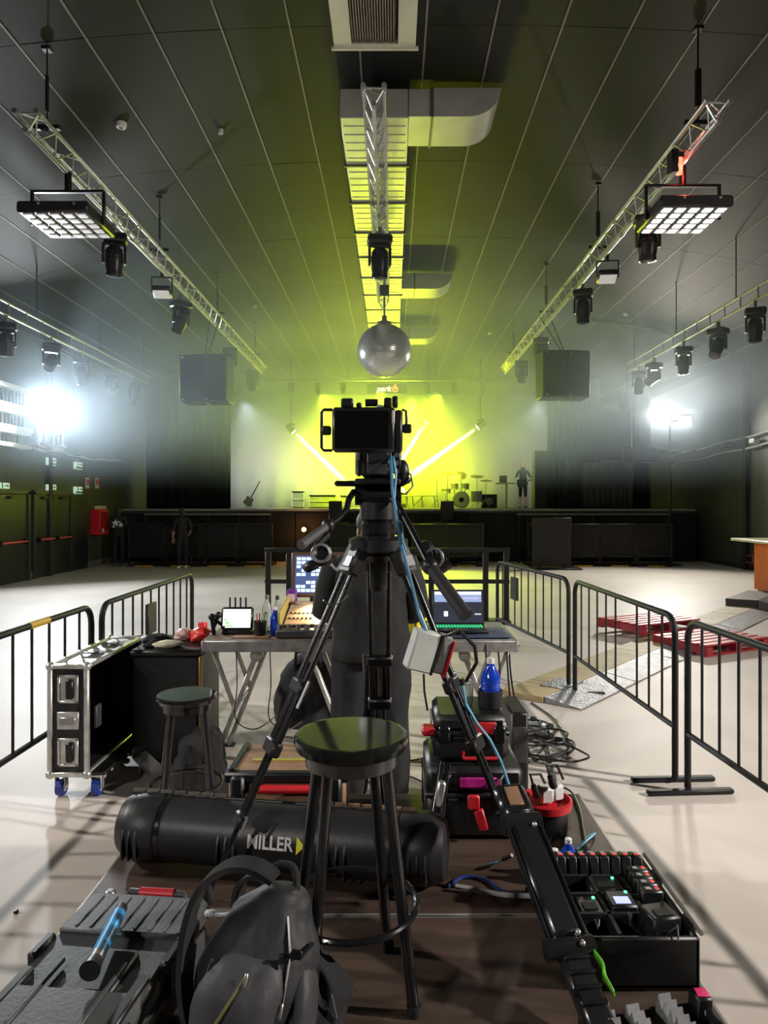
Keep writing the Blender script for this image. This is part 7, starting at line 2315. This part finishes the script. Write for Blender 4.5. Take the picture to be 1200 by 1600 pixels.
loft_t([((0.125, -0.02, 0.03), 0.03, 0.06), ((0.135, -0.02, 0.07), 0.036, 0.075), ((0.13, -0.02, 0.19), 0.034, 0.07), ((0.115, -0.01, 0.25), 0.02, 0.04)], 0.012, 41.0).build('side_pocket', BPL, t, angle=75)
ZIP = mat('olive_zip', (0.22, 0.20, 0.05), 0.5)
zp = [(-0.10, -0.148, 0.06), (-0.07, -0.162, 0.12), (-0.035, -0.164, 0.19), (-0.005, -0.148, 0.25)]
MB().tube([bpt(*p) for p in zp], 0.0035, 6).build('zip', ZIP, t)
MB().box(bpt(-0.005, -0.158, 0.24), (0.008, 0.006, 0.03), tilt, 0.002).build('zip_pull', ALU, t)
zp = [(0.05, -0.100, 0.08), (0.085, -0.098, 0.18), (0.085, -0.085, 0.28), (0.06, -0.06, 0.36)]
MB().tube([bpt(*p) for p in zp], 0.003, 6).build('zip', GREY, t)
MB().box(bpt(0.085, -0.108, 0.17), (0.007, 0.006, 0.035), tilt, 0.002).build('zip_pull', ALU, t)
for (z, dy) in ((0.10, -0.112), (0.30, -0.098)):
    cp = [bpt(0.15 - 0.02 * (z > 0.2), -0.03, z), bpt(0.115, dy + 0.01, z - 0.01), bpt(0.06, dy - 0.012, z - 0.015)]
    MB().tube(cp, 0.006, 6).build('compression_strap', BLACK, t)
MB().box(bpt(0.10, -0.11, 0.295), (0.03, 0.01, 0.022), tilt, 0.003).build('buckle', BLACKG, t)
MB().tube([bpt(-0.13, -0.085, 0.05), bpt(-0.125, -0.085, 0.15), bpt(-0.105, -0.09, 0.25)], 0.004, 6).build('side_seam', DGREY, t)
# padded shoulder strap arching to the left
def ribbon(pts, w, th, side):
    m = MB()
    vs, fs = [], []
    side = Vector(side).normalized()
    n = len(pts)
    for i in range(n):
        d = (pts[min(i + 1, n - 1)] - pts[max(i - 1, 0)]).normalized()
        nn = d.cross(side).normalized()
        for (a, b) in ((-1, -1), (1, -1), (1, 1), (-1, 1)):
            vs.append(pts[i] + side * a * w / 2 + nn * b * th / 2)
    for i in range(n - 1):
        for k in range(4):
            fs.append((4 * i + k, 4 * i + (k + 1) % 4, 4 * i + 4 + (k + 1) % 4, 4 * i + 4 + k))
    fs += [(0, 3, 2, 1), (4 * n - 4, 4 * n - 3, 4 * n - 2, 4 * n - 1)]
    return m.add(vs, fs)
def spl(ctrl, k=8):
    pts = [Vector(p) for p in ctrl]
    out = []
    n = len(pts)
    for i in range(n - 1):
        p0, p1, p2, p3 = pts[max(i - 1, 0)], pts[i], pts[i + 1], pts[min(i + 2, n - 1)]
        for j in range(k):
            u = j / k
            out.append(0.5 * ((2 * p1) + (p2 - p0) * u + (2 * p0 - 5 * p1 + 4 * p2 - p3) * u * u + (3 * p1 - p0 - 3 * p2 + p3) * u ** 3))
    return out + [pts[-1]]
sp_ = spl([P(430, 1372, 1.86), P(400, 1354, 1.85), P(360, 1352, 1.84), P(320, 1380, 1.82), P(298, 1430, 1.80), P(288, 1500, 1.78), P(292, 1570, 1.74), P(310, 1640, 1.70)])
ribbon(sp_, 0.055, 0.016, (0.25, 1, 0.1)).build('shoulder_strap', BLACKCLOTH, t)
sp2 = spl([P(432, 1376, 1.9), P(400, 1366, 1.97), P(375, 1385, 2.02), P(372, 1440, 2.03), P(380, 1500, 2.0)])
ribbon(sp2, 0.05, 0.014, (0.4, 1, 0)).build('shoulder_strap', BLACKCLOTH, t)
MB().tube(spl([bpt(-0.02, 0.03, 0.41), bpt(0.0, 0.02, 0.455), bpt(0.05, 0.01, 0.455), bpt(0.07, 0.0, 0.39)]), 0.010, 8).build('carry_loop', BLACKCLOTH, t)
tag_ = spl([P(400, 1405, 1.92), P(375, 1422, 1.95), P(350, 1430, 2.0), P(330, 1428, 2.02)])
MB().tube(tag_, 0.006, 6).build('cord', mat('grey_cord', (0.3, 0.3, 0.3), 0.5), t)
MB().box(P(328, 1427, 2.02), (0.03, 0.018, 0.018), b=0.005).build('cord_end', WHITE, t)
# soft black pouch to the right of the backpack
t = thing('soft_pouch', 'soft black pouch slumped between the backpack and the stool legs', 'pouch', (-0.165, 1.86, PZ))
loft([((-0.19, 1.84, PZ), 0.06, 0.07), ((-0.19, 1.84, PZ + 0.03), 0.07, 0.085), ((-0.19, 1.845, PZ + 0.12), 0.06, 0.08), ((-0.20, 1.85, PZ + 0.20), 0.035, 0.05), ((-0.205, 1.85, PZ + 0.23), 0.015, 0.02)], 24, 0.04, 17.0, 10).build('pouch_body', BLACKCLOTH, t, angle=75)
MB().tube([(-0.16, 1.77, PZ + 0.06), (-0.14, 1.765, PZ + 0.11), (-0.155, 1.78, PZ + 0.16)], 0.004, 6).build('zip', DGREY, t)
# strip of floor marks: dropped scrap left of the deck
t = thing('floor_scrap', 'tiny dark scrap on the bare floor at the left', 'scrap', F_(25, 1425, 0.0))
p = F_(25, 1425, 0.006)
MB().box(p, (0.022, 0.012, 0.01), Matrix.Rotation(0.4, 3, 'Z'), 0.003).build('scrap', BLACK, t)
MB().box(p + Vector((0.006, 0.002, 0.006)), (0.008, 0.01, 0.006), b=0.002).build('scrap_fold', BLACK, t)
# ------------------------------------------------------------------ stage haze: hangs in the far half of the hall
hz = bpy.data.materials.new('stage_haze')
hz.use_nodes = True
nt = hz.node_tree
nt.nodes.clear()
out = nt.nodes.new('ShaderNodeOutputMaterial')
sc = nt.nodes.new('ShaderNodeVolumeScatter')
sc.inputs['Color'].default_value = (0.70, 0.85, 1.0, 1)
sc.inputs['Density'].default_value = 0.035
sc.inputs['Anisotropy'].default_value = 0.35
nt.links.new(sc.outputs['Volume'], out.inputs['Volume'])
tc = nt.nodes.new('ShaderNodeTexCoord')
sp = nt.nodes.new('ShaderNodeSeparateXYZ')
nt.links.new(tc.outputs['Object'], sp.inputs[0])
def ramp(sock, a, b, c, d):
    mr = nt.nodes.new('ShaderNodeMapRange')
    mr.interpolation_type = 'SMOOTHSTEP'
    for k, v in zip(('From Min', 'From Max', 'To Min', 'To Max'), (a, b, c, d)):
        mr.inputs[k].default_value = v
    nt.links.new(sock, mr.inputs['Value'])
    return mr.outputs['Result']
def times(a, b):
    mm = nt.nodes.new('ShaderNodeMath')
    mm.operation = 'MULTIPLY'
    for i, k in enumerate((a, b)):
        if isinstance(k, float):
            mm.inputs[i].default_value = k
        else:
            nt.links.new(k, mm.inputs[i])
    return mm.outputs[0]
nz = nt.nodes.new('ShaderNodeTexNoise')
nz.inputs['Scale'].default_value = 0.28
nz.inputs['Detail'].default_value = 3.0
nt.links.new(tc.outputs['Object'], nz.inputs['Vector'])
dens = times(ramp(sp.outputs['Z'], 2.0, 4.0, 0.0, 1.0), ramp(sp.outputs['Y'], 8.0, 19.0, 0.0, 1.0))
dens = times(dens, ramp(sp.outputs['Y'], 21.5, 25.0, 1.0, 1.9))
dens = times(dens, ramp(nz.outputs['Fac'], 0.35, 0.68, 0.35, 1.5))
low = times(ramp(sp.outputs['X'], 3.5, 6.0, 0.0, 1.0), ramp(sp.outputs['Z'], 3.8, 5.0, 0.8, 0.0))
sub = nt.nodes.new('ShaderNodeMath')
sub.operation = 'SUBTRACT'
sub.inputs[0].default_value = 1.0
nt.links.new(low, sub.inputs[1])
dens = times(dens, sub.outputs[0])
dens = times(dens, 0.09)
nt.links.new(dens, sc.inputs['Density'])
hm = MB()
hm.box((XC, 18.3, 4.3), (17.9, 20.6, 4.6))
ho = hm.build('haze', hz, smooth=False)
tag(ho, 'thin stage haze hanging under the ceiling before the stage', 'haze', kind='stuff')
